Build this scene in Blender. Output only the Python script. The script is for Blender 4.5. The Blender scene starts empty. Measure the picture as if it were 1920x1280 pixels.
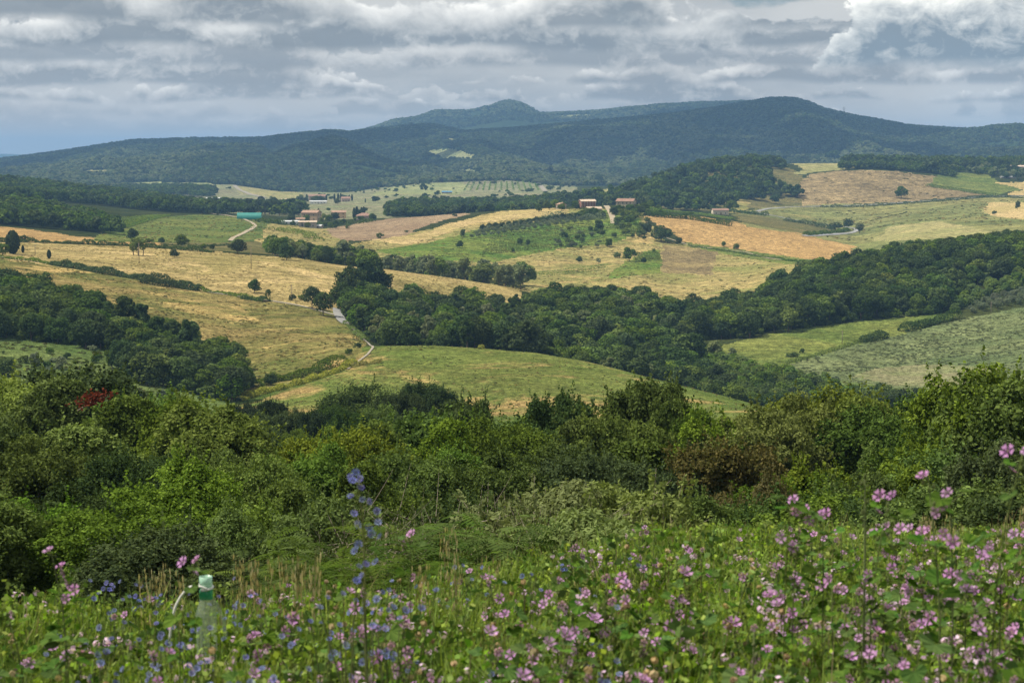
import bpy, math, random
import numpy as np

# ------------------------------------------------------------------ camera, sky, sun
sc = bpy.context.scene
C = sc.collection
FPX = 3583.0
PIT = math.atan(340.0 / FPX)
CP, SP = math.cos(PIT), math.sin(PIT)
cam_d = bpy.data.cameras.new('camera')
cam_d.sensor_width = 36.0
cam_d.lens = 36.0 * FPX / 1920.0
cam_d.clip_start = 0.1
cam_d.clip_end = 60000
cam_d.dof.use_dof = True
cam_d.dof.focus_distance = 90.0
cam_d.dof.aperture_fstop = 9.0
cam = bpy.data.objects.new('camera', cam_d)
C.objects.link(cam)
cam.location = (0, 0, 0)
cam.rotation_euler = (math.pi / 2 - PIT, 0, 0)
sc.camera = cam
sc.view_settings.view_transform = 'Standard'
sc.view_settings.look = 'None'
sc.view_settings.exposure = 0.42
sc.view_settings.gamma = 1.0
sc.view_settings.use_curve_mapping = False
HAZE_DENSITY = 7.0e-5
sc.render.engine = 'CYCLES'
cy = sc.cycles
cy.max_bounces = 5
cy.diffuse_bounces = 3
cy.glossy_bounces = 1
cy.transmission_bounces = 3
cy.transparent_max_bounces = 6
cy.volume_bounces = 0
cy.use_denoising = True
cy.caustics_reflective = False
cy.caustics_refractive = False
cy.use_light_tree = False
cy.sample_clamp_indirect = 4.0

SUN = np.array([-0.50, 0.02, 0.86]); SUN = SUN / np.linalg.norm(SUN)
sun_el = math.asin(SUN[2])
sun_az = math.atan2(SUN[0], SUN[1])
sl = bpy.data.lights.new('sun', 'SUN')
sl.energy = 5.0
sl.angle = math.radians(0.5)
sl.color = (1.0, 0.93, 0.80)
so = bpy.data.objects.new('sun', sl)
C.objects.link(so)
from mathutils import Vector
so.rotation_euler = Vector((-SUN[0], -SUN[1], -SUN[2])).to_track_quat('-Z', 'Y').to_euler()


class NT:
    """tiny helper for writing node trees"""
    def __init__(s, nt):
        s.nt = nt
        s.n = nt.nodes
        s.l = nt.links

    def new(s, t, ins=None, **kw):
        nd = s.n.new(t)
        for k, v in kw.items():
            setattr(nd, k, v)
        for k, v in (ins or {}).items():
            s.put(nd.inputs[k], v)
        return nd

    def put(s, sock, v):
        if isinstance(v, bpy.types.NodeSocket):
            s.l.new(v, sock)
        elif isinstance(v, bpy.types.Node):
            s.l.new(v.outputs[0], sock)
        else:
            sock.default_value = v

    def math(s, op, a, b=0.0, c=None, clamp=False):
        nd = s.n.new('ShaderNodeMath')
        nd.operation = op
        nd.use_clamp = clamp
        s.put(nd.inputs[0], a)
        s.put(nd.inputs[1], b)
        if c is not None:
            s.put(nd.inputs[2], c)
        return nd.outputs[0]

    def vmath(s, op, a, b=(0, 0, 0)):
        nd = s.n.new('ShaderNodeVectorMath')
        nd.operation = op
        s.put(nd.inputs[0], a)
        s.put(nd.inputs[1], b)
        return nd.outputs[0]

    def noise(s, vec, scale, detail=4.0, rough=0.55, dist=0.0):
        nd = s.new('ShaderNodeTexNoise', {'Vector': vec, 'Scale': scale, 'Detail': detail, 'Roughness': rough, 'Distortion': dist})
        return nd.outputs['Fac']

    def ramp(s, fac, a, b, lo=0.0, hi=1.0, clamp=True):
        nd = s.new('ShaderNodeMapRange', {'Value': fac, 'From Min': a, 'From Max': b, 'To Min': lo, 'To Max': hi})
        nd.clamp = clamp
        nd.interpolation_type = 'SMOOTHSTEP' if clamp else 'LINEAR'
        return nd.outputs[0]

    def mix(s, fac, a, b, mode='MIX'):
        nd = s.n.new('ShaderNodeMix')
        nd.data_type = 'RGBA'
        nd.blend_type = mode
        s.put(nd.inputs[0], fac)
        s.put(nd.inputs[6], a if not isinstance(a, tuple) else (*a[:3], 1))
        s.put(nd.inputs[7], b if not isinstance(b, tuple) else (*b[:3], 1))
        return nd.outputs[2]


# world: Nishita sky behind a broken stratocumulus deck
world = bpy.data.worlds.new('World')
sc.world = world
world.use_nodes = True
W = NT(world.node_tree)
W.n.clear()
sky = W.new('ShaderNodeTexSky', sky_type='NISHITA')
sky.sun_disc = False
sky.sun_elevation = sun_el
sky.sun_rotation = sun_az
sky.altitude = 300
sky.air_density = 1.0
sky.dust_density = 1.5
bg = W.new('ShaderNodeBackground', {'Color': sky.outputs[0], 'Strength': 0.06})

g = bpy.data.node_groups.new('cloud_row', 'ShaderNodeTree')
for nm in ('Base', 'Thick', 'Scale', 'Seed', 'Fill'):
    g.interface.new_socket(nm, in_out='INPUT', socket_type='NodeSocketFloat')
g.interface.new_socket('Dir', in_out='INPUT', socket_type='NodeSocketVector')
g.interface.new_socket('Mask', in_out='OUTPUT', socket_type='NodeSocketFloat')
g.interface.new_socket('Shade', in_out='OUTPUT', socket_type='NodeSocketFloat')
G = NT(g)
gi = G.new('NodeGroupInput'); go = G.new('NodeGroupOutput')
Bs, Th, Scl, Sd, Fl, Dr = [gi.outputs[i] for i in range(6)]
sep = G.new('ShaderNodeSeparateXYZ', {'Vector': Dr})
off = G.new('ShaderNodeCombineXYZ', {'X': Sd, 'Y': G.math('MULTIPLY', Sd, 1.7), 'Z': G.math('MULTIPLY', Sd, 0.6)})
st = G.vmath('ADD', G.vmath('MULTIPLY', Dr, (1.0, 1.0, 1.35)), off.outputs[0])
wob = G.new('ShaderNodeTexNoise', {'Vector': st, 'Scale': G.math('MULTIPLY', Scl, 2.2), 'Detail': 2.0})
stw = G.vmath('ADD', st, G.vmath('MULTIPLY', G.vmath('SUBTRACT', wob.outputs['Color'], (0.5, 0.5, 0.5)), G.new('ShaderNodeCombineXYZ', {'X': G.math('DIVIDE', 0.30, Scl), 'Y': G.math('DIVIDE', 0.30, Scl), 'Z': G.math('DIVIDE', 0.30, Scl)}).outputs[0]))
pres = G.noise(G.vmath('ADD', G.vmath('MULTIPLY', Dr, (1, 1, 0.4)), off.outputs[0]), G.math('MULTIPLY', Scl, 0.30), 1.0, 0.5)
n = G.noise(stw, Scl, 8.0, 0.60)
nlo = G.noise(G.vmath('ADD', stw, (0.0, 0.0, 0.0045)), Scl, 2.0, 0.5)
# height above the (slightly uneven) base, in units of the row's thickness
be = G.math('MULTIPLY', G.math('SUBTRACT', G.noise(st, G.math('MULTIPLY', Scl, 0.5), 1.0), 0.5), 0.012)
q = G.math('DIVIDE', G.math('SUBTRACT', G.math('SUBTRACT', sep.outputs[2], Bs), be), Th)
dens = G.math('ADD', G.math('MULTIPLY', n, 0.95), G.math('MULTIPLY', pres, 1.25))
dens = G.math('ADD', dens, Fl)
marg = G.math('SUBTRACT', dens, G.math('MULTIPLY', q, 0.50))
mask = G.math('MULTIPLY', G.ramp(marg, 0.91, 0.965), G.ramp(q, -0.10, 0.06))
rim = G.ramp(marg, 0.93, 1.14, 1.0, 0.0)
relief = G.math('MULTIPLY', G.math('SUBTRACT', n, nlo), 5.0)
sh = G.math('ADD', G.math('MULTIPLY', G.ramp(q, -0.02, 0.75), 0.58), G.math('MULTIPLY', rim, 0.34))
sh = G.math('ADD', sh, relief)
sh = G.math('ADD', sh, G.math('MULTIPLY', G.math('SUBTRACT', n, 0.5), 0.45), clamp=True)
G.put(go.inputs[0], mask); G.put(go.inputs[1], sh)

tc = W.new('ShaderNodeTexCoord')
dirv = tc.outputs['Generated']
wsep = W.new('ShaderNodeSeparateXYZ', {'Vector': dirv})
el = wsep.outputs[2]


bw = W.new('ShaderNodeTexNoise', {'Vector': W.vmath('MULTIPLY', dirv, (1, 1, 1.6)), 'Scale': 24.0, 'Detail': 6.0, 'Roughness': 0.6})
bs = W.new('ShaderNodeSeparateColor', {'Color': bw.outputs['Color']})


def blob(cx, cz, rx, rz):
    # a soft patch of the sky with a torn, cloudy edge
    a = W.math('ADD', W.math('DIVIDE', W.math('SUBTRACT', wsep.outputs[0], cx), rx), W.math('MULTIPLY', W.math('SUBTRACT', bs.outputs[0], 0.5), 1.15))
    b = W.math('ADD', W.math('DIVIDE', W.math('SUBTRACT', el, cz), rz), W.math('MULTIPLY', W.math('SUBTRACT', bs.outputs[1], 0.5), 1.15))
    r2 = W.math('ADD', W.math('MULTIPLY', a, a), W.math('MULTIPLY', b, b))
    return W.math('SUBTRACT', 1.0, r2, clamp=True)


# the veil behind the heaps: soft grey with slight mottling, opening to blue here and there
veil = W.noise(W.vmath('MULTIPLY', dirv, (1, 1, 3.2)), 7.0, 6.0, 0.55, 0.4)
vcol = W.mix(W.ramp(veil, 0.36, 0.64), (0.365, 0.370, 0.365), (0.540, 0.530, 0.500))
gap = W.math('MAXIMUM', blob(0.150, 0.094, 0.050, 0.030), blob(0.270, 0.095, 0.024, 0.024))
cover = W.ramp(W.math('SUBTRACT', veil, W.math('MULTIPLY', gap, 0.34)), 0.27, 0.40)
col = vcol
ROWS = [  # base height (sine of elevation), thickness, scale, seed, fill
    (0.62, .50, 2.2, 8.2, .04), (0.32, .30, 3.6, 6.4, .04), (0.15, .14, 6.5, 4.6, .04),
    (0.015, .016, 40.0, 1.37, .0), (0.0225, .019, 34.0, 2.41, .03), (0.030, .022, 30.0, 3.53, .05),
    (0.0385, .025, 25.0, 6.67, .06), (0.0475, .030, 21.0, 21.3, .08), (0.0580, .036, 17.0, 16.67, .10), (0.0690, .042, 14.0, 11.31, .12), (0.088, .045, 15.0, 12.93, .02)]
cover_out = cover
for k, (b_, t_, s_, sd, fl) in enumerate(ROWS):
    nd = W.n.new('ShaderNodeGroup'); nd.node_tree = g
    nd.inputs['Base'].default_value = b_; nd.inputs['Thick'].default_value = t_; nd.inputs['Scale'].default_value = s_
    nd.inputs['Seed'].default_value = sd
    W.put(nd.inputs['Dir'], dirv)
    fv = fl
    if .08 < b_ < .14: fv = W.math('SUBTRACT', fl, W.math('MULTIPLY', W.ramp(gap, 0.0, 0.4), 0.5))
    elif .045 < b_ < .08: fv = W.math('SUBTRACT', fl, W.math('MULTIPLY', blob(0.147, 0.094, 0.042, 0.030), 1.3))
    W.put(nd.inputs['Fill'], fv)
    lo = (0.205, 0.220, 0.228); hi = (0.95, 0.92, 0.85)
    if b_ < .03: lo = (0.33, 0.335, 0.33); hi = (0.62, 0.60, 0.56)
    elif b_ < .05: lo = (0.265, 0.275, 0.28); hi = (0.80, 0.77, 0.71)
    cc = W.mix(nd.outputs[1], lo, hi)
    mk = W.math('MULTIPLY', nd.outputs[0], 0.92)
    col = W.mix(mk, col, cc)
    cover_out = W.math('MAXIMUM', cover_out, mk)
# one big heap to the right of the view, its sunlit head in front of the blue
nd = W.n.new('ShaderNodeGroup'); nd.node_tree = g
for nm, v in (('Base', .0485), ('Thick', .055), ('Scale', 17.0), ('Seed', 15.77)): nd.inputs[nm].default_value = v
W.put(nd.inputs['Dir'], dirv)
W.put(nd.inputs['Fill'], W.math('SUBTRACT', W.math('MULTIPLY', blob(0.215, 0.062, 0.085, 0.045), 0.62), 0.42))
col = W.mix(nd.outputs[0], col, W.mix(nd.outputs[1], (0.20, 0.235, 0.26), (1.06, 1.03, 0.93)))
cover_out = W.math('MAXIMUM', cover_out, nd.outputs[0])
# low down the deck dissolves into flat grey air, most of all at the left
hz = W.ramp(W.math('ABSOLUTE', el), 0.004, 0.046)
lefth = W.ramp(W.math('ADD', wsep.outputs[0], 0.27), 0.0, 0.40, 0.8, 0.2)
hzf = W.math('MULTIPLY', W.math('SUBTRACT', 1.0, hz), lefth)
flat = W.mix(hzf, col, (0.560, 0.485, 0.410))
clbg = W.new('ShaderNodeBackground', {'Color': flat, 'Strength': 1.0})
mixs = W.new('ShaderNodeMixShader', {0: cover_out, 1: bg.outputs[0], 2: clbg.outputs[0]})
W.new('ShaderNodeOutputWorld', {'Surface': mixs.outputs[0]})
world.cycles.sampling_method = 'NONE'

# ------------------------------------------------------------------ general helpers
rng = np.random.default_rng(7)
random.seed(7)


def tag(o, label=None, cat=None, group=None, kind=None):
    if label: o['label'] = label
    if cat: o['category'] = cat
    if group: o['group'] = group
    if kind: o['kind'] = kind
    return o


def mesh(name, V, faces, mats, midx=None, smooth=False, attr=None):
    """faces: list of integer arrays (M,k)"""
    me = bpy.data.meshes.new(name)
    V = np.asarray(V, dtype=np.float32)
    faces = [np.asarray(f, dtype=np.int32) for f in faces if len(f)]
    loops = np.concatenate([f.ravel() for f in faces])
    tot = np.concatenate([np.full(len(f), f.shape[1], dtype=np.int32) for f in faces])
    start = np.concatenate([[0], np.cumsum(tot)[:-1]]).astype(np.int32)
    me.vertices.add(len(V)); me.vertices.foreach_set('co', V.ravel())
    me.loops.add(len(loops)); me.loops.foreach_set('vertex_index', loops)
    me.polygons.add(len(tot)); me.polygons.foreach_set('loop_start', start)
    me.polygons.foreach_set('loop_total', tot)
    for m in (mats if isinstance(mats, (list, tuple)) else [mats]):
        me.materials.append(m)
    if midx is not None:
        me.polygons.foreach_set('material_index', np.asarray(midx, dtype=np.int32))
    me.polygons.foreach_set('use_smooth', np.full(len(tot), bool(smooth)))
    if attr is not None:
        a = me.attributes.new('tint', 'FLOAT', 'FACE')
        a.data.foreach_set('value', np.asarray(attr, dtype=np.float32))
    me.update(calc_edges=True)
    return me


def link(name, me, parent=None, loc=(0, 0, 0), rz=0.0, s=1.0, rot=None):
    o = bpy.data.objects.new(name, me)
    C.objects.link(o)
    o.location = loc
    o.rotation_euler = rot if rot is not None else (0, 0, rz)
    o.scale = (s, s, s) if np.isscalar(s) else s
    if parent is not None:
        o.parent = parent
    return o


class MB:
    """collects simple solids for one mesh"""
    def __init__(s):
        s.V = []; s.F3 = []; s.F4 = []; s.m4 = []; s.m3 = []; s.n = 0

    def add(s, V, f4=(), f3=(), m=0):
        V = np.asarray(V, float)
        s.V.append(V)
        if len(f4):
            s.F4.append(np.asarray(f4) + s.n); s.m4 += [m] * len(f4)
        if len(f3):
            s.F3.append(np.asarray(f3) + s.n); s.m3 += [m] * len(f3)
        s.n += len(V)

    def box(s, c, d, rz=0.0, m=0):
        x, y, z = np.array(d) / 2.0
        P = np.array([[-x, -y, -z], [x, -y, -z], [x, y, -z], [-x, y, -z], [-x, -y, z], [x, -y, z], [x, y, z], [-x, y, z]])
        c_, s_ = math.cos(rz), math.sin(rz)
        P = P @ np.array([[c_, s_, 0], [-s_, c_, 0], [0, 0, 1]]) + np.array(c)
        s.add(P, [[0, 3, 2, 1], [4, 5, 6, 7], [0, 1, 5, 4], [1, 2, 6, 5], [2, 3, 7, 6], [3, 0, 4, 7]], m=m)

    def tube(s, pts, rad, k=6, m=0, cap=True):
        pts = np.asarray(pts, float)
        n = len(pts)
        rad = np.full(n, rad) if np.isscalar(rad) else np.asarray(rad, float)
        T = np.gradient(pts, axis=0)
        T /= np.linalg.norm(T, axis=1)[:, None] + 1e-9
        ref = np.array([1.0, 0.02, 0.03]) if abs(T[:, 2]).mean() > 0.7 else np.array([0.03, 0.02, 1.0])
        A = np.cross(T, ref); A /= np.linalg.norm(A, axis=1)[:, None] + 1e-9
        B = np.cross(T, A)
        an = np.arange(k) * 2 * math.pi / k
        R = (A[:, None, :] * np.cos(an)[None, :, None] + B[:, None, :] * np.sin(an)[None, :, None]) * rad[:, None, None] + pts[:, None, :]
        i = np.arange(n - 1)[:, None] * k; j = np.arange(k)[None, :]; j2 = (j + 1) % k
        F = np.stack([i + j, i + j2, i + k + j2, i + k + j], -1).reshape(-1, 4)
        V = R.reshape(-1, 3)
        f3 = []
        if cap:
            V = np.vstack([V, pts[0], pts[-1]])
            a0 = n * k; a1 = a0 + 1
            for q in range(k):
                f3.append([a0, (q + 1) % k, q]); f3.append([a1, (n - 1) * k + q, (n - 1) * k + (q + 1) % k])
        s.add(V, F, f3, m)

    def mesh(s, name, mats, smooth=False):
        fs = []; mi = []
        if s.F4: fs.append(np.vstack(s.F4)); mi += s.m4
        if s.F3: fs.append(np.vstack(s.F3)); mi += s.m3
        return mesh(name, np.vstack(s.V), fs, mats, mi, smooth)


# ------------------------------------------------------------------ materials
MAT = {}


def base_mat(name):
    m = bpy.data.materials.new(name)
    m.use_nodes = True
    m.node_tree.nodes.clear()
    MAT[name] = m
    return m, NT(m.node_tree)


def plain(name, col, rough=0.8, var=0.12, scale=3.0, metal=0.0, bump=0.0):
    m, N = base_mat(name)
    tcx = N.new('ShaderNodeTexCoord')
    n = N.noise(tcx.outputs['Object'], scale, 5.0, 0.6)
    c = N.mix(N.ramp(n, 0.3, 0.7), tuple(x * (1 - var) for x in col), tuple(min(1, x * (1 + var)) for x in col))
    b = N.new('ShaderNodeBsdfPrincipled', {'Base Color': c, 'Roughness': rough, 'Metallic': metal})
    if bump:
        bp = N.new('ShaderNodeBump', {'Strength': bump, 'Distance': 0.05, 'Height': N.noise(tcx.outputs['Object'], scale * 6, 4.0)})
        N.put(b.inputs['Normal'], bp.outputs[0])
    N.new('ShaderNodeOutputMaterial', {'Surface': b.outputs[0]})
    return m


LEAF_GAIN = 1.32
LEAF_AS_IS = ('rust_leaf',)


def leafy(name, col, col2=None, trans=0.24, rnd=0.22, tvar=0.55, gloss=0.0):
    """foliage: diffuse + translucent, individual variation per tree and per leaf"""
    m, N = base_mat(name)
    if 'leaf' in name and name not in LEAF_AS_IS:
        col = tuple(c * LEAF_GAIN for c in col); col2 = tuple(c * LEAF_GAIN for c in col2)
    oi = N.new('ShaderNodeObjectInfo')
    at = N.new('ShaderNodeAttribute', attribute_name='tint')
    c2 = col2 or tuple(c * 1.7 for c in col)
    c = N.mix(at.outputs['Fac'], tuple(x * (1 - tvar * 0.5) for x in col), c2)
    hs = N.new('ShaderNodeHueSaturation', {'Color': c,
               'Hue': N.ramp(oi.outputs['Random'], 0, 1, 0.5 - 0.030 * rnd / 0.35, 0.5 + 0.014, clamp=False),
               'Saturation': N.ramp(N.math('FRACT', N.math('MULTIPLY', oi.outputs['Random'], 37.0)), 0, 1, 0.85, 1.1, clamp=False),
               'Value': N.ramp(N.math('FRACT', N.math('MULTIPLY', oi.outputs['Random'], 91.0)), 0, 1, 1 - rnd, 1 + rnd, clamp=False)})
    df = N.new('ShaderNodeBsdfDiffuse', {'Color': hs.outputs[0], 'Roughness': 0.5})
    yel = N.mix(0.6, hs.outputs[0], (1.25, 1.3, 0.45), 'MULTIPLY')
    tr = N.new('ShaderNodeBsdfTranslucent', {'Color': yel})
    mx = N.new('ShaderNodeMixShader', {0: trans, 1: df.outputs[0], 2: tr.outputs[0]})
    out = mx.outputs[0]
    if gloss:
        gl = N.new('ShaderNodeBsdfGlossy', {'Color': (0.9, 0.95, 0.9, 1), 'Roughness': 0.45})
        out = N.new('ShaderNodeMixShader', {0: gloss, 1: out, 2: gl.outputs[0]}).outputs[0]
    N.new('ShaderNodeOutputMaterial', {'Surface': out})
    return m


def ground(name, cols, scale=0.02, fine=0.8, streak=None, bump=0.6, bdist=0.3, dry=None, dryc=(0.42, 0.31, 0.13), lines=None):
    """field surface. cols=(a,b); scale in 1/m of the broad patches; streak=(angle, freq) mowing lines; dry=amount of dry patches"""
    m, N = base_mat(name)
    tcx = N.new('ShaderNodeTexCoord')
    P = tcx.outputs['Object']
    P2 = N.vmath('MULTIPLY', P, (1, 1, 0.3))
    broad = N.noise(P2, scale, 6.0, 0.62, 0.6)
    f = N.noise(P2, fine, 5.0, 0.70)
    ff = N.noise(P2, fine * 4, 3.0, 0.70)
    c = N.mix(N.ramp(broad, 0.36, 0.64), cols[0], cols[1])
    md = N.ramp(N.noise(P2, fine * 0.22, 4.0, 0.65), 0.34, 0.66)
    c = N.mix(N.math('MULTIPLY', md, 0.45), c, tuple(x * 0.62 for x in cols[0]) if cols[0][1] < cols[1][1] else tuple(x * 0.8 for x in cols[1]))
    if dry:
        dn = N.noise(N.vmath('ADD', P2, (311.0, 97.0, 0)), scale * 1.7, 8.0, 0.68, 0.8)
        c = N.mix(N.ramp(dn, 0.62 - dry, 0.74 - dry), c, dryc)
    if streak:
        a, fr = streak[0], streak[1]
        sx = N.new('ShaderNodeSeparateXYZ', {'Vector': P})
        wv = N.ramp(N.noise(P2, 0.035, 2.0), 0, 1, -26, 26, clamp=False)
        u = N.math('ADD', N.math('MULTIPLY', sx.outputs[0], math.cos(a)), N.math('MULTIPLY', sx.outputs[1], math.sin(a)))
        v = N.math('ADD', wv, N.math('SUBTRACT', N.math('MULTIPLY', sx.outputs[1], math.cos(a)), N.math('MULTIPLY', sx.outputs[0], math.sin(a))))
        uv = N.new('ShaderNodeCombineXYZ', {'X': N.math('MULTIPLY', u, fr * 0.16), 'Y': N.math('MULTIPLY', v, fr), 'Z': 0.0})
        sn = N.noise(uv.outputs[0], 1.0, 5.0, 0.65, 0.2)
        amt = streak[2] if len(streak) > 2 else 0.45
        amt *= 0.8
        k = N.ramp(sn, 0.30, 0.70, 1 - amt, 1 + amt * 0.8)
        c = N.mix(1.0, c, N.new('ShaderNodeCombineXYZ', {'X': k, 'Y': k, 'Z': k}).outputs[0], 'MULTIPLY')
    k = N.ramp(f, 0.32, 0.68, 0.50, 1.45)
    k2 = N.ramp(ff, 0.30, 0.70, 0.60, 1.40)
    kk = N.math('MULTIPLY', k, k2)
    c = N.mix(1.0, c, N.new('ShaderNodeCombineXYZ', {'X': kk, 'Y': kk, 'Z': kk}).outputs[0], 'MULTIPLY')
    bp = N.new('ShaderNodeBump', {'Strength': bump, 'Distance': bdist, 'Height': N.math('ADD', f, N.math('MULTIPLY', ff, 0.5))})
    b = N.new('ShaderNodeBsdfDiffuse', {'Color': c, 'Roughness': 0.9, 'Normal': bp.outputs[0]})
    N.new('ShaderNodeOutputMaterial', {'Surface': b.outputs[0]})
    return m


# ------------------------------------------------------------------ terrain
def Zv(z):
    return z - 10000.0


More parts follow.
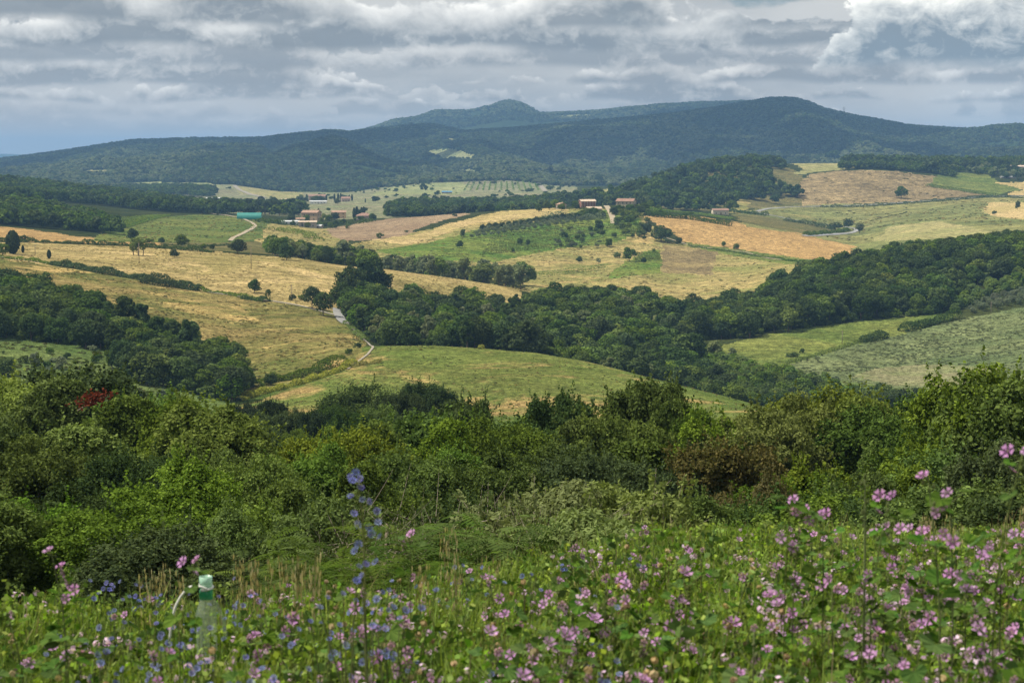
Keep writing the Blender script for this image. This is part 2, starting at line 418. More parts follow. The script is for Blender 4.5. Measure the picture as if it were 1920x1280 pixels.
# each curve: (px, distance, photo row | Zv(height)); heights relative to the camera
KN = [
    [(0, .5, Zv(-1.58))],
    [(0, 3.6, Zv(-1.78))],
    [(0, 8, Zv(-2.36)), (400, 8, Zv(-2.36)), (800, 9, Zv(-2.48)), (1000, 10.5, Zv(-2.62)), (1400, 13, Zv(-2.86)), (1920, 14, Zv(-2.98))],
    [(0, 24, Zv(-7.2)), (1900, 24, Zv(-7.0))],
    [(0, 45, Zv(-13))],
    [(0, 110, Zv(-26))],
    [(0, 180, Zv(-36))],
    [(0, 260, Zv(-45))],
    [(0, 350, Zv(-57))],
    [(0, 470, 785), (800, 480, 800), (1200, 470, 795), (1920, 470, 800)],
    [(-300, 600, 640), (0, 600, 640), (200, 600, 655), (330, 590, 700), (450, 560, 745), (520, 570, 728), (600, 590, 702), (660, 610, 676),
     (720, 630, 653), (800, 630, 650), (900, 630, 655), (1000, 620, 662), (1100, 610, 680), (1200, 600, 705), (1300, 590, 730), (1440, 570, 765),
     (1560, 570, 775), (1700, 580, 770), (1820, 600, 748), (1920, 620, 732), (2220, 640, 700)],
    [(-300, 720, 575), (0, 720, 575), (200, 720, 585), (330, 700, 615), (450, 690, 645), (550, 690, 637), (640, 700, 630), (700, 710, Zv(-67)),
     (800, 720, Zv(-75)), (1000, 710, Zv(-80)), (1200, 700, Zv(-85)), (1400, 690, Zv(-89)), (1560, 690, Zv(-89)), (1700, 690, Zv(-89)),
     (1820, 700, Zv(-85)), (1920, 700, 716), (2220, 700, 690)],
    [(-300, 900, 478), (0, 900, 481), (200, 870, 511), (400, 850, 546), (560, 820, 571), (630, 820, 582), (700, 850, 577), (800, 900, 580),
     (1000, 900, 585), (1150, 880, 610), (1290, 860, 645), (1400, 880, 632), (1500, 900, 612), (1600, 920, 600), (1700, 940, 592),
     (1780, 950, 583), (1920, 980, 555), (2220, 1000, 520)],
    [(-300, 1080, 447), (0, 1080, 453), (250, 1050, 464), (560, 1000, 488), (640, 1000, 500), (720, 1000, 507), (850, 1000, 524), (960, 1000, 545),
     (1020, 1000, 568), (1100, 1000, 575), (1200, 1000, 580), (1290, 1000, 600), (1400, 1040, 588), (1500, 1080, 535), (1600, 1100, 512),
     (1700, 1120, 495), (1920, 1150, 470), (2220, 1180, 450)],
    [(-300, 1300, 418), (0, 1300, 424), (120, 1260, 440), (250, 1200, 453), (450, 1200, 463), (560, 1200, 480), (640, 1200, Zv(-68)), (720, 1200, Zv(-73)),
     (850, 1200, Zv(-77)), (1000, 1200, Zv(-79)), (1100, 1180, 545), (1200, 1150, 552), (1290, 1150, 565), (1400, 1230, 535), (1500, 1270, Zv(-70)),
     (1700, 1320, Zv(-66)), (1920, 1370, Zv(-63))],
    [(-300, 1500, 398), (0, 1500, 402), (200, 1500, 425), (350, 1450, 440), (450, 1400, 450), (560, 1400, 455), (640, 1450, 452), (700, 1450, 457),
     (850, 1430, 460), (1000, 1400, 482), (1100, 1400, 490), (1200, 1400, 490), (1290, 1400, 502), (1400, 1420, 498), (1500, 1450, 484),
     (1600, 1480, 482), (1700, 1500, 460), (1920, 1550, 445)],
    [(-300, 1800, 372), (0, 1800, 377), (200, 1800, 396), (350, 1800, 405), (450, 1750, 409), (560, 1800, 419), (620, 1800, 425), (720, 1800, 417),
     (800, 1800, 407), (900, 1800, 398), (1000, 1800, 392), (1100, 1800, 387), (1180, 1800, 385), (1230, 1800, 396), (1300, 1780, 405),
     (1400, 1750, 420), (1500, 1750, 440), (1600, 1750, 458), (1700, 1800, 432), (1920, 1900, 412)],
    [(-300, 2200, 352), (0, 2200, 362), (200, 2150, 384), (350, 2100, 394), (450, 2100, 399), (560, 2100, 403), (640, 2150, 404), (720, 2150, Zv(-62)),
     (850, 2150, Zv(-66)), (1000, 2150, Zv(-68)), (1100, 2150, Zv(-66)), (1200, 2100, Zv(-60)), (1300, 2100, 397), (1400, 2150, 402),
     (1500, 2150, 414), (1600, 2100, 428), (1700, 2150, 408), (1800, 2200, 396), (1920, 2300, 382)],
    [(-300, 2500, 335), (0, 2500, 344), (200, 2500, 365), (370, 2500, 389), (450, 2500, 392), (600, 2500, 390), (720, 2500, 388), (900, 2500, 388),
     (1000, 2500, 385), (1100, 2450, 374), (1200, 2400, 362), (1300, 2400, 366), (1400, 2400, 378), (1460, 2400, 387), (1600, 2450, 383),
     (1700, 2500, 377), (1850, 2500, 369), (1920, 2550, 366), (2220, 2550, 360)],
    [(-300, 2900, Zv(-52)), (0, 2900, Zv(-56)), (200, 2900, Zv(-62)), (370, 2900, Zv(-68)), (450, 2900, 384), (600, 2900, 379), (720, 2900, 376),
     (850, 2900, 376), (1000, 2900, 371), (1080, 2850, 362), (1150, 2800, 352), (1250, 2750, 332), (1330, 2750, 315), (1380, 2800, 307),
     (1450, 2800, 315), (1500, 2750, 327), (1560, 2750, 321), (1640, 2750, 318), (1700, 2750, 322), (1790, 2750, 332), (1920, 2800, 330)],
    [(-300, 3200, Zv(-60)), (0, 3200, Zv(-62)), (250, 3200, Zv(-64)), (450, 3200, 374), (600, 3200, 372), (720, 3200, 364), (850, 3200, 364),
     (1000, 3200, 360), (1080, 3200, Zv(-60)), (1200, 3150, Zv(-45)), (1300, 3100, Zv(-20)), (1380, 3050, 306), (1460, 3100, 307),
     (1560, 3100, 306), (1700, 3100, 308), (1920, 3100, 306)],
    [(-300, 3500, Zv(-62)), (1000, 3500, Zv(-58)), (1300, 3500, Zv(-40)), (1500, 3500, Zv(-35)), (1920, 3500, Zv(-35))],
    [(-300, 4000, Zv(-62)), (0, 4000, Zv(-62)), (150, 4000, 352), (300, 4000, 356), (430, 4000, 346), (560, 4000, 365), (620, 4000, 366),
     (720, 4000, 352), (800, 4000, 344), (850, 4000, 342), (950, 4000, 338), (1050, 4000, 350), (1200, 4000, Zv(-55)), (1920, 4000, Zv(-55))],
    [(-300, 5000, 327), (0, 5000, 324), (150, 5000, 314), (300, 5000, 299), (430, 5000, 282), (520, 5000, 285), (620, 5000, 289), (740, 5000, 306),
     (860, 5000, 318), (950, 5000, 318), (1050, 5000, 316), (1200, 5000, 305), (1400, 5000, 290), (1500, 5000, 285), (1700, 5000, 292), (1920, 5000, 297)],
    [(-300, 5700, Zv(-35)), (0, 5700, Zv(-25)), (200, 5700, Zv(-5)), (430, 5700, Zv(8)), (700, 5700, Zv(10)), (860, 5700, Zv(25)), (960, 5700, 278),
     (1100, 5700, 268), (1250, 5700, 258), (1400, 5700, 245), (1500, 5700, 238), (1700, 5700, 265), (1920, 5700, 275)],
    [(-300, 6800, 330), (0, 6800, 304), (100, 6800, 291), (180, 6800, 279), (250, 6800, 268), (330, 6800, 265), (430, 6800, 263), (500, 6800, 262),
     (580, 6800, 253), (620, 6800, 248), (660, 6800, 252), (700, 6800, 246), (780, 6800, 239), (820, 6800, 239), (870, 6800, 250), (960, 6800, 245),
     (1100, 6800, 232), (1250, 6800, 219), (1380, 6900, 201), (1435, 7000, 189), (1485, 7000, 190), (1540, 7000, 210), (1600, 6900, 224),
     (1700, 6800, 240), (1800, 6800, 247), (1920, 6800, 250), (2220, 6800, 268)],
    [(-300, 8000, Zv(-30)), (0, 8000, Zv(-20)), (400, 8000, Zv(30)), (800, 8000, Zv(80)), (1300, 8000, Zv(160)), (1600, 8000, Zv(80)), (1920, 8000, Zv(40))],
    [(-300, 9500, 322), (0, 9500, 312), (600, 9500, 266), (690, 9500, 246), (740, 9500, 228), (780, 9500, 224), (820, 9500, 210), (880, 9500, 211),
     (920, 9500, 203), (952, 9500, 190), (980, 9500, 198), (1010, 9500, 216), (1100, 9500, 213), (1200, 9500, 203), (1300, 9500, 196), (1400, 9500, 193),
     (1480, 9500, 215), (1600, 9500, 240), (1920, 9500, 270), (2220, 9500, 300)],
    [(0, 13000, Zv(-60))],
    [(-300, 20000, 288), (0, 20000, 290), (70, 20000, 292), (150, 20000, 300), (300, 20000, 305), (2220, 20000, 312)],
    [(0, 28000, Zv(-150))],
]


def smooth1(a, k):
    if k < 1: return a
    x = np.arange(-3 * k, 3 * k + 1)
    w = np.exp(-0.5 * (x / k) ** 2); w /= w.sum()
    p = np.pad(a, 3 * k, mode='edge')
    return np.convolve(p, w, mode='valid')


NT_ = 1501
T_MIN, T_MAX = -0.42, 0.42
tt = np.linspace(T_MIN, T_MAX, NT_)
colpx = 960 + tt * FPX * CP


def pix_dir(px, py):
    u = (np.asarray(px, float) - 960) / FPX
    v = (640 - np.asarray(py, float)) / FPX
    dy = CP + v * SP
    return u / dy, (-SP + v * CP) / dy


kD = []; kZ = []
for kn in KN:
    P = np.array(kn, float)
    Dc = np.interp(colpx, P[:, 0], P[:, 1])
    zz = np.array([(v + 10000) if v < -5000 else pix_dir(0, v)[1] * D_ for (_, D_, v) in kn])
    sl_ = zz / P[:, 1]                       # interpolate slopes so photo rows stay exact
    Sc = np.interp(colpx, P[:, 0], sl_)
    k = 7 if kn[0][1] < 4000 else 3
    Dc = smooth1(Dc, k); Sc = smooth1(Sc, k)
    kD.append(Dc); kZ.append(Sc * Dc)
kD = np.array(kD); kZ = np.array(kZ)

# monotone cubic (Fritsch-Carlson) along distance for each azimuth column
ND_ = 1800
LD = np.linspace(math.log(0.5), math.log(28000), ND_)
LK = np.log(kD)
h_ = np.diff(LK, axis=0)
dl = np.diff(kZ, axis=0) / h_
w1 = 2 * h_[1:] + h_[:-1]; w2 = h_[1:] + 2 * h_[:-1]
with np.errstate(divide='ignore', invalid='ignore'):
    mm = (w1 + w2) / (w1 / dl[:-1] + w2 / dl[1:])
mm[(dl[:-1] * dl[1:]) <= 0] = 0
mm = np.nan_to_num(mm)
M_ = np.vstack([dl[:1], mm, dl[-1:]])
HT = np.zeros((ND_, NT_))
for j in range(NT_):
    x = np.clip(LD, LK[0, j], LK[-1, j])
    i = np.clip(np.searchsorted(LK[:, j], x) - 1, 0, len(KN) - 2)
    hh = h_[i, j]; s_ = (x - LK[i, j]) / hh
    h00 = 2 * s_**3 - 3 * s_**2 + 1; h10 = s_**3 - 2 * s_**2 + s_
    h01 = -2 * s_**3 + 3 * s_**2; h11 = s_**3 - s_**2
    HT[:, j] = h00 * kZ[i, j] + h10 * hh * M_[i, j] + h01 * kZ[i + 1, j] + h11 * hh * M_[i + 1, j]


_nt = np.random.default_rng(3).random((256, 256))


def vnoise(x, y):
    xi = np.floor(x).astype(int); yi = np.floor(y).astype(int)
    fx = x - xi; fy = y - yi
    fx = fx * fx * (3 - 2 * fx); fy = fy * fy * (3 - 2 * fy)
    a = _nt[xi & 255, yi & 255]; b = _nt[(xi + 1) & 255, yi & 255]
    c = _nt[xi & 255, (yi + 1) & 255]; d = _nt[(xi + 1) & 255, (yi + 1) & 255]
    return (a * (1 - fx) + b * fx) * (1 - fy) + (c * (1 - fx) + d * fx) * fy - 0.5


def fbm(x, y, o=4, g=0.5):
    s = 0; a = 1
    for i in range(o):
        s = s + a * vnoise(x + 17.3 * i, y - 9.1 * i); x = x * 2.03; y = y * 2.03; a *= g
    return s


DD, TT = np.meshgrid(np.exp(LD), tt, indexing='ij')
XX = TT * DD; YY = DD
amp_n = np.interp(LD, np.log([.5, 15, 60, 400, 1500, 3000, 4200, 5000, 6400, 9500, 20000]), [.03, .06, .5, .7, .9, 1.2, 5, 8, 3, 3, 25])[:, None]
wl = np.interp(LD, np.log([.5, 15, 60, 400, 1500, 4200, 9500]), [1.5, 3, 15, 60, 120, 400, 700])
HT += amp_n * fbm(XX / 60, YY / 60, 4) * (DD < 2500) + amp_n * fbm(XX / 260, YY / 260, 5) * (DD >= 2500)
# gullies running down the far hill flanks
gul = np.interp(LD, np.log([4000, 4400, 5200, 5900, 6350, 7200, 8000, 8700, 9150, 9900]), [0, 14, 46, 36, 0, 0, 30, 26, 0, 0])[:, None]
rid = np.abs(fbm(XX / 420 + YY / 2600, YY / 1500, 4, 0.55)) * 2
HT += gul * (rid - 0.45) * 1.3


def hgt(x, y):
    x = np.asarray(x, float); y = np.maximum(np.asarray(y, float), 0.5)
    ti = np.clip((x / y - T_MIN) / (T_MAX - T_MIN) * (NT_ - 1), 0, NT_ - 1.001)
    di = np.clip((np.log(y) - LD[0]) / (LD[1] - LD[0]), 0, ND_ - 1.001)
    a = ti.astype(int); b = di.astype(int); fa = ti - a; fb = di - b
    return (HT[b, a] * (1 - fa) + HT[b, a + 1] * fa) * (1 - fb) + (HT[b + 1, a] * (1 - fa) + HT[b + 1, a + 1] * fa) * fb


def proj(x, y, z):
    fw = y * CP - z * SP; up = y * SP + z * CP
    return 960 + FPX * x / fw, 640 - FPX * up / fw


def at(px, py, dmin=420.0, dmax=26000.0, dfall=None):
    """first ground point seen at a photo pixel beyond dmin"""
    t, s = pix_dir(px, py)
    D = np.exp(np.linspace(math.log(dmin), math.log(dmax), 2600))
    h = hgt(t * D, D)
    hit = np.nonzero(h >= s * D)[0]
    i = hit[0] if len(hit) else int(np.argmax(h - s * D))
    Dv = D[i]
    if i > 0 and len(hit):
        e0 = h[i - 1] - s * D[i - 1]; e1 = h[i] - s * D[i]
        Dv = D[i - 1] + (D[i] - D[i - 1]) * (-e0) / (e1 - e0 + 1e-12)
    return np.array([t * Dv, Dv, float(hgt(t * Dv, Dv))])


def inpoly(px, py, poly):
    px = np.asarray(px); py = np.asarray(py)
    ins = np.zeros(px.shape, bool)
    n = len(poly); j = n - 1
    for i in range(n):
        xi, yi = poly[i]; xj, yj = poly[j]
        c = ((yi > py) != (yj > py)) & (px < (xj - xi) * (py - yi) / (yj - yi + 1e-12) + xi)
        ins ^= c
        j = i
    return ins


# field and ground materials (real-world base colours)
ground('meadow_soil', ((0.05, 0.055, 0.02), (0.10, 0.095, 0.04)), scale=0.8, fine=9, bdist=0.02)
ground('wood_floor', ((0.030, 0.042, 0.014), (0.055, 0.065, 0.022)), scale=0.03, fine=0.5)
ground('hill_meadow', ((0.090, 0.135, 0.028), (0.160, 0.180, 0.048)), scale=0.012, fine=0.55, dry=0.115, dryc=(0.33, 0.24, 0.095), streak=(0.25, 0.12, 0.30), bdist=0.5)
ground('pasture', ((0.085, 0.135, 0.035), (0.150, 0.190, 0.060)), scale=0.02, fine=0.5, bdist=0.5)
ground('hay_lower', ((0.110, 0.135, 0.034), (0.310, 0.235, 0.090)), scale=0.014, fine=0.5, streak=(0.55, 0.16, 0.45), dry=0.09, dryc=(0.48, 0.345, 0.135), bdist=0.5)
ground('hay_upper', ((0.420, 0.320, 0.140), (0.270, 0.225, 0.085)), scale=0.010, fine=0.45, streak=(-0.12, 0.13, 0.35), dry=0.12, dryc=(0.54, 0.41, 0.19), bdist=0.5)
ground('wheat_orange', ((0.430, 0.285, 0.120), (0.360, 0.235, 0.095)), scale=0.010, fine=0.25, streak=(-0.9, 0.2, 0.28), bdist=0.5)
ground('green_crop', ((0.090, 0.135, 0.032), (0.190, 0.205, 0.055)), scale=0.012, fine=0.35, streak=(0.3, 0.15, 0.35), bdist=0.6)
ground('bright_green', ((0.095, 0.165, 0.030), (0.190, 0.215, 0.050)), scale=0.02, fine=0.3, streak=(0.12, 0.22, 0.45), bdist=0.6)
ground('ploughed', ((0.330, 0.245, 0.150), (0.240, 0.170, 0.105)), scale=0.010, fine=0.3, streak=(0.35, 0.15, 0.2), bdist=0.4)
ground('pale_hay', ((0.500, 0.370, 0.180), (0.380, 0.305, 0.125)), scale=0.012, fine=0.3, streak=(0.15, 0.18, 0.35), bdist=0.4)
ground('hill_hay', ((0.350, 0.275, 0.115), (0.200, 0.205, 0.065)), scale=0.012, fine=0.3, streak=(0.10, 0.16, 0.45), dry=0.08, bdist=0.4)
ground('brown_stubble', ((0.215, 0.165, 0.085), (0.310, 0.235, 0.120)), scale=0.006, fine=0.15, streak=(0.5, 0.07, 0.32), bdist=0.5)
ground('brown_patch', ((0.190, 0.148, 0.075), (0.300, 0.235, 0.105)), scale=0.03, fine=0.25, bdist=0.4)
ground('pale_pasture', ((0.150, 0.170, 0.060), (0.240, 0.225, 0.085)), scale=0.005, fine=0.15, streak=(0.5, 0.05, 0.35), dry=0.04, dryc=(0.42, 0.34, 0.15), bdist=0.5)
ground('sage_crop', ((0.105, 0.140, 0.058), (0.190, 0.215, 0.095)), scale=0.014, fine=0.45, streak=(0.15, 0.35, 0.40), bdist=0.8)
ground('sage_thin', ((0.225, 0.205, 0.115), (0.175, 0.190, 0.085)), scale=0.03, fine=0.45, streak=(0.15, 0.35, 0.30), bdist=0.6)
ground('olive_scrub', ((0.110, 0.110, 0.040), (0.190, 0.160, 0.065)), scale=0.03, fine=0.3, bdist=0.6)
ground('valley_floor', ((0.200, 0.220, 0.110), (0.250, 0.225, 0.135)), scale=0.008, fine=0.1, streak=(0.1, 0.05, 0.3), bdist=0.5)
ground('hill_forest_floor', ((0.030, 0.052, 0.020), (0.048, 0.070, 0.028)), scale=0.004, fine=0.08, bdist=2.0)
ground('far_field', ((0.230, 0.260, 0.110), (0.300, 0.300, 0.140)), scale=0.01, fine=0.1, bdist=0.5)
ground('far_hay', ((0.330, 0.285, 0.130), (0.240, 0.235, 0.095)), scale=0.01, fine=0.1, bdist=0.5)

# regions: (object name, material, polygon in photo pixels, dmin, dmax)   later ones win
ALL = [(-900, 100), (2900, 100), (2900, 3000), (-900, 3000)]
REG = [
    ('woodland_ground', 'wood_floor', ALL, 15, 3950),
    ('meadow_ground', 'meadow_soil', ALL, 0, 15),
    ('far_hills', 'hill_forest_floor', ALL, 3950, 11000),
    ('distant_hills', 'hill_forest_floor', ALL, 11000, 40000),
    ('valley_ground', 'valley_floor', [(-900, 340), (330, 350), (400, 338), (1080, 320), (1080, 420), (-900, 420)], 2560, 4100),
    ('valley_ground', 'valley_floor', [(430, 370), (1000, 360), (1000, 420), (560, 412), (430, 402)], 2000, 4100),
    ('grass_slope', 'pasture', [(-900, 500), (0, 500), (200, 560), (300, 610), (400, 690), (440, 745), (440, 900), (-900, 900)], 430, 840),
    ('hay_field', 'hay_lower', [(-900, 472), (0, 483), (200, 513), (400, 548), (560, 572), (634, 584), (652, 604), (690, 645), (690, 662), (640, 690), (560, 716), (440, 752), (415, 720), (380, 665), (330, 632), (230, 592), (200, 570), (90, 545), (0, 535), (-900, 530)], 560, 905),
    ('meadow_hill', 'hill_meadow', [(430, 756), (520, 728), (600, 704), (660, 677), (700, 640), (1500, 640), (1560, 900), (400, 900)], 400, 665),
    ('hay_field', 'hay_upper', [(-900, 430), (0, 450), (250, 460), (560, 484), (640, 496), (720, 502), (850, 518), (980, 540), (980, 575), (800, 572), (634, 584), (560, 572), (400, 548), (200, 513), (0, 483), (-900, 472)], 815, 1075),
    ('wheat_field', 'wheat_orange', [(-900, 400), (0, 423), (60, 431), (140, 443), (250, 451), (300, 455), (300, 462), (0, 452), (-900, 440)], 1060, 1400),
    ('brown_field', 'olive_scrub', [(300, 452), (450, 452), (560, 458), (640, 470), (640, 505), (560, 486), (300, 463)], 1060, 1500),
    ('green_field', 'green_crop', [(175, 452), (200, 425), (290, 408), (380, 402), (470, 406), (505, 420), (480, 452), (440, 455), (330, 455)], 1150, 2000),
    ('grass_field', 'hill_hay', [(480, 452), (505, 418), (560, 425), (630, 430), (650, 452), (600, 470), (520, 462)], 1150, 1850),
    ('hill_field', 'hill_hay', [(640, 460), (700, 448), (860, 420), (1060, 392), (1200, 392), (1245, 452), (1540, 488), (1500, 510), (1400, 560), (1300, 620), (1000, 620), (640, 540)], 1070, 1950),
    ('ploughed_field', 'ploughed', [(612, 428), (680, 418), (760, 407), (860, 398), (880, 402), (830, 413), (800, 424), (740, 446), (640, 453), (625, 444)], 1430, 1950),
    ('hay_field', 'pale_hay', [(690, 450), (800, 436), (850, 416), (930, 397), (1060, 388), (1060, 402), (900, 417), (862, 428), (760, 460)], 1430, 1950),
    ('orchard_field', 'bright_green', [(700, 470), (800, 455), (862, 440), (880, 432), (1040, 412), (1140, 392), (1200, 392), (1205, 430), (1150, 455), (1050, 466), (980, 478), (920, 492), (860, 490), (790, 486)], 1250, 1950),
    ('green_field', 'bright_green', [(1135, 522), (1160, 496), (1225, 468), (1240, 470), (1243, 512)], 1150, 1600),
    ('brown_field', 'brown_patch', [(1244, 458), (1300, 464), (1345, 470), (1338, 515), (1244, 512)], 1150, 1700),
    ('wheat_field', 'wheat_orange', [(1208, 405), (1300, 404), (1400, 419), (1500, 437), (1602, 462), (1590, 478), (1540, 489), (1400, 470), (1285, 453), (1264, 440)], 1250, 1960),
    ('grass_field', 'green_crop', [(1285, 453), (1400, 470), (1540, 489), (1500, 498), (1380, 480), (1290, 461)], 1250, 1800),
    ('pasture_field', 'pale_pasture', [(1400, 425), (1380, 400), (1440, 388), (1480, 386), (1700, 380), (1870, 367), (2900, 350), (2900, 520), (1600, 520), (1602, 462), (1500, 437)], 1400, 2520),
    ('scrub_field', 'olive_scrub', [(1375, 402), (1420, 403), (1500, 418), (1560, 430), (1600, 436), (1500, 440), (1400, 424)], 1780, 2300),
    ('hay_field', 'far_hay', [(1660, 425), (1760, 414), (1850, 432), (1860, 446), (1640, 452)], 1600, 2300),
    ('hay_field', 'pale_hay', [(1850, 380), (2900, 370), (2900, 400), (1920, 412), (1850, 402)], 1900, 2520),
    ('stubble_field', 'brown_stubble', [(1478, 340), (1520, 328), (1560, 321), (1640, 318), (1700, 323), (1790, 333), (1738, 347), (1855, 365), (1700, 378), (1460, 387), (1475, 372), (1502, 360), (1495, 350)], 2380, 2800),
    ('green_field', 'green_crop', [(1735, 348), (1770, 322), (1840, 326), (1865, 335), (1908, 356), (1870, 366)], 2380, 2830),
    ('hay_field', 'pale_hay', [(1870, 342), (2900, 338), (2900, 368), (1885, 366), (1910, 356)], 2380, 2850),
    ('hay_field', 'far_hay', [(1470, 300), (1640, 300), (1610, 316), (1560, 320), (1490, 328), (1500, 315)], 2740, 3200),
    ('green_field', 'far_field', [(1860, 300), (2900, 300), (2900, 315), (1860, 318)], 2700, 3200),
    ('hill_scrub', 'olive_scrub', [(1150, 385), (1200, 358), (1330, 318), (1460, 305), (1500, 330), (1500, 385), (1400, 392), (1250, 398)], 2150, 3000),
    ('hill_grass', 'green_crop', [(1400, 345), (1440, 338), (1470, 345), (1450, 352), (1405, 352)], 2150, 3000),
    ('hill_grass', 'hill_hay', [(1355, 398), (1370, 380), (1400, 370), (1412, 382), (1390, 400)], 2000, 2700),
    ('valley_plain', 'valley_floor', [(600, 412), (610, 378), (750, 376), (735, 408)], 1850, 3300),
    ('ridge_ground', 'far_hay', [(1080, 366), (1130, 355), (1195, 346), (1200, 354), (1120, 372)], 2000, 2900),
    ('valley_hay_field', 'far_hay', [(438, 345), (480, 344), (530, 354), (572, 365), (560, 376), (500, 370), (448, 364)], 2900, 4100),
    ('valley_green_field', 'far_field', [(690, 366), (740, 350), (800, 341), (870, 341), (880, 356), (850, 366)], 2900, 4100),
    ('hillside_clearing', 'far_field', [(795, 288), (815, 281), (850, 279), (875, 287), (893, 293), (885, 300), (830, 299)], 4100, 6900),
    ('hillside_clearing', 'far_field', [(850, 321), (880, 317), (905, 324), (895, 329), (870, 328)], 4000, 5400),
    ('hillside_clearing', 'far_hay', [(145, 325), (165, 319), (205, 318), (206, 325), (180, 329)], 3950, 5200),
    ('hillside_clearing', 'far_field', [(200, 346), (260, 341), (400, 343), (410, 350), (300, 354), (215, 352)], 3600, 5000),
    ('hillside_clearing', 'far_field', [(1380, 292), (1440, 284), (1510, 278), (1500, 283), (1440, 292)], 4000, 6000),
    ('hillside_clearing', 'far_field', [(1000, 222), (1060, 216), (1120, 214), (1080, 221)], 8000, 9600),
    ('hillside_clearing', 'far_hay', [(828, 262), (850, 259), (872, 264), (860, 269), (832, 268)], 5000, 6900),
    ('lower_green_field', 'green_crop', [(1330, 655), (1400, 636), (1500, 615), (1600, 603), (1700, 594), (1775, 586), (1800, 590), (1700, 622), (1480, 684), (1440, 700), (1350, 700)], 700, 975),
    ('crop_field', 'sage_crop', [(1470, 688), (1600, 650), (1700, 622), (1800, 598), (1920, 576), (2900, 480), (2900, 900), (1840, 742), (1700, 731), (1560, 712)], 590, 1050),
    ('crop_field', 'sage_thin', [(1600, 705), (1650, 690), (1760, 683), (1870, 690), (1880, 710), (1780, 725), (1680, 722)], 590, 1050),
    ('field_margin', 'pasture', [(1560, 712), (1700, 729), (1830, 735), (1850, 760), (1680, 750), (1480, 710), (1470, 690)], 590, 1050),
]

tcols = np.concatenate([np.linspace(-1.5, -0.42, 14)[:-1], np.linspace(-0.385, 0.385, 690), np.linspace(0.42, 1.5, 14)[0:]])
drows = np.concatenate([np.geomspace(0.5, 20, 60)[:-1], np.geomspace(20, 440, 70)[:-1], np.geomspace(440, 4200, 470)[:-1],
                        np.geomspace(4200, 10200, 150)[:-1], np.geomspace(10200, 28000, 40)])
Tg, Dg = np.meshgrid(tcols, drows)
Xg = Tg * Dg; Yg = Dg.copy(); Zg = hgt(Xg, Yg)
nr, nc = Tg.shape
idx = np.arange(nr * nc).reshape(nr, nc)
Fg = np.stack([idx[:-1, :-1], idx[:-1, 1:], idx[1:, 1:], idx[1:, :-1]], -1).reshape(-1, 4)
Vg = np.stack([Xg.ravel(), Yg.ravel(), Zg.ravel()], -1)
fc = Vg[Fg].mean(1)
fpx, fpy = proj(fc[:, 0], fc[:, 1], fc[:, 2])
jx = fbm(fc[:, 0] / 9 + 50, fc[:, 1] / 9, 3) * 6 + fbm(fc[:, 0] / 60 + 7, fc[:, 1] / 60, 3) * 14; jy = fbm(fc[:, 0] / 9, fc[:, 1] / 9 + 80, 3) * 2.4
rid_f = np.zeros(len(Fg), int)
keys = []
for name, mat, poly, d0, d1_ in REG:
    k = (name, mat)
    if k not in keys: keys.append(k)
    sel = (fc[:, 1] >= d0) & (fc[:, 1] < d1_)
    if poly is not ALL:
        sel &= inpoly(fpx + jx, fpy + jy, poly)
    rid_f[sel] = keys.index(k)
for i, (name, mat) in enumerate(keys):
    F = Fg[rid_f == i]
    if not len(F): continue
    u, inv = np.unique(F, return_inverse=True)
    me = mesh(name, Vg[u], [inv.reshape(F.shape)], MAT[mat], smooth=True)
    tag(link(name, me), kind='structure')
REGKEYS = keys


def region_at(x, y):
    px, py = proj(x, y, hgt(x, y))
    r = np.zeros(np.shape(x), int)
    for name, mat, poly, d0, d1_ in REG:
        sel = (y >= d0) & (y < d1_)
        if poly is not ALL: sel &= inpoly(px, py, poly)
        r[sel] = keys.index((name, mat))
    return r



# ------------------------------------------------------------------ cumulus added out of view above the mountains to shade the far slopes
mcl = bpy.data.materials.new('cloud_white'); mcl.use_nodes = True; mcl.node_tree.nodes.clear()
CN = NT(mcl.node_tree)
CN.new('ShaderNodeOutputMaterial', {'Surface': CN.new('ShaderNodeBsdfDiffuse', {'Color': (0.85, 0.86, 0.87, 1), 'Roughness': 1.0}).outputs[0]})


def shade_cloud(px, D, rx, ry, seed, alt=1500.0):
    """a flat-bottomed heap of billows placed so that its shade falls round (px, D)"""
    r = np.random.default_rng(seed)
    gx = pix_dir(px, 300)[0] * D; gy = D
    cx = gx + SUN[0] / SUN[2] * alt; cy_ = gy + SUN[1] / SUN[2] * alt
    mb_v = []; mb_f = []; n0 = 0
    u = np.linspace(0, 2 * math.pi, 25)[:-1]; v = np.linspace(0.02, math.pi - .02, 13)
    U, Vv = np.meshgrid(u, v); S = np.stack([np.cos(U) * np.sin(Vv), np.sin(U) * np.sin(Vv), np.cos(Vv)], -1).reshape(-1, 3)
    i = np.arange(12)[:, None] * 24; j = np.arange(24)[None]; j2 = (j + 1) % 24
    F = np.stack([i + j, i + 24 + j, i + 24 + j2, i + j2], -1).reshape(-1, 4)
    for k in range(26):
        a = r.uniform(0, 6.28); q = math.sqrt(r.random()) * .85
        c = np.array([math.cos(a) * q * rx, math.sin(a) * q * ry, 0])
        R = r.uniform(.18, .42) * min(rx, ry) * (1.25 - .6 * q)
        P = S * R
        P = P * (1 + .28 * fbm(S[:, 0] * 2.3 + k * 3 + S[:, 2], S[:, 1] * 2.3 + S[:, 2] * 1.7 + k, 4))[:, None]
        P[:, 2] = np.maximum(P[:, 2] * .8, -.10 * R)
        mb_v.append(P + c); mb_f.append(F + n0); n0 += len(S)
    o = link('shade_cloud', mesh('shade_cloud', np.vstack(mb_v), [np.vstack(mb_f)], mcl, smooth=True), None, (cx, cy_, alt))
    tag(o, kind='structure')
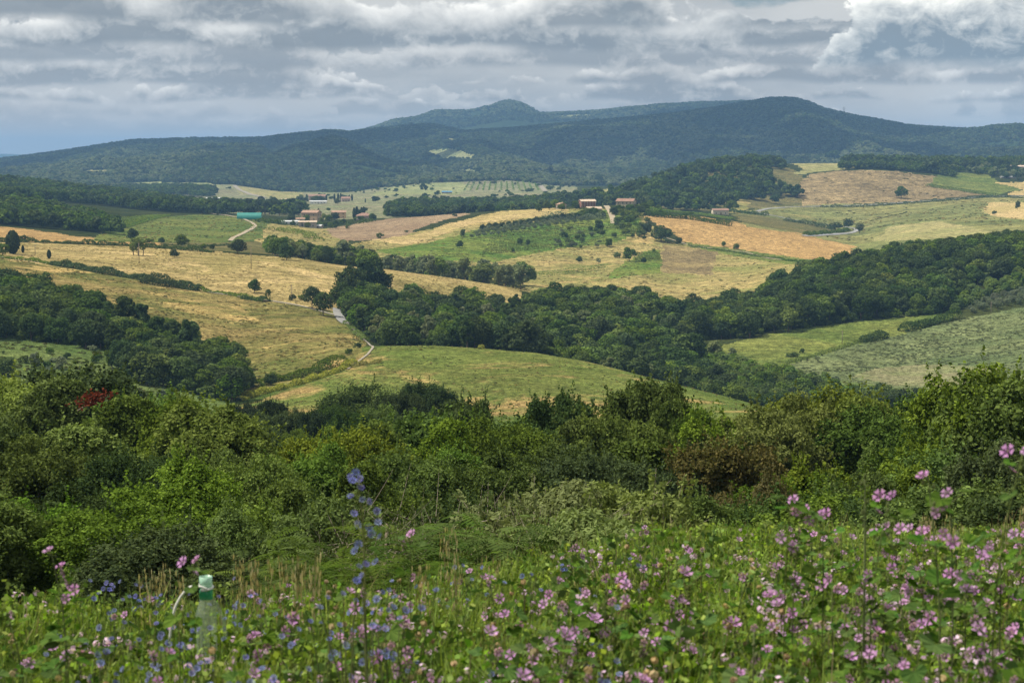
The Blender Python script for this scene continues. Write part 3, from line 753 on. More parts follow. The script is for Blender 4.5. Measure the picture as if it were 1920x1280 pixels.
for k, (px, D, rx, ry) in enumerate([(60, 6500, 620, 520), (-320, 5900, 500, 700), (330, 6700, 520, 330), (660, 5000, 260, 520), (610, 6400, 420, 500), (880, 6700, 330, 300),
                                     (1220, 5600, 760, 560), (1180, 6600, 520, 420), (1500, 6500, 620, 620), (1600, 5400, 380, 300), (1500, 8600, 700, 500)]):
    shade_cloud(px, D, rx, ry, 300 + k, 1450 + 60 * (k % 4))
# ------------------------------------------------------------------ foliage materials
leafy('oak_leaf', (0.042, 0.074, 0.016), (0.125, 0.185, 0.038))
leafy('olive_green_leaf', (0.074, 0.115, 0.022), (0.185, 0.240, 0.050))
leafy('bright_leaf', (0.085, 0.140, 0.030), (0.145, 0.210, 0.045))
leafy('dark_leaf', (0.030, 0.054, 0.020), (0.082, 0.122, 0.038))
leafy('grey_leaf', (0.105, 0.135, 0.080), (0.180, 0.210, 0.130))
leafy('brown_leaf', (0.066, 0.074, 0.026), (0.130, 0.110, 0.045))
leafy('rust_leaf', (0.150, 0.042, 0.022), (0.220, 0.075, 0.035), rnd=0.15)
leafy('poplar_leaf', (0.130, 0.160, 0.075), (0.210, 0.240, 0.110))
leafy('weed_leaf', (0.070, 0.085, 0.028), (0.130, 0.140, 0.045))
leafy('dry_weed_leaf', (0.200, 0.155, 0.060), (0.300, 0.230, 0.095))
leafy('sage_leaf', (0.085, 0.110, 0.052), (0.150, 0.170, 0.085))
leafy('pine_leaf', (0.030, 0.052, 0.026), (0.065, 0.090, 0.045), trans=0.15)
leafy('sumac_leaf', (0.038, 0.070, 0.015), (0.085, 0.130, 0.026), trans=.3)
leafy('hill_oak_leaf', (0.040, 0.066, 0.028), (0.100, 0.140, 0.052), rnd=0.5)
leafy('vine_leaf', (0.100, 0.170, 0.035), (0.180, 0.250, 0.055))
leafy('broom_leaf', (0.150, 0.180, 0.035), (0.360, 0.330, 0.060))
plain('bark', (0.16, 0.125, 0.09), 0.9, 0.3, 6, bump=0.5)
plain('pale_bark', (0.30, 0.25, 0.20), 0.9, 0.3, 6, bump=0.4)


# ------------------------------------------------------------------ tree building
def quads(P, Nrm, size, r, aspect=1.5, diamond=True, lift=0.0):
    """leaf faces at P with normals Nrm"""
    n = len(P)
    a = r.normal(size=(n, 3))
    Nrm = Nrm / (np.linalg.norm(Nrm, axis=1)[:, None] + 1e-9)
    U = np.cross(Nrm, a); U /= np.linalg.norm(U, axis=1)[:, None] + 1e-9
    Vv = np.cross(Nrm, U)
    s = (size * r.uniform(0.7, 1.35, n))[:, None]
    L = U * s * 0.5 * aspect; Wd = Vv * s * 0.5
    if diamond:
        q = np.stack([P - L, P - L * 0.15 + Wd, P + L, P - L * 0.15 - Wd], 1)
    else:
        q = np.stack([P - L - Wd, P - L + Wd, P + L + Wd, P + L - Wd], 1)
    return q.reshape(-1, 3), np.arange(n * 4).reshape(n, 4)


def crown_pts(r, nb, nl, rx=1.0, rz=0.9, bsz=(0.25, 0.42), zc=0.0, spike=0.0, up=0.25, hole=0.0, low=-0.45):
    """leaf positions and normals over a mass of overlapping leaf clumps"""
    d = r.normal(size=(nb, 3)); d /= np.linalg.norm(d, axis=1)[:, None]
    d[:, 2] = np.where(d[:, 2] < low, -d[:, 2], d[:, 2])
    k = r.uniform(0.45, 0.86, nb)[:, None] * (1 + spike * r.uniform(-0.3, 0.5, nb)[:, None])
    Cb = d * k * np.array([rx, rx, rz]) + np.array([0, 0, zc])
    Rb = r.uniform(bsz[0], bsz[1], nb) * (1.15 - 0.35 * (k[:, 0] - 0.45) / 0.4)
    w = Rb**2; w /= w.sum()
    bi = r.choice(nb, nl, p=w)
    e = r.normal(size=(nl, 3)); e /= np.linalg.norm(e, axis=1)[:, None]
    e[:, 2] = np.where(e[:, 2] < low + .1, -e[:, 2] * 0.7, e[:, 2])
    rr = r.uniform(0.72, 1.08, nl) ** 0.8
    P = Cb[bi] + e * (Rb[bi] * rr)[:, None] * np.array([1.05, 1.05, 0.85])
    # drop leaves deep inside another clump
    keep = np.ones(nl, bool)
    for i in range(nb):
        q = (P - Cb[i]) / Rb[i]
        keep &= ~((np.einsum('ij,ij->i', q, q) < 0.42) & (bi != i))
    P = P[keep]; e = e[keep]
    Nn = e + r.normal(size=e.shape) * 0.55 + np.array([0, 0, up])
    return P, Nn, Cb, Rb


def trunk_mb(r, mb, h, base, crownz, Cb, nlimb=7, rad=0.05, lean=0.04, m=0):
    top = np.array([r.uniform(-lean, lean) * h, r.uniform(-lean, lean) * h, crownz])
    n = 7
    s = np.linspace(0, 1, n)[:, None]
    pts = np.array([0, 0, base]) * (1 - s) + top * s + np.sin(s * 5) * r.uniform(-0.01, 0.01, 3) * h
    mb.tube(pts, np.linspace(rad * 1.25, rad * 0.5, n), 7, m)
    for i in r.choice(len(Cb), min(nlimb, len(Cb)), replace=False):
        a = pts[r.integers(2, n - 1)]
        b = Cb[i]
        mid = (a + b) / 2 + np.array([0, 0, -0.04 * h]) + r.normal(size=3) * 0.015 * h
        q = np.linspace(0, 1, 6)[:, None]
        cur = a * (1 - q) ** 2 + 2 * mid * q * (1 - q) + b * q**2
        mb.tube(cur, np.linspace(rad * 0.5, rad * 0.12, 6), 5, m, cap=False)


def near_tree_meshes(seed, kind, nl, leaf):
    """real-size 10 m tree: boughs carry leaf clumps, clumps carry leaves; returns crown mesh and trunk mesh"""
    r = np.random.default_rng(seed)
    if kind == 'broad': nb, rx, rz, zc, bs, spike, cs = 30, 3.7, 4.2, 5.7, (1.0, 1.7), 0.15, (.30, .62)
    elif kind == 'tall': nb, rx, rz, zc, bs, spike, cs = 30, 2.5, 5.0, 5.4, (0.7, 1.3), 0.35, (.26, .52)
    elif kind == 'loose': nb, rx, rz, zc, bs, spike, cs = 34, 3.5, 4.4, 5.4, (0.6, 1.2), 0.35, (.24, .46)
    else: nb, rx, rz, zc, bs, spike, cs = 24, 4.2, 3.6, 4.4, (1.0, 1.7), 0.15, (.30, .60)
    _, _, Cb, Rb = crown_pts(r, nb, 10, rx, rz, bs, zc, spike, 0.5)
    # clumps over each bough
    K = 17
    e = r.normal(size=(nb * K, 3)); e /= np.linalg.norm(e, axis=1)[:, None]
    e[:, 2] = np.where(e[:, 2] < -0.3, -e[:, 2], e[:, 2])
    bi = np.repeat(np.arange(nb), K)
    Cc = Cb[bi] + e * (Rb[bi] * r.uniform(.62, 1.12, nb * K))[:, None]
    keep = np.ones(len(Cc), bool)
    for i in range(nb):
        q = (Cc - Cb[i]) / Rb[i]
        keep &= ~((np.einsum('ij,ij->i', q, q) < 0.35) & (bi != i))
    Cc = Cc[keep]; ec = e[keep]
    Rc = r.uniform(cs[0], cs[1], len(Cc))
    w = Rc ** 2; w /= w.sum()
    ci = r.choice(len(Cc), nl, p=w)
    d = r.normal(size=(nl, 3)) + ec[ci] * .6 + [0, 0, .15]; d /= np.linalg.norm(d, axis=1)[:, None]
    P = Cc[ci] + d * (Rc[ci] * r.uniform(0.2, 1.25, nl) ** .8)[:, None] * np.array([1.1, 1.1, .95])
    Nn = d * .6 + r.normal(size=(nl, 3)) * .6 + [0, 0, .45]
    # leafy shoots standing out of the crown's outline
    ns = 230; kk = r.choice(len(Cc), ns)
    sd = ec[kk] + r.normal(size=(ns, 3)) * .35 + [0, 0, .7]; sd /= np.linalg.norm(sd, axis=1)[:, None]
    sl2 = r.uniform(.45, 1.25, ns); uu = np.tile(np.linspace(.1, 1, 14), ns); ks = np.repeat(np.arange(ns), 14)
    Ps = Cc[kk][ks] + sd[ks] * (Rc[kk][ks] * .5 + sl2[ks] * uu)[:, None] + r.normal(size=(ns * 14, 3)) * (.11 * (1.15 - uu))[:, None]
    P = np.vstack([P, Ps]); Nn = np.vstack([Nn, r.normal(size=(ns * 14, 3)) + [0, 0, .4]]); ci = np.concatenate([ci, kk[ks]])
    q, f = quads(P, Nn, leaf, r, 1.45)
    tc_ = r.uniform(-.22, .22, len(Cc))
    tint = np.clip(r.beta(1.6, 2.0, len(P)) + tc_[ci], 0, 1)
    crown = mesh('crown', q, [f], MAT['oak_leaf'], attr=tint)
    mb = MB(); trunk_mb(r, mb, 10, -0.6, zc + rz * 0.45, Cb, 20, 0.19)
    return crown, mb.mesh('trunk', MAT['bark'], True)


def mat_copy(me, mat):
    """same geometry, another leaf material (cached)"""
    key = me.name + '|' + mat
    if key not in _mc:
        m2 = me.copy(); m2.materials[0] = MAT[mat]
        _mc[key] = m2
    return _mc[key]


_mc = {}
NEARP = {}
for i, k in enumerate(['broad', 'broad', 'tall', 'loose', 'low', 'loose', 'broad']):
    NEARP[i] = near_tree_meshes(40 + i, k, 46000, 0.118)


def mid_mesh(seed, nb, nl, leaf, rx, rz, zc, mat, trunk=True, shape='round', name='tree'):
    """unit-height tree (1 tall) as one mesh, crown + trunk"""
    r = np.random.default_rng(seed)
    if shape == 'cypress':
        z = r.beta(1.2, 1.3, nl); a = r.uniform(0, 2 * math.pi, nl)
        rr = rx * np.sin(np.pi * np.clip(z * 0.93 + 0.05, 0, 1)) ** 0.6 * r.uniform(0.75, 1.1, nl)
        P = np.stack([np.cos(a) * rr, np.sin(a) * rr, 0.06 + z * 0.94], -1)
        Nn = np.stack([np.cos(a), np.sin(a), np.full(nl, .3)], -1) + r.normal(size=(nl, 3)) * .4
        Cb = P[:6]
    elif shape == 'pine':
        P, Nn, Cb, Rb = crown_pts(r, nb, nl, rx, rz, (0.09, 0.16), zc, 0.3, 0.6)
    else:
        P, Nn, Cb, Rb = crown_pts(r, nb, nl, rx, rz, (0.22 * rx, 0.46 * rx), zc, 0.22, 0.5, low=-0.8)
    P[:, 2] = np.where(P[:, 2] < 0.02, 0.02 + r.uniform(0, .1, len(P)), P[:, 2])
    q, f = quads(P, Nn, leaf, r, 1.25)
    tint = r.beta(1.6, 2.2, len(P))
    fs = [f]; V = q; mi = [0] * len(f)
    if trunk:
        mb = MB(); trunk_mb(r, mb, 1, -0.06, zc, Cb, 4, 0.022)
        v2 = np.vstack(mb.V); f4 = np.vstack(mb.F4) + len(V)
        fs = [np.vstack([f, f4])]; V = np.vstack([V, v2]); mi += [1] * len(f4); tint = np.concatenate([tint, np.zeros(len(f4))])
    return mesh(name, V, fs, [MAT[mat], MAT['bark']], mi, attr=tint)


MID = {}
def mids(key, n, seed, **kw):
    MID[key] = [mid_mesh(seed + i, **kw) for i in range(n)]
mids('oak', 5, 100, nb=34, nl=3800, leaf=0.052, rx=0.46, rz=0.46, zc=0.50, mat='oak_leaf')
mids('darkoak', 4, 120, nb=34, nl=3800, leaf=0.052, rx=0.47, rz=0.46, zc=0.50, mat='dark_leaf')
mids('bright', 3, 140, nb=26, nl=2600, leaf=0.062, rx=0.46, rz=0.46, zc=0.50, mat='bright_leaf')
mids('olivegreen', 3, 150, nb=26, nl=2600, leaf=0.060, rx=0.46, rz=0.46, zc=0.50, mat='olive_green_leaf')
mids('poplar', 4, 160, nb=30, nl=2200, leaf=0.055, rx=0.27, rz=0.50, zc=0.52, mat='poplar_leaf')
mids('tall', 3, 170, nb=30, nl=2400, leaf=0.055, rx=0.29, rz=0.48, zc=0.52, mat='dark_leaf')
mids('pine', 3, 180, nb=22, nl=1500, leaf=0.055, rx=0.28, rz=0.24, zc=0.74, mat='pine_leaf', shape='pine')
mids('umbrella', 2, 185, nb=26, nl=3200, leaf=0.055, rx=0.55, rz=0.26, zc=0.70, mat='dark_leaf')
mids('cypress', 2, 190, nb=10, nl=900, leaf=0.060, rx=0.12, rz=0.5, zc=0.5, mat='pine_leaf', shape='cypress')
mids('fatcypress', 1, 195, nb=10, nl=1800, leaf=0.060, rx=0.25, rz=0.5, zc=0.5, mat='pine_leaf', shape='cypress')
mids('olive', 3, 200, nb=22, nl=1300, leaf=0.065, rx=0.50, rz=0.36, zc=0.58, mat='grey_leaf')
mids('bush', 4, 210, nb=16, nl=1100, leaf=0.095, rx=0.60, rz=0.46, zc=0.42, mat='oak_leaf', trunk=False)
mids('darkbush', 3, 220, nb=16, nl=1100, leaf=0.095, rx=0.60, rz=0.46, zc=0.42, mat='dark_leaf', trunk=False)
mids('brightbush', 3, 230, nb=16, nl=1100, leaf=0.095, rx=0.60, rz=0.46, zc=0.42, mat='bright_leaf', trunk=False)
mids('broom', 2, 240, nb=14, nl=800, leaf=0.10, rx=0.60, rz=0.46, zc=0.42, mat='broom_leaf', trunk=False)
mids('greybush', 2, 250, nb=16, nl=1100, leaf=0.095, rx=0.60, rz=0.46, zc=0.42, mat='grey_leaf', trunk=False)
mids('hilloak', 5, 260, nb=9, nl=170, leaf=0.26, rx=0.52, rz=0.42, zc=0.50, mat='hill_oak_leaf', trunk=False)
mids('hillpale', 2, 270, nb=9, nl=170, leaf=0.26, rx=0.52, rz=0.42, zc=0.50, mat='poplar_leaf', trunk=False)
mids('farforest', 3, 280, nb=14, nl=620, leaf=0.13, rx=0.50, rz=0.44, zc=0.52, mat='oak_leaf', trunk=False)
mids('farpale', 2, 290, nb=14, nl=620, leaf=0.13, rx=0.50, rz=0.44, zc=0.52, mat='poplar_leaf', trunk=False)
mids('fardark', 2, 295, nb=14, nl=620, leaf=0.13, rx=0.50, rz=0.44, zc=0.52, mat='dark_leaf', trunk=False)


# ------------------------------------------------------------------ scattering: instances for what nobody could count
def scatter(name, pts, scl, rz, protos, idx, kind='stuff', tilt=None):
    if not len(pts): return None
    me = bpy.data.meshes.new(name)
    me.vertices.add(len(pts)); me.vertices.foreach_set('co', np.asarray(pts, np.float32).ravel())
    def at_(n, t, v, k='value'):
        a = me.attributes.new(n, t, 'POINT'); a.data.foreach_set(k, v)
    scl = np.asarray(scl, np.float32)
    if scl.ndim == 1: scl = np.repeat(scl[:, None], 3, 1)
    at_('scl', 'FLOAT_VECTOR', scl.astype(np.float32).ravel(), 'vector')
    r = np.zeros((len(pts), 3), np.float32); r[:, 2] = rz
    if tilt is not None: r[:, :2] = tilt
    at_('rot', 'FLOAT_VECTOR', r.ravel(), 'vector')
    at_('pick', 'INT', np.asarray(idx, np.int32))
    col = bpy.data.collections.new(name + '_kinds')
    for i, m in enumerate(protos):
        col.objects.link(bpy.data.objects.new(name + '_kind_%02d' % i, m))
    ng = bpy.data.node_groups.new(name + '_scatter', 'GeometryNodeTree')
    ng.interface.new_socket('Geometry', in_out='INPUT', socket_type='NodeSocketGeometry')
    ng.interface.new_socket('Geometry', in_out='OUTPUT', socket_type='NodeSocketGeometry')
    ng.is_modifier = True
    N = NT(ng)
    a = N.new('NodeGroupInput'); b = N.new('NodeGroupOutput')
    ci = N.new('GeometryNodeCollectionInfo')
    ci.inputs['Collection'].default_value = col
    ci.inputs['Separate Children'].default_value = True
    ci.inputs['Reset Children'].default_value = True
    def na(nm, t):
        nd = N.new('GeometryNodeInputNamedAttribute'); nd.data_type = t; nd.inputs[0].default_value = nm
        return nd.outputs[0]
    ip = N.new('GeometryNodeInstanceOnPoints')
    N.put(ip.inputs['Points'], a.outputs[0]); N.put(ip.inputs['Instance'], ci.outputs[0])
    ip.inputs['Pick Instance'].default_value = True
    N.put(ip.inputs['Instance Index'], na('pick', 'INT'))
    e2r = N.new('FunctionNodeEulerToRotation')
    N.put(e2r.inputs[0], na('rot', 'FLOAT_VECTOR'))
    N.put(ip.inputs['Rotation'], e2r.outputs[0])
    N.put(ip.inputs['Scale'], na('scl', 'FLOAT_VECTOR'))
    N.put(b.inputs[0], ip.outputs[0])
    o = link(name, me)
    md = o.modifiers.new('scatter', 'NODES'); md.node_group = ng
    tag(o, kind=kind)
    return o


def grid_pts(poly, d0, d1, step, tlim=(-0.36, 0.36), jit=0.9, seed=1, maxpx=None):
    """jittered ground points with spacing step whose photo position falls in poly"""
    r = np.random.default_rng(seed)
    x0, x1 = tlim[0] * d1, tlim[1] * d1
    pxs = [p[0] for p in poly]
    x0 = max(x0, min(pix_dir(min(pxs), 500)[0] * d1, pix_dir(min(pxs), 500)[0] * d0) - step)
    x1 = min(x1, max(pix_dir(max(pxs), 500)[0] * d1, pix_dir(max(pxs), 500)[0] * d0) + step)
    gx, gy = np.meshgrid(np.arange(x0, x1, step), np.arange(d0, d1, step))
    gx = gx.ravel() + r.uniform(-.5, .5, gx.size) * step * jit
    gy = gy.ravel() + r.uniform(-.5, .5, gy.size) * step * jit
    ok = (np.abs(gx / gy) < tlim[1]) & (gy > d0) & (gy < d1)
    gx, gy = gx[ok], gy[ok]
    z = hgt(gx, gy)
    px, py = proj(gx, gy, z)
    ok = inpoly(px, py, poly)
    return np.stack([gx[ok], gy[ok], z[ok]], -1)


# woods: name, label, kinds, polygon, dmin, dmax, spacing, (height range)
WOODS = [
    ('centre', 'oak in the gully wood behind the grassy hill', 'oaks in the wood behind the grassy hill', ['oak', 'darkoak', 'oak', 'tall', 'oak', 'olivegreen', 'darkoak', 'poplar'],
     [(636, 545), (700, 560), (760, 573), (860, 586), (980, 594), (1010, 576), (1100, 574), (1200, 578), (1275, 596), (1290, 640), (1300, 690), (1305, 800), (1000, 780), (800, 740), (735, 668), (725, 652), (700, 642), (690, 632), (660, 606)], 648, 1010, 7.6, (7, 14)),
    ('left', 'oak of the left hillside wood', 'oaks in the left hillside wood', ['darkoak', 'darkoak', 'oak'],
     [(-500, 555), (0, 560), (80, 568), (150, 588), (195, 612), (212, 645), (190, 660), (100, 645), (0, 638), (-500, 640)], 600, 790, 7.8, (7.5, 14)),
    ('clump', 'tree of the thicket beside the hay field', 'trees in the thicket beside the hay field', ['darkoak', 'tall', 'oak', 'olivegreen', 'oak'],
     [(205, 650), (240, 628), (330, 648), (400, 668), (450, 698), (468, 728), (440, 752), (330, 770), (235, 735), (228, 690), (205, 672)], 540, 730, 6.6, (7.5, 11)),
    ('right', 'oak of the right hillside wood', 'oaks in the wood climbing the right hillside', ['darkoak', 'darkoak', 'oak', 'darkoak', 'tall', 'darkoak', 'oak', 'olivegreen'],
     [(1285, 645), (1400, 635), (1600, 602), (1765, 589), (1790, 560), (1850, 535), (1920, 515), (2500, 470), (2500, 400), (1920, 463), (1700, 488), (1500, 528), (1400, 580), (1285, 595)], 870, 1200, 8.2, (8, 14.5)),
]
WOODS.append(('east', 'oak of the low wood band below the right fields', 'oaks in the low wood band below the right fields', ['darkoak', 'oak', 'oak'],
     [(1295, 700), (1420, 730), (1560, 751), (1700, 767), (1800, 779), (1800, 840), (1295, 840)], 640, 745, 6.6, (7, 10)))
TLIST = []   # (D, x, y, z, height, kind, label, group)
STUFF = {}
rw = np.random.default_rng(11)
for nm, lab, grp, kinds, poly, d0, d1, st, hr in WOODS:
    P = grid_pts(poly, d0, d1, st, seed=len(nm) + 5)
    for p in P:
        TLIST.append((p[1], p[0], p[1], p[2], rw.uniform(*hr), kinds[rw.integers(len(kinds))], lab, grp, nm))
print('wood trees', len(TLIST))
TLIST.sort(key=lambda a: a[0])

LEAFNAME = {'oak': 'oak_tree', 'darkoak': 'oak_tree', 'tall': 'tall_oak_tree', 'olivegreen': 'oak_tree', 'poplar': 'poplar_tree', 'bright': 'acacia_tree',
            'pine': 'pine_tree', 'umbrella': 'stone_pine_tree', 'cypress': 'cypress_tree', 'fatcypress': 'cypress_tree', 'olive': 'olive_tree',
            'bush': 'shrub', 'darkbush': 'shrub', 'brightbush': 'shrub', 'greybush': 'shrub', 'broom': 'broom_shrub'}


def plant(kind, x, y, z, h, label, group=None, w=1.0, cat=None, name=None):
    me = MID[kind][rw.integers(len(MID[kind]))]
    o = link(name or LEAFNAME[kind], me, None, (x, y, z - 0.03 * h), rw.uniform(0, 6.28), (h * w, h * w, h))
    tag(o, label, cat or ('shrub' if 'bush' in kind or kind == 'broom' else 'tree'), group)
    return o


N_IND = 100
def shape_word(h, w, a, b):
    return ('tall ' if h > b else 'low ' if h < a else '') + ('spreading ' if w > 1.07 else 'slim ' if w < .96 else '')


for k, t in enumerate(TLIST):
    if k < N_IND:
        wv = rw.uniform(0.9, 1.15); px_t = proj(t[1], t[2], t[3])[0]
        where = {'left': ', near the picture edge' if px_t < 70 else ', towards the thicket' if px_t > 140 else ', at its middle',
                 'clump': ', on its left side' if px_t < 290 else ', on its right side' if px_t > 375 else ', in its middle',
                 'east': ', left end' if px_t < 1450 else ', right end', 'centre': ', left part' if px_t < 900 else ', right part' if px_t > 1200 else ', middle part', 'right': ''}[t[8]]
        plant(t[5], t[1], t[2], t[3], t[4], shape_word(t[4], wv, 9.5, 11.2) + t[6] + where, t[7], w=wv)
    else:
        STUFF.setdefault(t[8], []).append(t)
names = {'centre': 'gully_wood', 'left': 'hillside_wood', 'clump': 'thicket', 'right': 'ridge_wood', 'east': 'low_wood'}
for k, L in STUFF.items():
    ks = sorted(set(t[5] for t in L)); pr = []; off = {}
    for q in ks:
        off[q] = len(pr); pr += MID[q]
    pts = [(t[1], t[2], t[3] - 0.3) for t in L]
    sc_ = np.array([t[4] for t in L]); wv = rw.uniform(0.9, 1.15, len(L))
    scatter(names[k], pts, np.stack([sc_ * wv, sc_ * wv, sc_], -1), rw.uniform(0, 6.28, len(L)), pr, [off[t[5]] + rw.integers(len(MID[t[5]])) for t in L])


def wood(name, kinds, poly, d0, d1, step, hr, seed=1, jit=0.9, thin=None):
    P = grid_pts(poly, d0, d1, step, seed=seed, jit=jit)
    if thin is not None:
        f = fbm(P[:, 0] / thin[0], P[:, 1] / thin[0], 3)
        P = P[f > thin[1]]
    n = len(P)
    if not n: print('EMPTY', name); return
    pr = []; off = {}
    for q in sorted(set(kinds)):
        off[q] = len(pr); pr += MID[q]
    ch = [kinds[i] for i in rw.integers(len(kinds), size=n)]
    hh = rw.uniform(hr[0], hr[1], n); wv = rw.uniform(0.9, 1.2, n)
    P[:, 2] -= 0.04 * hh
    o = scatter(name, P, np.stack([hh * wv, hh * wv, hh], -1), rw.uniform(0, 6.28, n), pr, [off[q] + rw.integers(len(MID[q])) for q in ch])
    print(name, n)
    return o


for nm, lab, grp, kinds, poly, d0, d1, st, hr in WOODS:
    wood('undergrowth', ['darkbush', 'bush', 'bush'], poly, d0, d1, 5.5, (2.5, 5.5), 71, thin=(18, -0.25))
# further woods that read as one mass
wood('poplar_wood', ['poplar', 'poplar', 'poplar', 'poplar', 'olivegreen'], [(640, 492), (720, 496), (850, 508), (960, 520), (985, 540), (960, 560), (850, 545), (720, 520), (640, 508)], 1090, 1230, 11.5, (11, 18), 3, thin=(40, -.18))
wood('stream_wood', ['oak', 'darkoak', 'poplar', 'olivegreen', 'bright'], [(500, 470), (560, 474), (640, 486), (700, 492), (700, 515), (640, 505), (560, 490), (500, 482)], 1040, 1240, 10, (6, 13), 4, thin=(30, -.12))
wood('valley_wood', ['farforest', 'fardark', 'farforest'], [(-500, 395), (0, 382), (60, 388), (110, 402), (165, 408), (215, 432), (232, 452), (140, 443), (60, 429), (0, 421), (-500, 410)], 1330, 1700, 10, (10, 14), 5)
wood('hilltop_wood', ['fardark', 'farforest'], [(-500, 332), (0, 341), (100, 350), (200, 361), (300, 375), (375, 388), (400, 402), (300, 398), (200, 387), (120, 380), (60, 381), (0, 379), (-500, 372)], 1900, 2560, 12, (10, 15), 6)
wood('dark_valley_wood', ['fardark', 'farforest'], [(725, 398), (745, 388), (900, 380), (1060, 372), (1070, 420), (740, 425)], 1950, 2560, 11, (10, 15), 7)
wood('village_hill_wood', ['fardark', 'farforest', 'fardark'], [(1050, 396), (1060, 380), (1140, 372), (1200, 352), (1300, 318), (1340, 305), (1462, 303), (1470, 328), (1430, 345), (1490, 358), (1500, 372), (1455, 384), (1410, 388),
      (1400, 378), (1372, 380), (1385, 392), (1360, 397), (1280, 398), (1200, 390), (1120, 392)], 1960, 3000, 13, (7, 18), 8, thin=(55, -0.06))
wood('valley_trees_wood', ['pine', 'fardark', 'farforest'], [(385, 396), (470, 390), (560, 394), (575, 402), (560, 408), (500, 404), (385, 402)], 1850, 2500, 13, (10, 17), 9, thin=(50, -.15))
wood('far_valley_wood', ['farforest', 'fardark'], [(215, 356), (330, 352), (410, 358), (400, 372), (330, 368), (215, 364)], 3300, 4100, 14, (10, 14), 10)
wood('ridge_top_wood', ['farforest', 'fardark'], [(1545, 301), (1600, 305), (1700, 308), (1800, 308), (2500, 305), (2500, 310), (1800, 318), (1700, 312), (1600, 309)], 2900, 3200, 12, (10, 17), 12)
wood('ridge_hedge_wood', ['farforest', 'fardark'], [(1576, 319), (1640, 317), (1740, 325), (1790, 334), (1790, 322), (1720, 315), (1640, 313), (1576, 314)], 2680, 2960, 10, (9, 13), 13)
wood('ridge_garden_wood', ['farforest', 'fardark', 'farpale'], [(1760, 322), (1850, 318), (2500, 312), (2500, 335), (1910, 340), (1862, 333), (1800, 324)], 2700, 3000, 15, (8, 13), 14, thin=(60, -0.15))
wood('acacia_thicket', ['brightbush', 'bright', 'bright'], [(1770, 592), (1795, 563), (1850, 538), (1920, 517), (2500, 472), (2500, 505), (1920, 545), (1850, 562), (1800, 585)], 880, 1150, 6.5, (4.5, 7.5), 15)
wood('olive_grove', ['olive'], [(1800, 592), (1850, 566), (1920, 548), (2500, 508), (2500, 535), (1920, 570), (1850, 585)], 880, 1100, 6.5, (3.5, 5), 16, jit=0.3)
wood('acacia_scrub', ['brightbush', 'bright', 'brightbush'], [(1292, 668), (1330, 660), (1400, 688), (1500, 712), (1570, 728), (1560, 745), (1440, 732), (1330, 712), (1292, 695)], 690, 960, 5.0, (3.5, 6.5), 17)
wood('low_gully_scrub', ['brightbush', 'olivegreen'], [(1080, 612), (1130, 612), (1190, 640), (1240, 655), (1200, 668), (1130, 648), (1080, 640)], 690, 900, 7.0, (7, 11.5), 18)

# the forest coat of the far hills
clear = [r_ for r_ in REG if r_[0] == 'hillside_clearing']
def hill_forest(name, d0, d1, step, hr, seed, poly=ALL, kinds=('hilloak',) * 5, tl=(-0.33, 0.33)):
    r = np.random.default_rng(seed)
    x1 = tl[1] * d1
    gx, gy = np.meshgrid(np.arange(-x1, x1, step), np.arange(d0, d1, step))
    gx = gx.ravel() + r.uniform(-.5, .5, gx.size) * step; gy = gy.ravel() + r.uniform(-.5, .5, gy.size) * step
    ok = np.abs(gx / gy) < tl[1]; gx = gx[ok]; gy = gy[ok]
    z = hgt(gx, gy); px, py = proj(gx, gy, z)
    # leave out what faces away and hides behind nearer ground
    ok = np.ones(len(gx), bool)
    for fr in (0.97, 0.93, 0.88, 0.8, 0.7):
        zz = hgt(gx * fr, gy * fr)
        ok &= (zz / (gy * fr) < (z + hr[1] + 6) / gy)
    if poly is not ALL: ok &= inpoly(px, py, poly)
    for _, _, pl_, a, b in clear:
        ok &= ~(inpoly(px, py, pl_) & (gy > a) & (gy < b))
    dens = fbm(gx / 160, gy / 160, 3)
    ok &= dens > -0.42
    P = np.stack([gx, gy, z], -1)[ok]; n = len(P)
    pale = fbm(P[:, 0] / 500 + 9, P[:, 1] / 700, 3) > 0.12
    pr = MID['hilloak'] + MID['hillpale']
    pick = np.where(pale & (r.random(n) < 0.55), 5 + r.integers(0, 2, n), r.integers(0, 5, n))
    hh = r.uniform(hr[0], hr[1], n) * (1 + 0.25 * fbm(P[:, 0] / 90, P[:, 1] / 90, 2)); wv = r.uniform(0.95, 1.35, n)
    P[:, 2] -= 1.0
    scatter(name, P, np.stack([hh * wv, hh * wv, hh], -1), r.uniform(0, 6.28, n), pr, pick)
    print(name, n)
hill_forest('hill_forest', 3990, 5600, 11.5, (9, 14), 21)
hill_forest('mountain_forest', 5600, 7250, 14, (10, 15), 22)
hill_forest('far_mountain_forest', 8600, 9700, 22, (12, 18), 23)

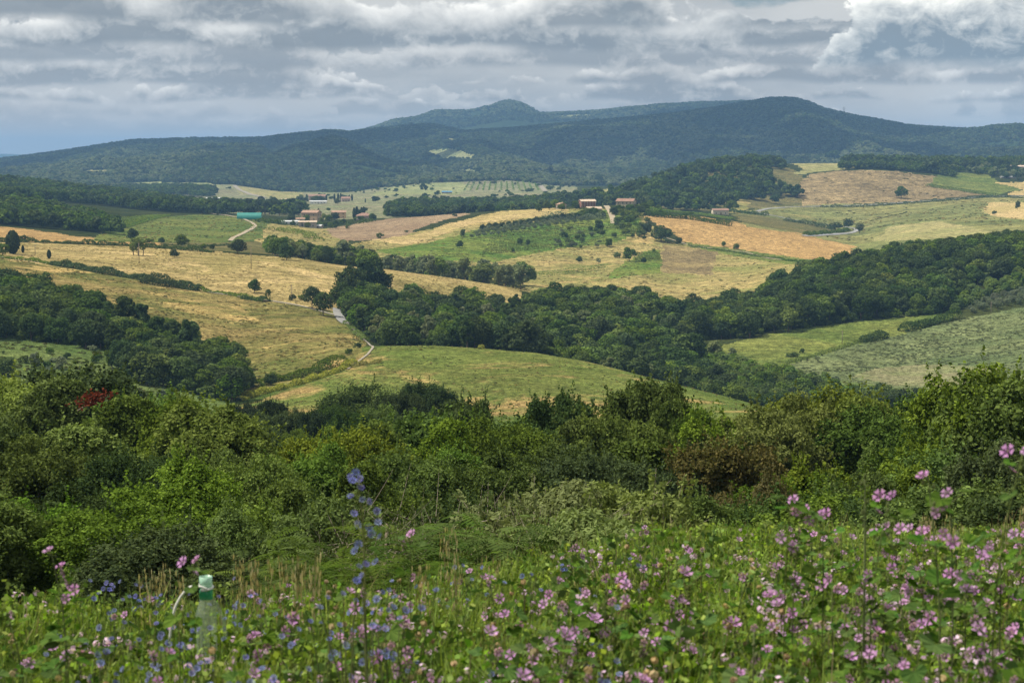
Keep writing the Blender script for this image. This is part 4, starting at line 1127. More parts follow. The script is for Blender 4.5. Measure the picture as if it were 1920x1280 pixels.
# ------------------------------------------------------------------ single trees and shrubs one can point to: (px, base row, height px, kind, width, label)
SINGLE = [
    (24, 476, 44, 'fatcypress', 1.15, 'large dark conical cypress at the left end of the upper hay field'),
    (92, 485, 17, 'fatcypress', 0.9, 'small dark cypress alone by the lane in the upper hay field'),
    (43, 474, 14, 'fatcypress', 0.8, 'little cone shaped conifer just right of the large dark cypress'),
    (5, 478, 24, 'oak', 1.1, 'green tree cut by the picture edge beside the large cypress'),
    (44, 451, 12, 'bush', 1.2, 'round green bush on the hedge line above the large cypress'),
    (327, 483, 17, 'darkoak', 1.25, 'round dark green tree like a ball alone in the upper hay field'),
    (341, 463, 24, 'oak', 1.2, 'round green tree on the vine hedge above the ball shaped tree'),
    (303, 457, 13, 'darkoak', 1.0, 'small round dark tree below the green field left of its larger neighbour'),
    (249, 450, 23, 'darkoak', 1.0, 'dark crowned tree standing at the corner of the green field'),
    (281, 455, 9, 'bush', 1.6, 'low wide bush between two dark trees below the green field'),
    (398, 470, 13, 'darkoak', 0.8, 'small dark tree on the hedge left of the wide dark tree'),
    (383, 468, 12, 'olivegreen', 1.2, 'pale green shrub clump on the hedge line'),
    (446, 476, 28, 'darkoak', 1.2, 'wide dark tree at the top edge of the hay field below the dirt track bend'),
    (537, 488, 34, 'darkoak', 1.05, 'large very dark tree at the hay field top edge beside the stream trees'),
    (477, 549, 27, 'darkoak', 0.95, 'dark round crowned tree beside the lane in the hay fields'),
    (503, 557, 17, 'bush', 0.6, 'small upright bush right of the dark lane side tree'),
    (548, 563, 13, 'darkbush', 0.9, 'little dark bush at the foot of the short pole near the lane'),
    (564, 562, 11, 'bush', 1.0, 'small green bush on the lane just before the dark tree pair'),
    (585, 578, 44, 'darkoak', 0.85, 'rear tree of the dark pair where the lane meets the wood'),
    (606, 592, 48, 'darkoak', 0.85, 'front tree of the dark pair where the lane meets the wood'),
    (712, 446, 11, 'bush', 1.1, 'small bush on the green wedge of the ploughed field'),
    (762, 436, 5, 'bush', 1.4, 'tiny bush alone in the pale stubble'),
    (811, 430, 5, 'bush', 0.8, 'tiny sapling in the pale stubble strip'),
    (853, 406, 6, 'darkbush', 1.4, 'dark bush on the skyline of the ploughed field'),
    (862, 465, 15, 'darkoak', 1.1, 'round dark tree at the left foot of the orchard'),
    (868, 444, 16, 'oak', 0.7, 'slim green tree at the left end of the olive rows'),
    (1010, 398, 18, 'oak', 0.8, 'green tree on the hill crest left of the hamlet'),
    (1240, 453, 31, 'darkoak', 1.3, 'broad dark tree below the orange wheat field'),
    (1213, 441, 24, 'darkoak', 0.8, 'slender dark tree left of the broad dark tree by the wheat field'),
    (1273, 459, 15, 'darkoak', 0.9, 'small dark tree right of the broad dark tree by the wheat field'),
    (1198, 443, 13, 'oak', 1.0, 'little green tree left of the slender dark tree'),
    (1180, 490, 28, 'bright', 1.0, 'bright green leafy tree low on the hay slope'),
    (1157, 484, 13, 'olivegreen', 1.2, 'small shrub left of the bright green leafy tree'),
    (1207, 494, 13, 'darkoak', 0.9, 'small dark tree on the bright green patch'),
    (1225, 472, 7, 'bush', 1.0, 'little bush at the top corner of the bright green patch'),
    (1086, 493, 13, 'darkoak', 0.95, 'small dark tree alone on the pale hay slope'),
    (1122, 496, 13, 'olive', 0.8, 'thin pale tree right of the lone dark tree on the hay slope'),
    (962, 474, 10, 'oak', 0.7, 'tiny tree at the bottom of the orchard terraces'),
    (975, 458, 13, 'oak', 0.9, 'left tree of two in the middle of the orchard terraces'),
    (990, 462, 14, 'darkoak', 0.7, 'right tree of two in the middle of the orchard terraces'),
    (1074, 463, 12, 'greybush', 1.1, 'grey shrub under the orchard'),
    (1142, 463, 18, 'oak', 0.8, 'tree beside the farm track at the bottom of the orchard'),
    (1123, 432, 22, 'oak', 0.9, 'tall fruit tree left of the farm track below the hamlet'),
    (1058, 445, 11, 'darkbush', 1.3, 'dark shrub in the middle of the orchard terraces'),
    (1357, 463, 11, 'oak', 0.9, 'left sapling on the green strip under the wheat field'),
    (1380, 467, 11, 'oak', 1.3, 'right round tree on the green strip under the wheat field'),
    (1690, 372, 24, 'oak', 1.05, 'pale round tree standing alone in the right green field'),
    (1612, 437, 22, 'poplar', 1.4, 'pale grey tree at the outer side of the road bend'),
    (1590, 428, 20, 'darkoak', 1.0, 'dark tree inside the road bend'),
    (1565, 430, 14, 'darkbush', 1.6, 'dark shrub mass left of the road bend'),
    (1908, 393, 17, 'darkoak', 0.6, 'dark narrow shrub pair on the peach coloured field'),
    (1865, 402, 8, 'bush', 1.0, 'little thorn tree on the edge of the peach coloured field'),
    (1452, 382, 20, 'fardark', 1.1, 'dark tree at the right tip of the hamlet wood'),
    (1410, 375, 18, 'fardark', 1.1, 'dark tree in the hollow above the red roofed farmhouse'),
    (1340, 672, 38, 'poplar', 1.3, 'pale leafy tree beside the lower right field'),
    (1372, 675, 27, 'poplar', 1.1, 'smaller pale tree right of the pale leafy tree'),
    (1503, 661, 10, 'darkbush', 0.9, 'round bush on the line between the two right fields'),
    (1485, 668, 8, 'darkbush', 2.6, 'low hedge bush between the two right fields'),
    (1515, 300, 12, 'umbrella', 0.9, 'left umbrella shaped tree on the ridge skyline'),
    (1537, 300, 12, 'umbrella', 0.9, 'right umbrella shaped tree on the ridge skyline'),
    (1470, 302, 17, 'fardark', 1.3, 'dark round tree on the ridge skyline left of the umbrella trees'),
    (1561, 304, 25, 'fardark', 1.2, 'tall dark tree group on the ridge skyline right of the umbrella trees'),
    (1585, 318, 12, 'fardark', 1.4, 'round dark tree at the left end of the ridge hedge'),
    (1748, 325, 33, 'fardark', 1.0, 'highest dark green tree above the brown stubble field'),
    (1660, 312, 22, 'fardark', 1.3, 'broad dark tree on the ridge above the brown stubble field'),
    (795, 360, 18, 'fardark', 0.8, 'lone tree on the pale valley field'),
    (795, 372, 10, 'fardark', 1.3, 'small dark tree below the lone valley field tree'),
    (780, 380, 7, 'fardark', 1.6, 'tiny dark trees beside the valley hedge'),
    (1030, 357, 10, 'farforest', 1.3, 'tree near the white valley road'),
    (705, 380, 14, 'fardark', 1.3, 'round dark tree on the grey plain beyond the houses'),
    (1100, 350, 12, 'farforest', 1.0, 'tree on the skyline ridge left of the hamlet hill'),
    (1125, 347, 20, 'fardark', 1.3, 'dark tree group on the ridge behind the hamlet'),
    (102, 638, 30, 'darkoak', 0.9, 'dark shrubby tree at the wood edge above the grassy slope'),
    (68, 690, 34, 'greybush', 0.7, 'grey green shrub left on the grassy slope'),
    (112, 692, 28, 'greybush', 0.8, 'smaller grey shrub in the middle of the grassy slope'),
    (10, 705, 40, 'oak', 1.1, 'bushy tree cut by the picture edge on the grassy slope'),
    (210, 690, 38, 'oak', 0.9, 'tree at the left corner of the thicket on the grassy slope'),
    (180, 680, 18, 'bush', 0.9, 'small thorn bush right on the grassy slope'),
    (45, 680, 16, 'bush', 1.2, 'low bush beside the picture edge on the grassy slope'),
    (170, 700, 12, 'greybush', 1.3, 'low pale bush near the bottom of the grassy slope'),
    (213, 705, 10, 'bush', 1.4, 'tiny round bush at the thicket foot'),
    (232, 632, 80, 'tall', 0.95, 'first spire topped tree at the thicket top, beside the hillside wood'),
    (265, 640, 74, 'tall', 0.9, 'second spire topped tree of the thicket, thin and pointed'),
    (322, 670, 72, 'tall', 1.0, 'third spire topped tree of the thicket'),
    (355, 680, 88, 'tall', 0.9, 'fourth spire topped tree at the right of the thicket top'),
    (296, 660, 70, 'tall', 0.95, 'dark tree between the middle spire topped trees'),
    (300, 632, 0.1, 'bush', 1, ''),
    (655, 566, 70, 'darkoak', 0.9, 'tall dark tree rising at the upper left corner of the gully wood'),
    (688, 562, 86, 'darkoak', 0.85, 'tallest dark tree at the upper left corner of the gully wood'),
    (712, 566, 66, 'darkoak', 0.9, 'dark tree right of the tallest one at the gully wood corner'),
    (640, 580, 56, 'darkoak', 0.9, 'dark tree standing over the lane at the gully wood corner'),
    (508, 722, 24, 'darkoak', 1.1, 'bushy tree on the broom hedge at the foot of the hay field'),
    (610, 682, 12, 'bush', 1.6, 'dark bushes at the end of the broom hedge'),
    (670, 652, 12, 'darkbush', 1.1, 'small dark bush beside the path bend'),
    (655, 665, 14, 'bush', 0.9, 'green shrub beside the path above the broom hedge'),
    (727, 643, 40, 'oak', 1.0, 'tree at the wood corner beside the path bend'),
    (792, 636, 34, 'oak', 0.9, 'first roadside tree left of the gap at the wood edge'),
    (800, 668, 0.1, 'bush', 1, ''),
    (789, 657, 5, 'broom', 1.2, 'rusty little bush on top of the round grassy hill'),
]
rp = np.random.default_rng(5)
for px, row, hp, kind, w, lab in SINGLE:
    if not lab: continue
    p = at(px, row, 440)
    h = hp / FPX * p[1] * 1.03
    plant(kind, p[0], p[1], p[2], h, lab, None, w * 1.0, name=('oak_tree' if kind in ('fardark', 'farforest') else None), cat='tree' if kind in ('fardark', 'farforest') else None)
# the tree with three trunks
p = at(258, 479, 440)
root = link('three_trunk_tree', None, None, tuple(p)); tag(root, 'green tree with three bare trunks in the upper hay field', 'tree')
h3 = 34 / FPX * p[1]
mb = MB()
for dx in (-0.22, 0.03, 0.3):
    mbt = MB(); mbt.tube([(dx * h3, 0, -.3), (dx * h3 * 1.1, .1, h3 * .3), (dx * h3 * 1.3, 0, h3 * .62)], [.28, .22, .12], 6)
    link('trunk', mbt.mesh('trunk', MAT['bark'], True), root)
r3 = np.random.default_rng(77)
P3, N3, _, _ = crown_pts(r3, 30, 3000, 0.50 * h3, 0.42 * h3, (.12 * h3, .2 * h3), .56 * h3, .1, .5, low=-.85)
q3, f3 = quads(P3, N3, 0.5, r3, 1.3)
link('crown', mesh('crown', q3, [f3], MAT['olive_green_leaf'], attr=r3.random(len(P3))), root)

# cypresses of the valley hamlets
for k, (px, row, hp, lab) in enumerate([
    (664, 411, 22, 'leftmost cypress of the close group by the red roofed house'), (669, 411, 24, 'second cypress of the close group by the red roofed house'),
    (673, 411, 18, 'third lower cypress of the close group by the red roofed house'), (678, 409, 21, 'cypress just right of the close group'),
    (682, 409, 22, 'slim cypress rising right behind the red roofed house'), (550, 413, 20, 'cypress among the trees left of the orange house'),
    (597, 405, 15, 'cypress behind the right corner of the orange house'), (575, 376, 12, 'cypress at the left end of the long pink house'),
    (612, 377, 12, 'cypress at the right end of the long pink house'), (627, 376, 13, 'lone cypress between the pink house and its neighbour'),
    (634, 376, 14, 'first cypress left of the distant red house'), (639, 376, 14, 'second cypress left of the distant red house'),
    (655, 377, 12, 'first cypress right of the distant red house'), (660, 377, 13, 'second cypress right of the distant red house'),
    (685, 380, 8, 'single small cypress on the grey plain'),
    (1357, 296, 12, 'left cypress beside the hilltop house'), (1363, 296, 13, 'second cypress beside the hilltop house'),
    (1377, 295, 10, 'dark cypress clump behind the hilltop house'), (1388, 297, 10, 'cypress right of the hilltop house')]):
    p = at(px, row, 1500)
    plant('cypress', p[0], p[1], p[2], hp / FPX * p[1], lab, None, 1.15)


# hedges: one thing each, leaf masses along a line
def hedge(name, pts_px, hgt_m, wid, label, mat='oak_leaf', dmin=440, dens=34, leaf=0.42, cat='hedge', seed=1, lump=0.5, gaps=0.0, group=None):
    r = np.random.default_rng(seed)
    P = np.array([at(a, b, dmin) for a, b in pts_px])
    seg = np.linalg.norm(np.diff(P[:, :2], axis=0), axis=1); L = np.concatenate([[0], np.cumsum(seg)])
    n = int(L[-1] * dens / max(leaf / 0.42, .5) ** 1.5)
    n = min(n, 30000)
    s = r.uniform(0, L[-1], n)
    x = np.interp(s, L, P[:, 0]); y = np.interp(s, L, P[:, 1])
    lm = 0.5 + fbm(s / (hgt_m * 1.6) + seed * 7, s * 0 + 3, 3) * 1.1
    if gaps:
        k = lm > gaps; s, x, y, lm = s[k], x[k], y[k], lm[k]; n = len(s)
    lm = np.clip(1 - lump + lump * 1.6 * lm, 0.15, 1.5)
    a = r.uniform(0, math.pi, n)
    rad = r.uniform(0.8, 1.05, n)
    nx = -np.interp(s, L[:-1] + seg / 2, np.diff(P[:, 1]) / seg); ny = np.interp(s, L[:-1] + seg / 2, np.diff(P[:, 0]) / seg)
    ww = wid * (0.6 + 0.4 * lm)
    ox = np.cos(a) * ww * rad * 0.5; oz = np.sin(a) ** 0.8 * hgt_m * lm * rad
    X = x + nx * ox; Y = y + ny * ox
    Z = hgt(X, Y) + oz
    Nn = np.stack([nx * np.cos(a), ny * np.cos(a), np.sin(a) + .3], -1) + r.normal(size=(n, 3)) * 0.6
    q, f = quads(np.stack([X, Y, Z], -1), Nn, leaf, r, 1.3)
    o = link(name, mesh(name, q, [f], MAT[mat], attr=r.beta(1.6, 2.2, n)))
    tag(o, label, cat, group)
    return o


hedge('hedge', [(100, 497), (150, 505), (200, 514), (260, 524), (320, 534), (375, 543)], 2.6, 6, 'thick dark green bramble hedge along the lane between the hay fields', 'dark_leaf', 600, 150, 0.5, seed=2, lump=.4)
hedge('hedge', [(265, 530), (300, 535), (340, 541), (372, 546)], 3.6, 6, 'dark round bushes in front of the lane hedge', 'dark_leaf', 600, 130, 0.5, seed=3, lump=0.7)
hedge('hedge', [(0, 484), (60, 490), (110, 499)], 1.6, 4, 'low scrub at the start of the lane by the large cypress', 'olive_green_leaf', 600, 40, 0.5, seed=4)
hedge('hedge', [(375, 545), (420, 550), (470, 560), (500, 566)], 1.5, 6, 'low green verge growing along the lane towards the lane side tree', 'olive_green_leaf', 600, 50, 0.45, seed=5, lump=.7)
hedge('hedge', [(455, 560), (480, 563), (500, 566)], 2.0, 5, 'dark low bushes in front of the lane side tree', 'dark_leaf', 600, 60, 0.5, seed=6)
hedge('vine_hedge', [(0, 452), (120, 457), (250, 462), (330, 468), (400, 474)], 2.3, 3.5, 'long low vine hedge between the orange field and the upper hay field', 'oak_leaf', 900, 80, 0.5, seed=7, lump=.6)
hedge('hedge', [(300, 459), (380, 463), (450, 461)], 1.2, 2.5, 'thin dark hedge below the green field', 'dark_leaf', 1050, 20, 0.5, seed=8)
hedge('broom_hedge', [(445, 750), (480, 742), (520, 731), (560, 721), (600, 708), (640, 694), (665, 682)], 1.5, 4, 'line of yellow flowering broom along the left edge of the grassy hill', 'broom_leaf', 440, 110, 0.33, seed=9, lump=.7)
hedge('broom_hedge', [(640, 692), (680, 684), (715, 680)], 1.1, 3, 'short row of yellow broom at the top of the broom line', 'broom_leaf', 440, 70, 0.33, seed=10, lump=.7)
hedge('hedge', [(470, 728), (510, 716), (560, 708), (600, 696), (640, 682)], 2.6, 7, 'green bramble bank behind the yellow broom line', 'oak_leaf', 560, 90, 0.42, seed=11, lump=.6)
hedge('hedge', [(650, 608), (668, 625), (686, 640)], 1.3, 3, 'scrubby verge left of the footpath at the wood corner', 'olive_green_leaf', 560, 30, 0.4, seed=12, lump=.9)
hedge('hedge', [(900, 654), (940, 654)], 1.2, 2, 'yellow green broom bushes on the skyline of the grassy hill', 'broom_leaf', 560, 60, 0.3, seed=13)
hedge('hedge', [(700, 496), (760, 503), (840, 514), (900, 524), (985, 541)], 1.8, 4, 'green bank along the top of the strip of hay under the poplars', 'olive_green_leaf', 960, 30, 0.5, seed=14, lump=.7)
hedge('hedge', [(1470, 682), (1540, 663), (1600, 645), (1660, 628)], 0.9, 3, 'low grassy bank dividing the two right fields', 'olive_green_leaf', 600, 25, 0.4, seed=15, lump=.9)
hedge('hedge', [(1615, 642), (1660, 632)], 3.4, 5, 'small dark hedge bank halfway between the two right fields', 'dark_leaf', 600, 70, 0.5, seed=16)
hedge('hedge', [(1690, 622), (1750, 607), (1795, 598)], 4.6, 7, 'long dark bush mass at the top between the two right fields', 'dark_leaf', 600, 90, 0.55, seed=17)
hedge('hedge', [(1210, 404), (1290, 411), (1370, 424)], 4.0, 6, 'tall even vineyard row above the orange wheat field', 'oak_leaf', 1250, 90, 0.7, seed=18, lump=.25)
hedge('vine_hedge', [(1230, 397), (1300, 402), (1375, 412)], 2.2, 6, 'pale green vine row behind the tall even row', 'vine_leaf', 1250, 50, 0.7, seed=19, lump=.2)
hedge('hedge', [(1290, 461), (1380, 474), (1460, 484), (1540, 492)], 1.2, 3, 'dark hedge line along the lower edge of the orange wheat field', 'oak_leaf', 1150, 30, 0.5, seed=20, lump=.7)
hedge('hedge', [(1470, 414), (1520, 422), (1565, 432)], 4.0, 7, 'dark hedge along the inside of the winding road', 'dark_leaf', 1700, 60, 0.8, seed=21)
hedge('hedge', [(1510, 441), (1560, 437), (1590, 432)], 2.6, 5, 'roadside shrubs below the bend of the winding road', 'oak_leaf', 1600, 60, 0.8, seed=22, lump=.8)
hedge('hedge', [(1540, 389), (1640, 387), (1700, 382), (1790, 376), (1860, 370)], 2.6, 6, 'long green hedge along the road under the brown stubble field', 'dark_leaf', 2100, 40, 0.8, seed=23, lump=.6)
hedge('hedge', [(1820, 370), (1920, 372)], 2.4, 6, 'hedge at the right end of the country road', 'dark_leaf', 2000, 40, 0.8, seed=24, lump=.6)
hedge('hedge', [(1738, 348), (1800, 357), (1868, 367)], 3.2, 12, 'dark green vine strip along the lower side of the right green field', 'vine_leaf', 2300, 60, 1.0, seed=25, lump=.3)
hedge('hedge', [(1640, 412), (1690, 402), (1700, 398)], 1.0, 2, 'thin dark ditch scrub in the pale pasture', 'dark_leaf', 1700, 15, 0.6, seed=26, lump=.8)
hedge('hedge', [(1300, 388), (1340, 394), (1400, 401), (1440, 405)], 5.0, 10, 'dark bushes in front of the red roofed farmhouse', 'dark_leaf', 1750, 80, 0.9, seed=27, lump=.6)
hedge('hedge', [(470, 427), (520, 432), (560, 440), (600, 452)], 3.5, 9, 'green scrub below the grey barn', 'olive_green_leaf', 1300, 40, 0.7, seed=28, lump=.8, gaps=.35)
hedge('hedge', [(480, 416), (560, 424), (640, 421), (700, 417)], 3.0, 10, 'garden greenery among the valley houses', 'oak_leaf', 1600, 60, 0.8, seed=29, lump=.8, gaps=.5)
hedge('hedge', [(1025, 405), (1060, 408), (1100, 412), (1130, 410)], 4.0, 14, 'olive and fruit greenery in front of the hamlet', 'grey_leaf', 1500, 80, 0.7, seed=30, lump=.7)
hedge('hedge', [(1000, 384), (1030, 386), (1060, 384)], 6, 14, 'dark garden trees around the small hamlet houses', 'dark_leaf', 1650, 90, 0.8, seed=31, lump=.7)
hedge('hedge', [(1180, 392), (1210, 396), (1240, 402)], 7.0, 14, 'thick bright green trees right of the stone farmhouse', 'bright_leaf', 1500, 110, 0.8, seed=32, lump=.5)
hedge('hedge', [(1155, 400), (1180, 406), (1200, 412)], 4.0, 14, 'garden scrub in front of the stone farmhouse', 'olive_green_leaf', 1500, 90, 0.7, seed=33, lump=.7)
hedge('hedge', [(1150, 425), (1175, 430), (1195, 440)], 3.5, 12, 'scrub right of the farm track', 'olive_green_leaf', 1350, 80, 0.7, seed=34, lump=.9)

# olive rows and fruit trees on the hamlet hill
ro = np.random.default_rng(9)
OR = []
for k in range(16):
    OR.append((905 + k * 12.5, 432 - k * 1.6 + ro.uniform(-1, 1), 13, 'darkoak', 'dark round tree in the upper row of the olive rows', 'dark trees in the upper olive row'))
for rrow in range(4):
    for k in range(19):
        px = 885 + rrow * 7 + k * 12 + ro.uniform(-2, 2); row = 447 - k * 1.75 - rrow * 5 + ro.uniform(-1, 1)
        OR.append((px, row, 10, 'olive', 'grey green olive tree in the sloping rows below the hamlet', 'olive trees in rows below the hamlet'))
for k in range(34):
    px = ro.uniform(1040, 1140); row = ro.uniform(428, 466)
    OR.append((px, row, ro.uniform(6, 11), ['oak', 'olive', 'olivegreen'][k % 3], ['dark', 'grey', 'yellow green'][k % 3] + (' low' if k % 2 else '') + ' fruit tree on the terraces, ' + ('upper' if row < 440 else 'lower' if row > 454 else 'middle') + ' part, ' + ('close to the track' if px > 1105 else 'away from the track' if px < 1070 else 'halfway along'), 'fruit trees on the green terraces'))
for k in range(26):
    px = ro.uniform(1150, 1215); row = ro.uniform(408, 450)
    OR.append((px, row, ro.uniform(8, 16), ['oak', 'bright', 'olivegreen', 'darkoak'][k % 4], 'garden tree right of the farm track below the farmhouse', 'garden trees right of the farm track'))
for k in range(44):
    px, row = [(ro.uniform(1020, 1092), ro.uniform(386, 396)), (ro.uniform(1196, 1245), ro.uniform(388, 402)), (ro.uniform(1076, 1135), ro.uniform(402, 410)), (ro.uniform(1150, 1200), ro.uniform(396, 408))][k % 4]
    OR.append((px, row, ro.uniform(10, 20), ['darkoak', 'oak', 'bright', 'oak'][(k // 4) % 4], 'leafy garden tree crowding round the hamlet houses', 'garden trees of the hamlet'))
for px, row, hp, kind, lab, grp in OR:
    p = at(px, row, 1300)
    plant(kind, p[0], p[1], p[2], hp / FPX * p[1], lab, grp, 1.1)

# vine rows on the terraces and in the valley
def vine_rows(n, a0, a1, b0, b1, lab, grp, h=1.3, dmin=1300, leaf=0.6, mat='vine_leaf', dens=16, w=1.2):
    for k in range(n):
        f = k / max(n - 1, 1)
        A = (a0[0] * (1 - f) + b0[0] * f, a0[1] * (1 - f) + b0[1] * f); B = (a1[0] * (1 - f) + b1[0] * f, a1[1] * (1 - f) + b1[1] * f)
        M2 = ((A[0] + B[0]) / 2, (A[1] + B[1]) / 2)
        hedge('vine_row', [A, M2, B], h, w, lab, mat, dmin, dens, leaf, 'vine row', seed=60 + k, lump=.5, gaps=0.25, group=grp)
vine_rows(12, (930, 440), (1110, 418), (900, 478), (1140, 452), 'row of low vines across the bright green terraces', 'vine rows on the green terraces', mat='weed_leaf', leaf=.42, dens=9, h=.9, w=.8)
vine_rows(6, (1190, 476), (1235, 474), (1190, 492), (1240, 488), 'short vine row on the small bright green patch', 'vine rows on the small green patch', h=1.2, dmin=1150)
vine_rows(3, (1000, 512), (1140, 496), (1020, 518), (1140, 506), 'faint hedge row on the lower hay slope', 'faint rows on the lower hay slope', h=0.7, dmin=1150, dens=8)
vine_rows(12, (205, 412), (285, 405), (200, 436), (320, 405), 'vine row at the left corner of the green field', 'vine rows left of the green field', h=1.4, dmin=1400, leaf=.7)
vine_rows(13, (880, 342), (870, 358), (1000, 340), (1010, 357), 'far vine row in the valley vineyard before the mountain', 'far vine rows in the valley vineyard', h=2.2, dmin=2900, leaf=1.5, dens=5, w=3)

# rough growth on the open ground: weed tufts, thorn bushes, crop plants
def low(seed, n, leaf, mat):
    r = np.random.default_rng(seed)
    P = r.normal(size=(n, 3)) * [.38, .38, .22]; P[:, 2] = np.abs(P[:, 2]) + .05
    q, f = quads(P, r.normal(size=(n, 3)) + [0, 0, .6], leaf, r, 2.2)
    return mesh('weed', q, [f], MAT[mat], attr=r.random(n))
LOWW = [low(950 + i, 46, .26, 'weed_leaf') for i in range(2)]; LOWD = [low(960 + i, 46, .24, 'dry_weed_leaf') for i in range(2)]; LOWS = [low(970 + i, 40, .3, 'sage_leaf') for i in range(2)]
def growth(name, keysel, d0, d1, step, hr, protos, seed, thin=(14, 0.0), sx=1.3):
    r = np.random.default_rng(seed)
    n = int(.33 * 2 * .5 * (d1**2 - d0**2) / step**2)
    D = np.sqrt(r.uniform(d0**2, d1**2, n)); x = r.uniform(-.33, .33, n) * D
    reg = region_at(x, D); ids = [i for i, k in enumerate(REGKEYS) if k[1] in keysel]
    ok = np.isin(reg, ids) & (fbm(x / thin[0], D / thin[0], 3) > thin[1])
    x, D = x[ok], D[ok]; h = r.uniform(hr[0], hr[1], len(x)) ** 1.0
    scatter(name, np.stack([x, D, hgt(x, D) - .02], -1), np.stack([h * sx, h * sx, h], -1), r.uniform(0, 6.28, len(x)), protos, r.integers(0, len(protos), len(x)))
    print(name, len(x))
ro2 = np.random.default_rng(19)
for k in range(30):
    px, row = [(ro2.uniform(600, 640), ro2.uniform(412, 417)), (ro2.uniform(545, 580), ro2.uniform(414, 430)), (ro2.uniform(640, 700), ro2.uniform(411, 416)), (ro2.uniform(560, 640), ro2.uniform(378, 386)), (ro2.uniform(605, 660), ro2.uniform(418, 432))][k % 5]
    p = at(px, row, 1350)
    plant(['oak', 'darkoak', 'olivegreen'][k % 3], p[0], p[1], p[2], ro2.uniform(9, 17) / FPX * p[1], ['leafy tree', 'dark tree', 'pale tree'][k % 3] + ' among the valley houses, ' + ['by the lower orange house', 'by the long white shed', 'by the red hipped roof', 'by the long pink house', 'below the bright orange house'][k % 5], 'trees among the valley houses')
growth('hill_weeds', ['hill_meadow'], 400, 975, 3.0, (.2, .5), LOWW + LOWW + LOWD, 1, (12, .05), 1.0)
growth('hay_weeds', ['hay_lower'], 560, 905, 3.2, (.3, .7), LOWD + LOWW, 2, (15, -.05))
growth('hay_tufts', ['hay_upper'], 815, 1075, 4.4, (.3, .6), LOWD + LOWD + LOWW[:1], 3, (18, 0.0))
growth('slope_tufts', ['pasture'], 430, 840, 3.0, (.4, 1.1), LOWW, 4, (10, 0.0))
growth('slope_thorns', ['pasture'], 430, 840, 11.0, (1.0, 2.6), MID['bush'] + MID['greybush'] + MID['darkbush'], 5, (16, .05), 1.2)
growth('crop_plants', ['sage_crop'], 590, 1050, 2.4, (.35, .7), LOWS, 6, (9, -.1))
growth('orchard_weeds', ['bright_green', 'hill_hay', 'green_crop'], 1070, 1950, 8.5, (.5, 1.1), LOWW + LOWD, 7, (25, -.05))
growth('pasture_weeds', ['pale_pasture', 'brown_stubble'], 1780, 2800, 13, (.8, 1.8), LOWW + LOWD, 8, (40, .05))
growth('valley_bushes', ['valley_floor', 'far_field'], 2000, 4100, 42, (2.5, 7), MID['fardark'] + MID['farforest'], 9, (120, .08), 1.4)

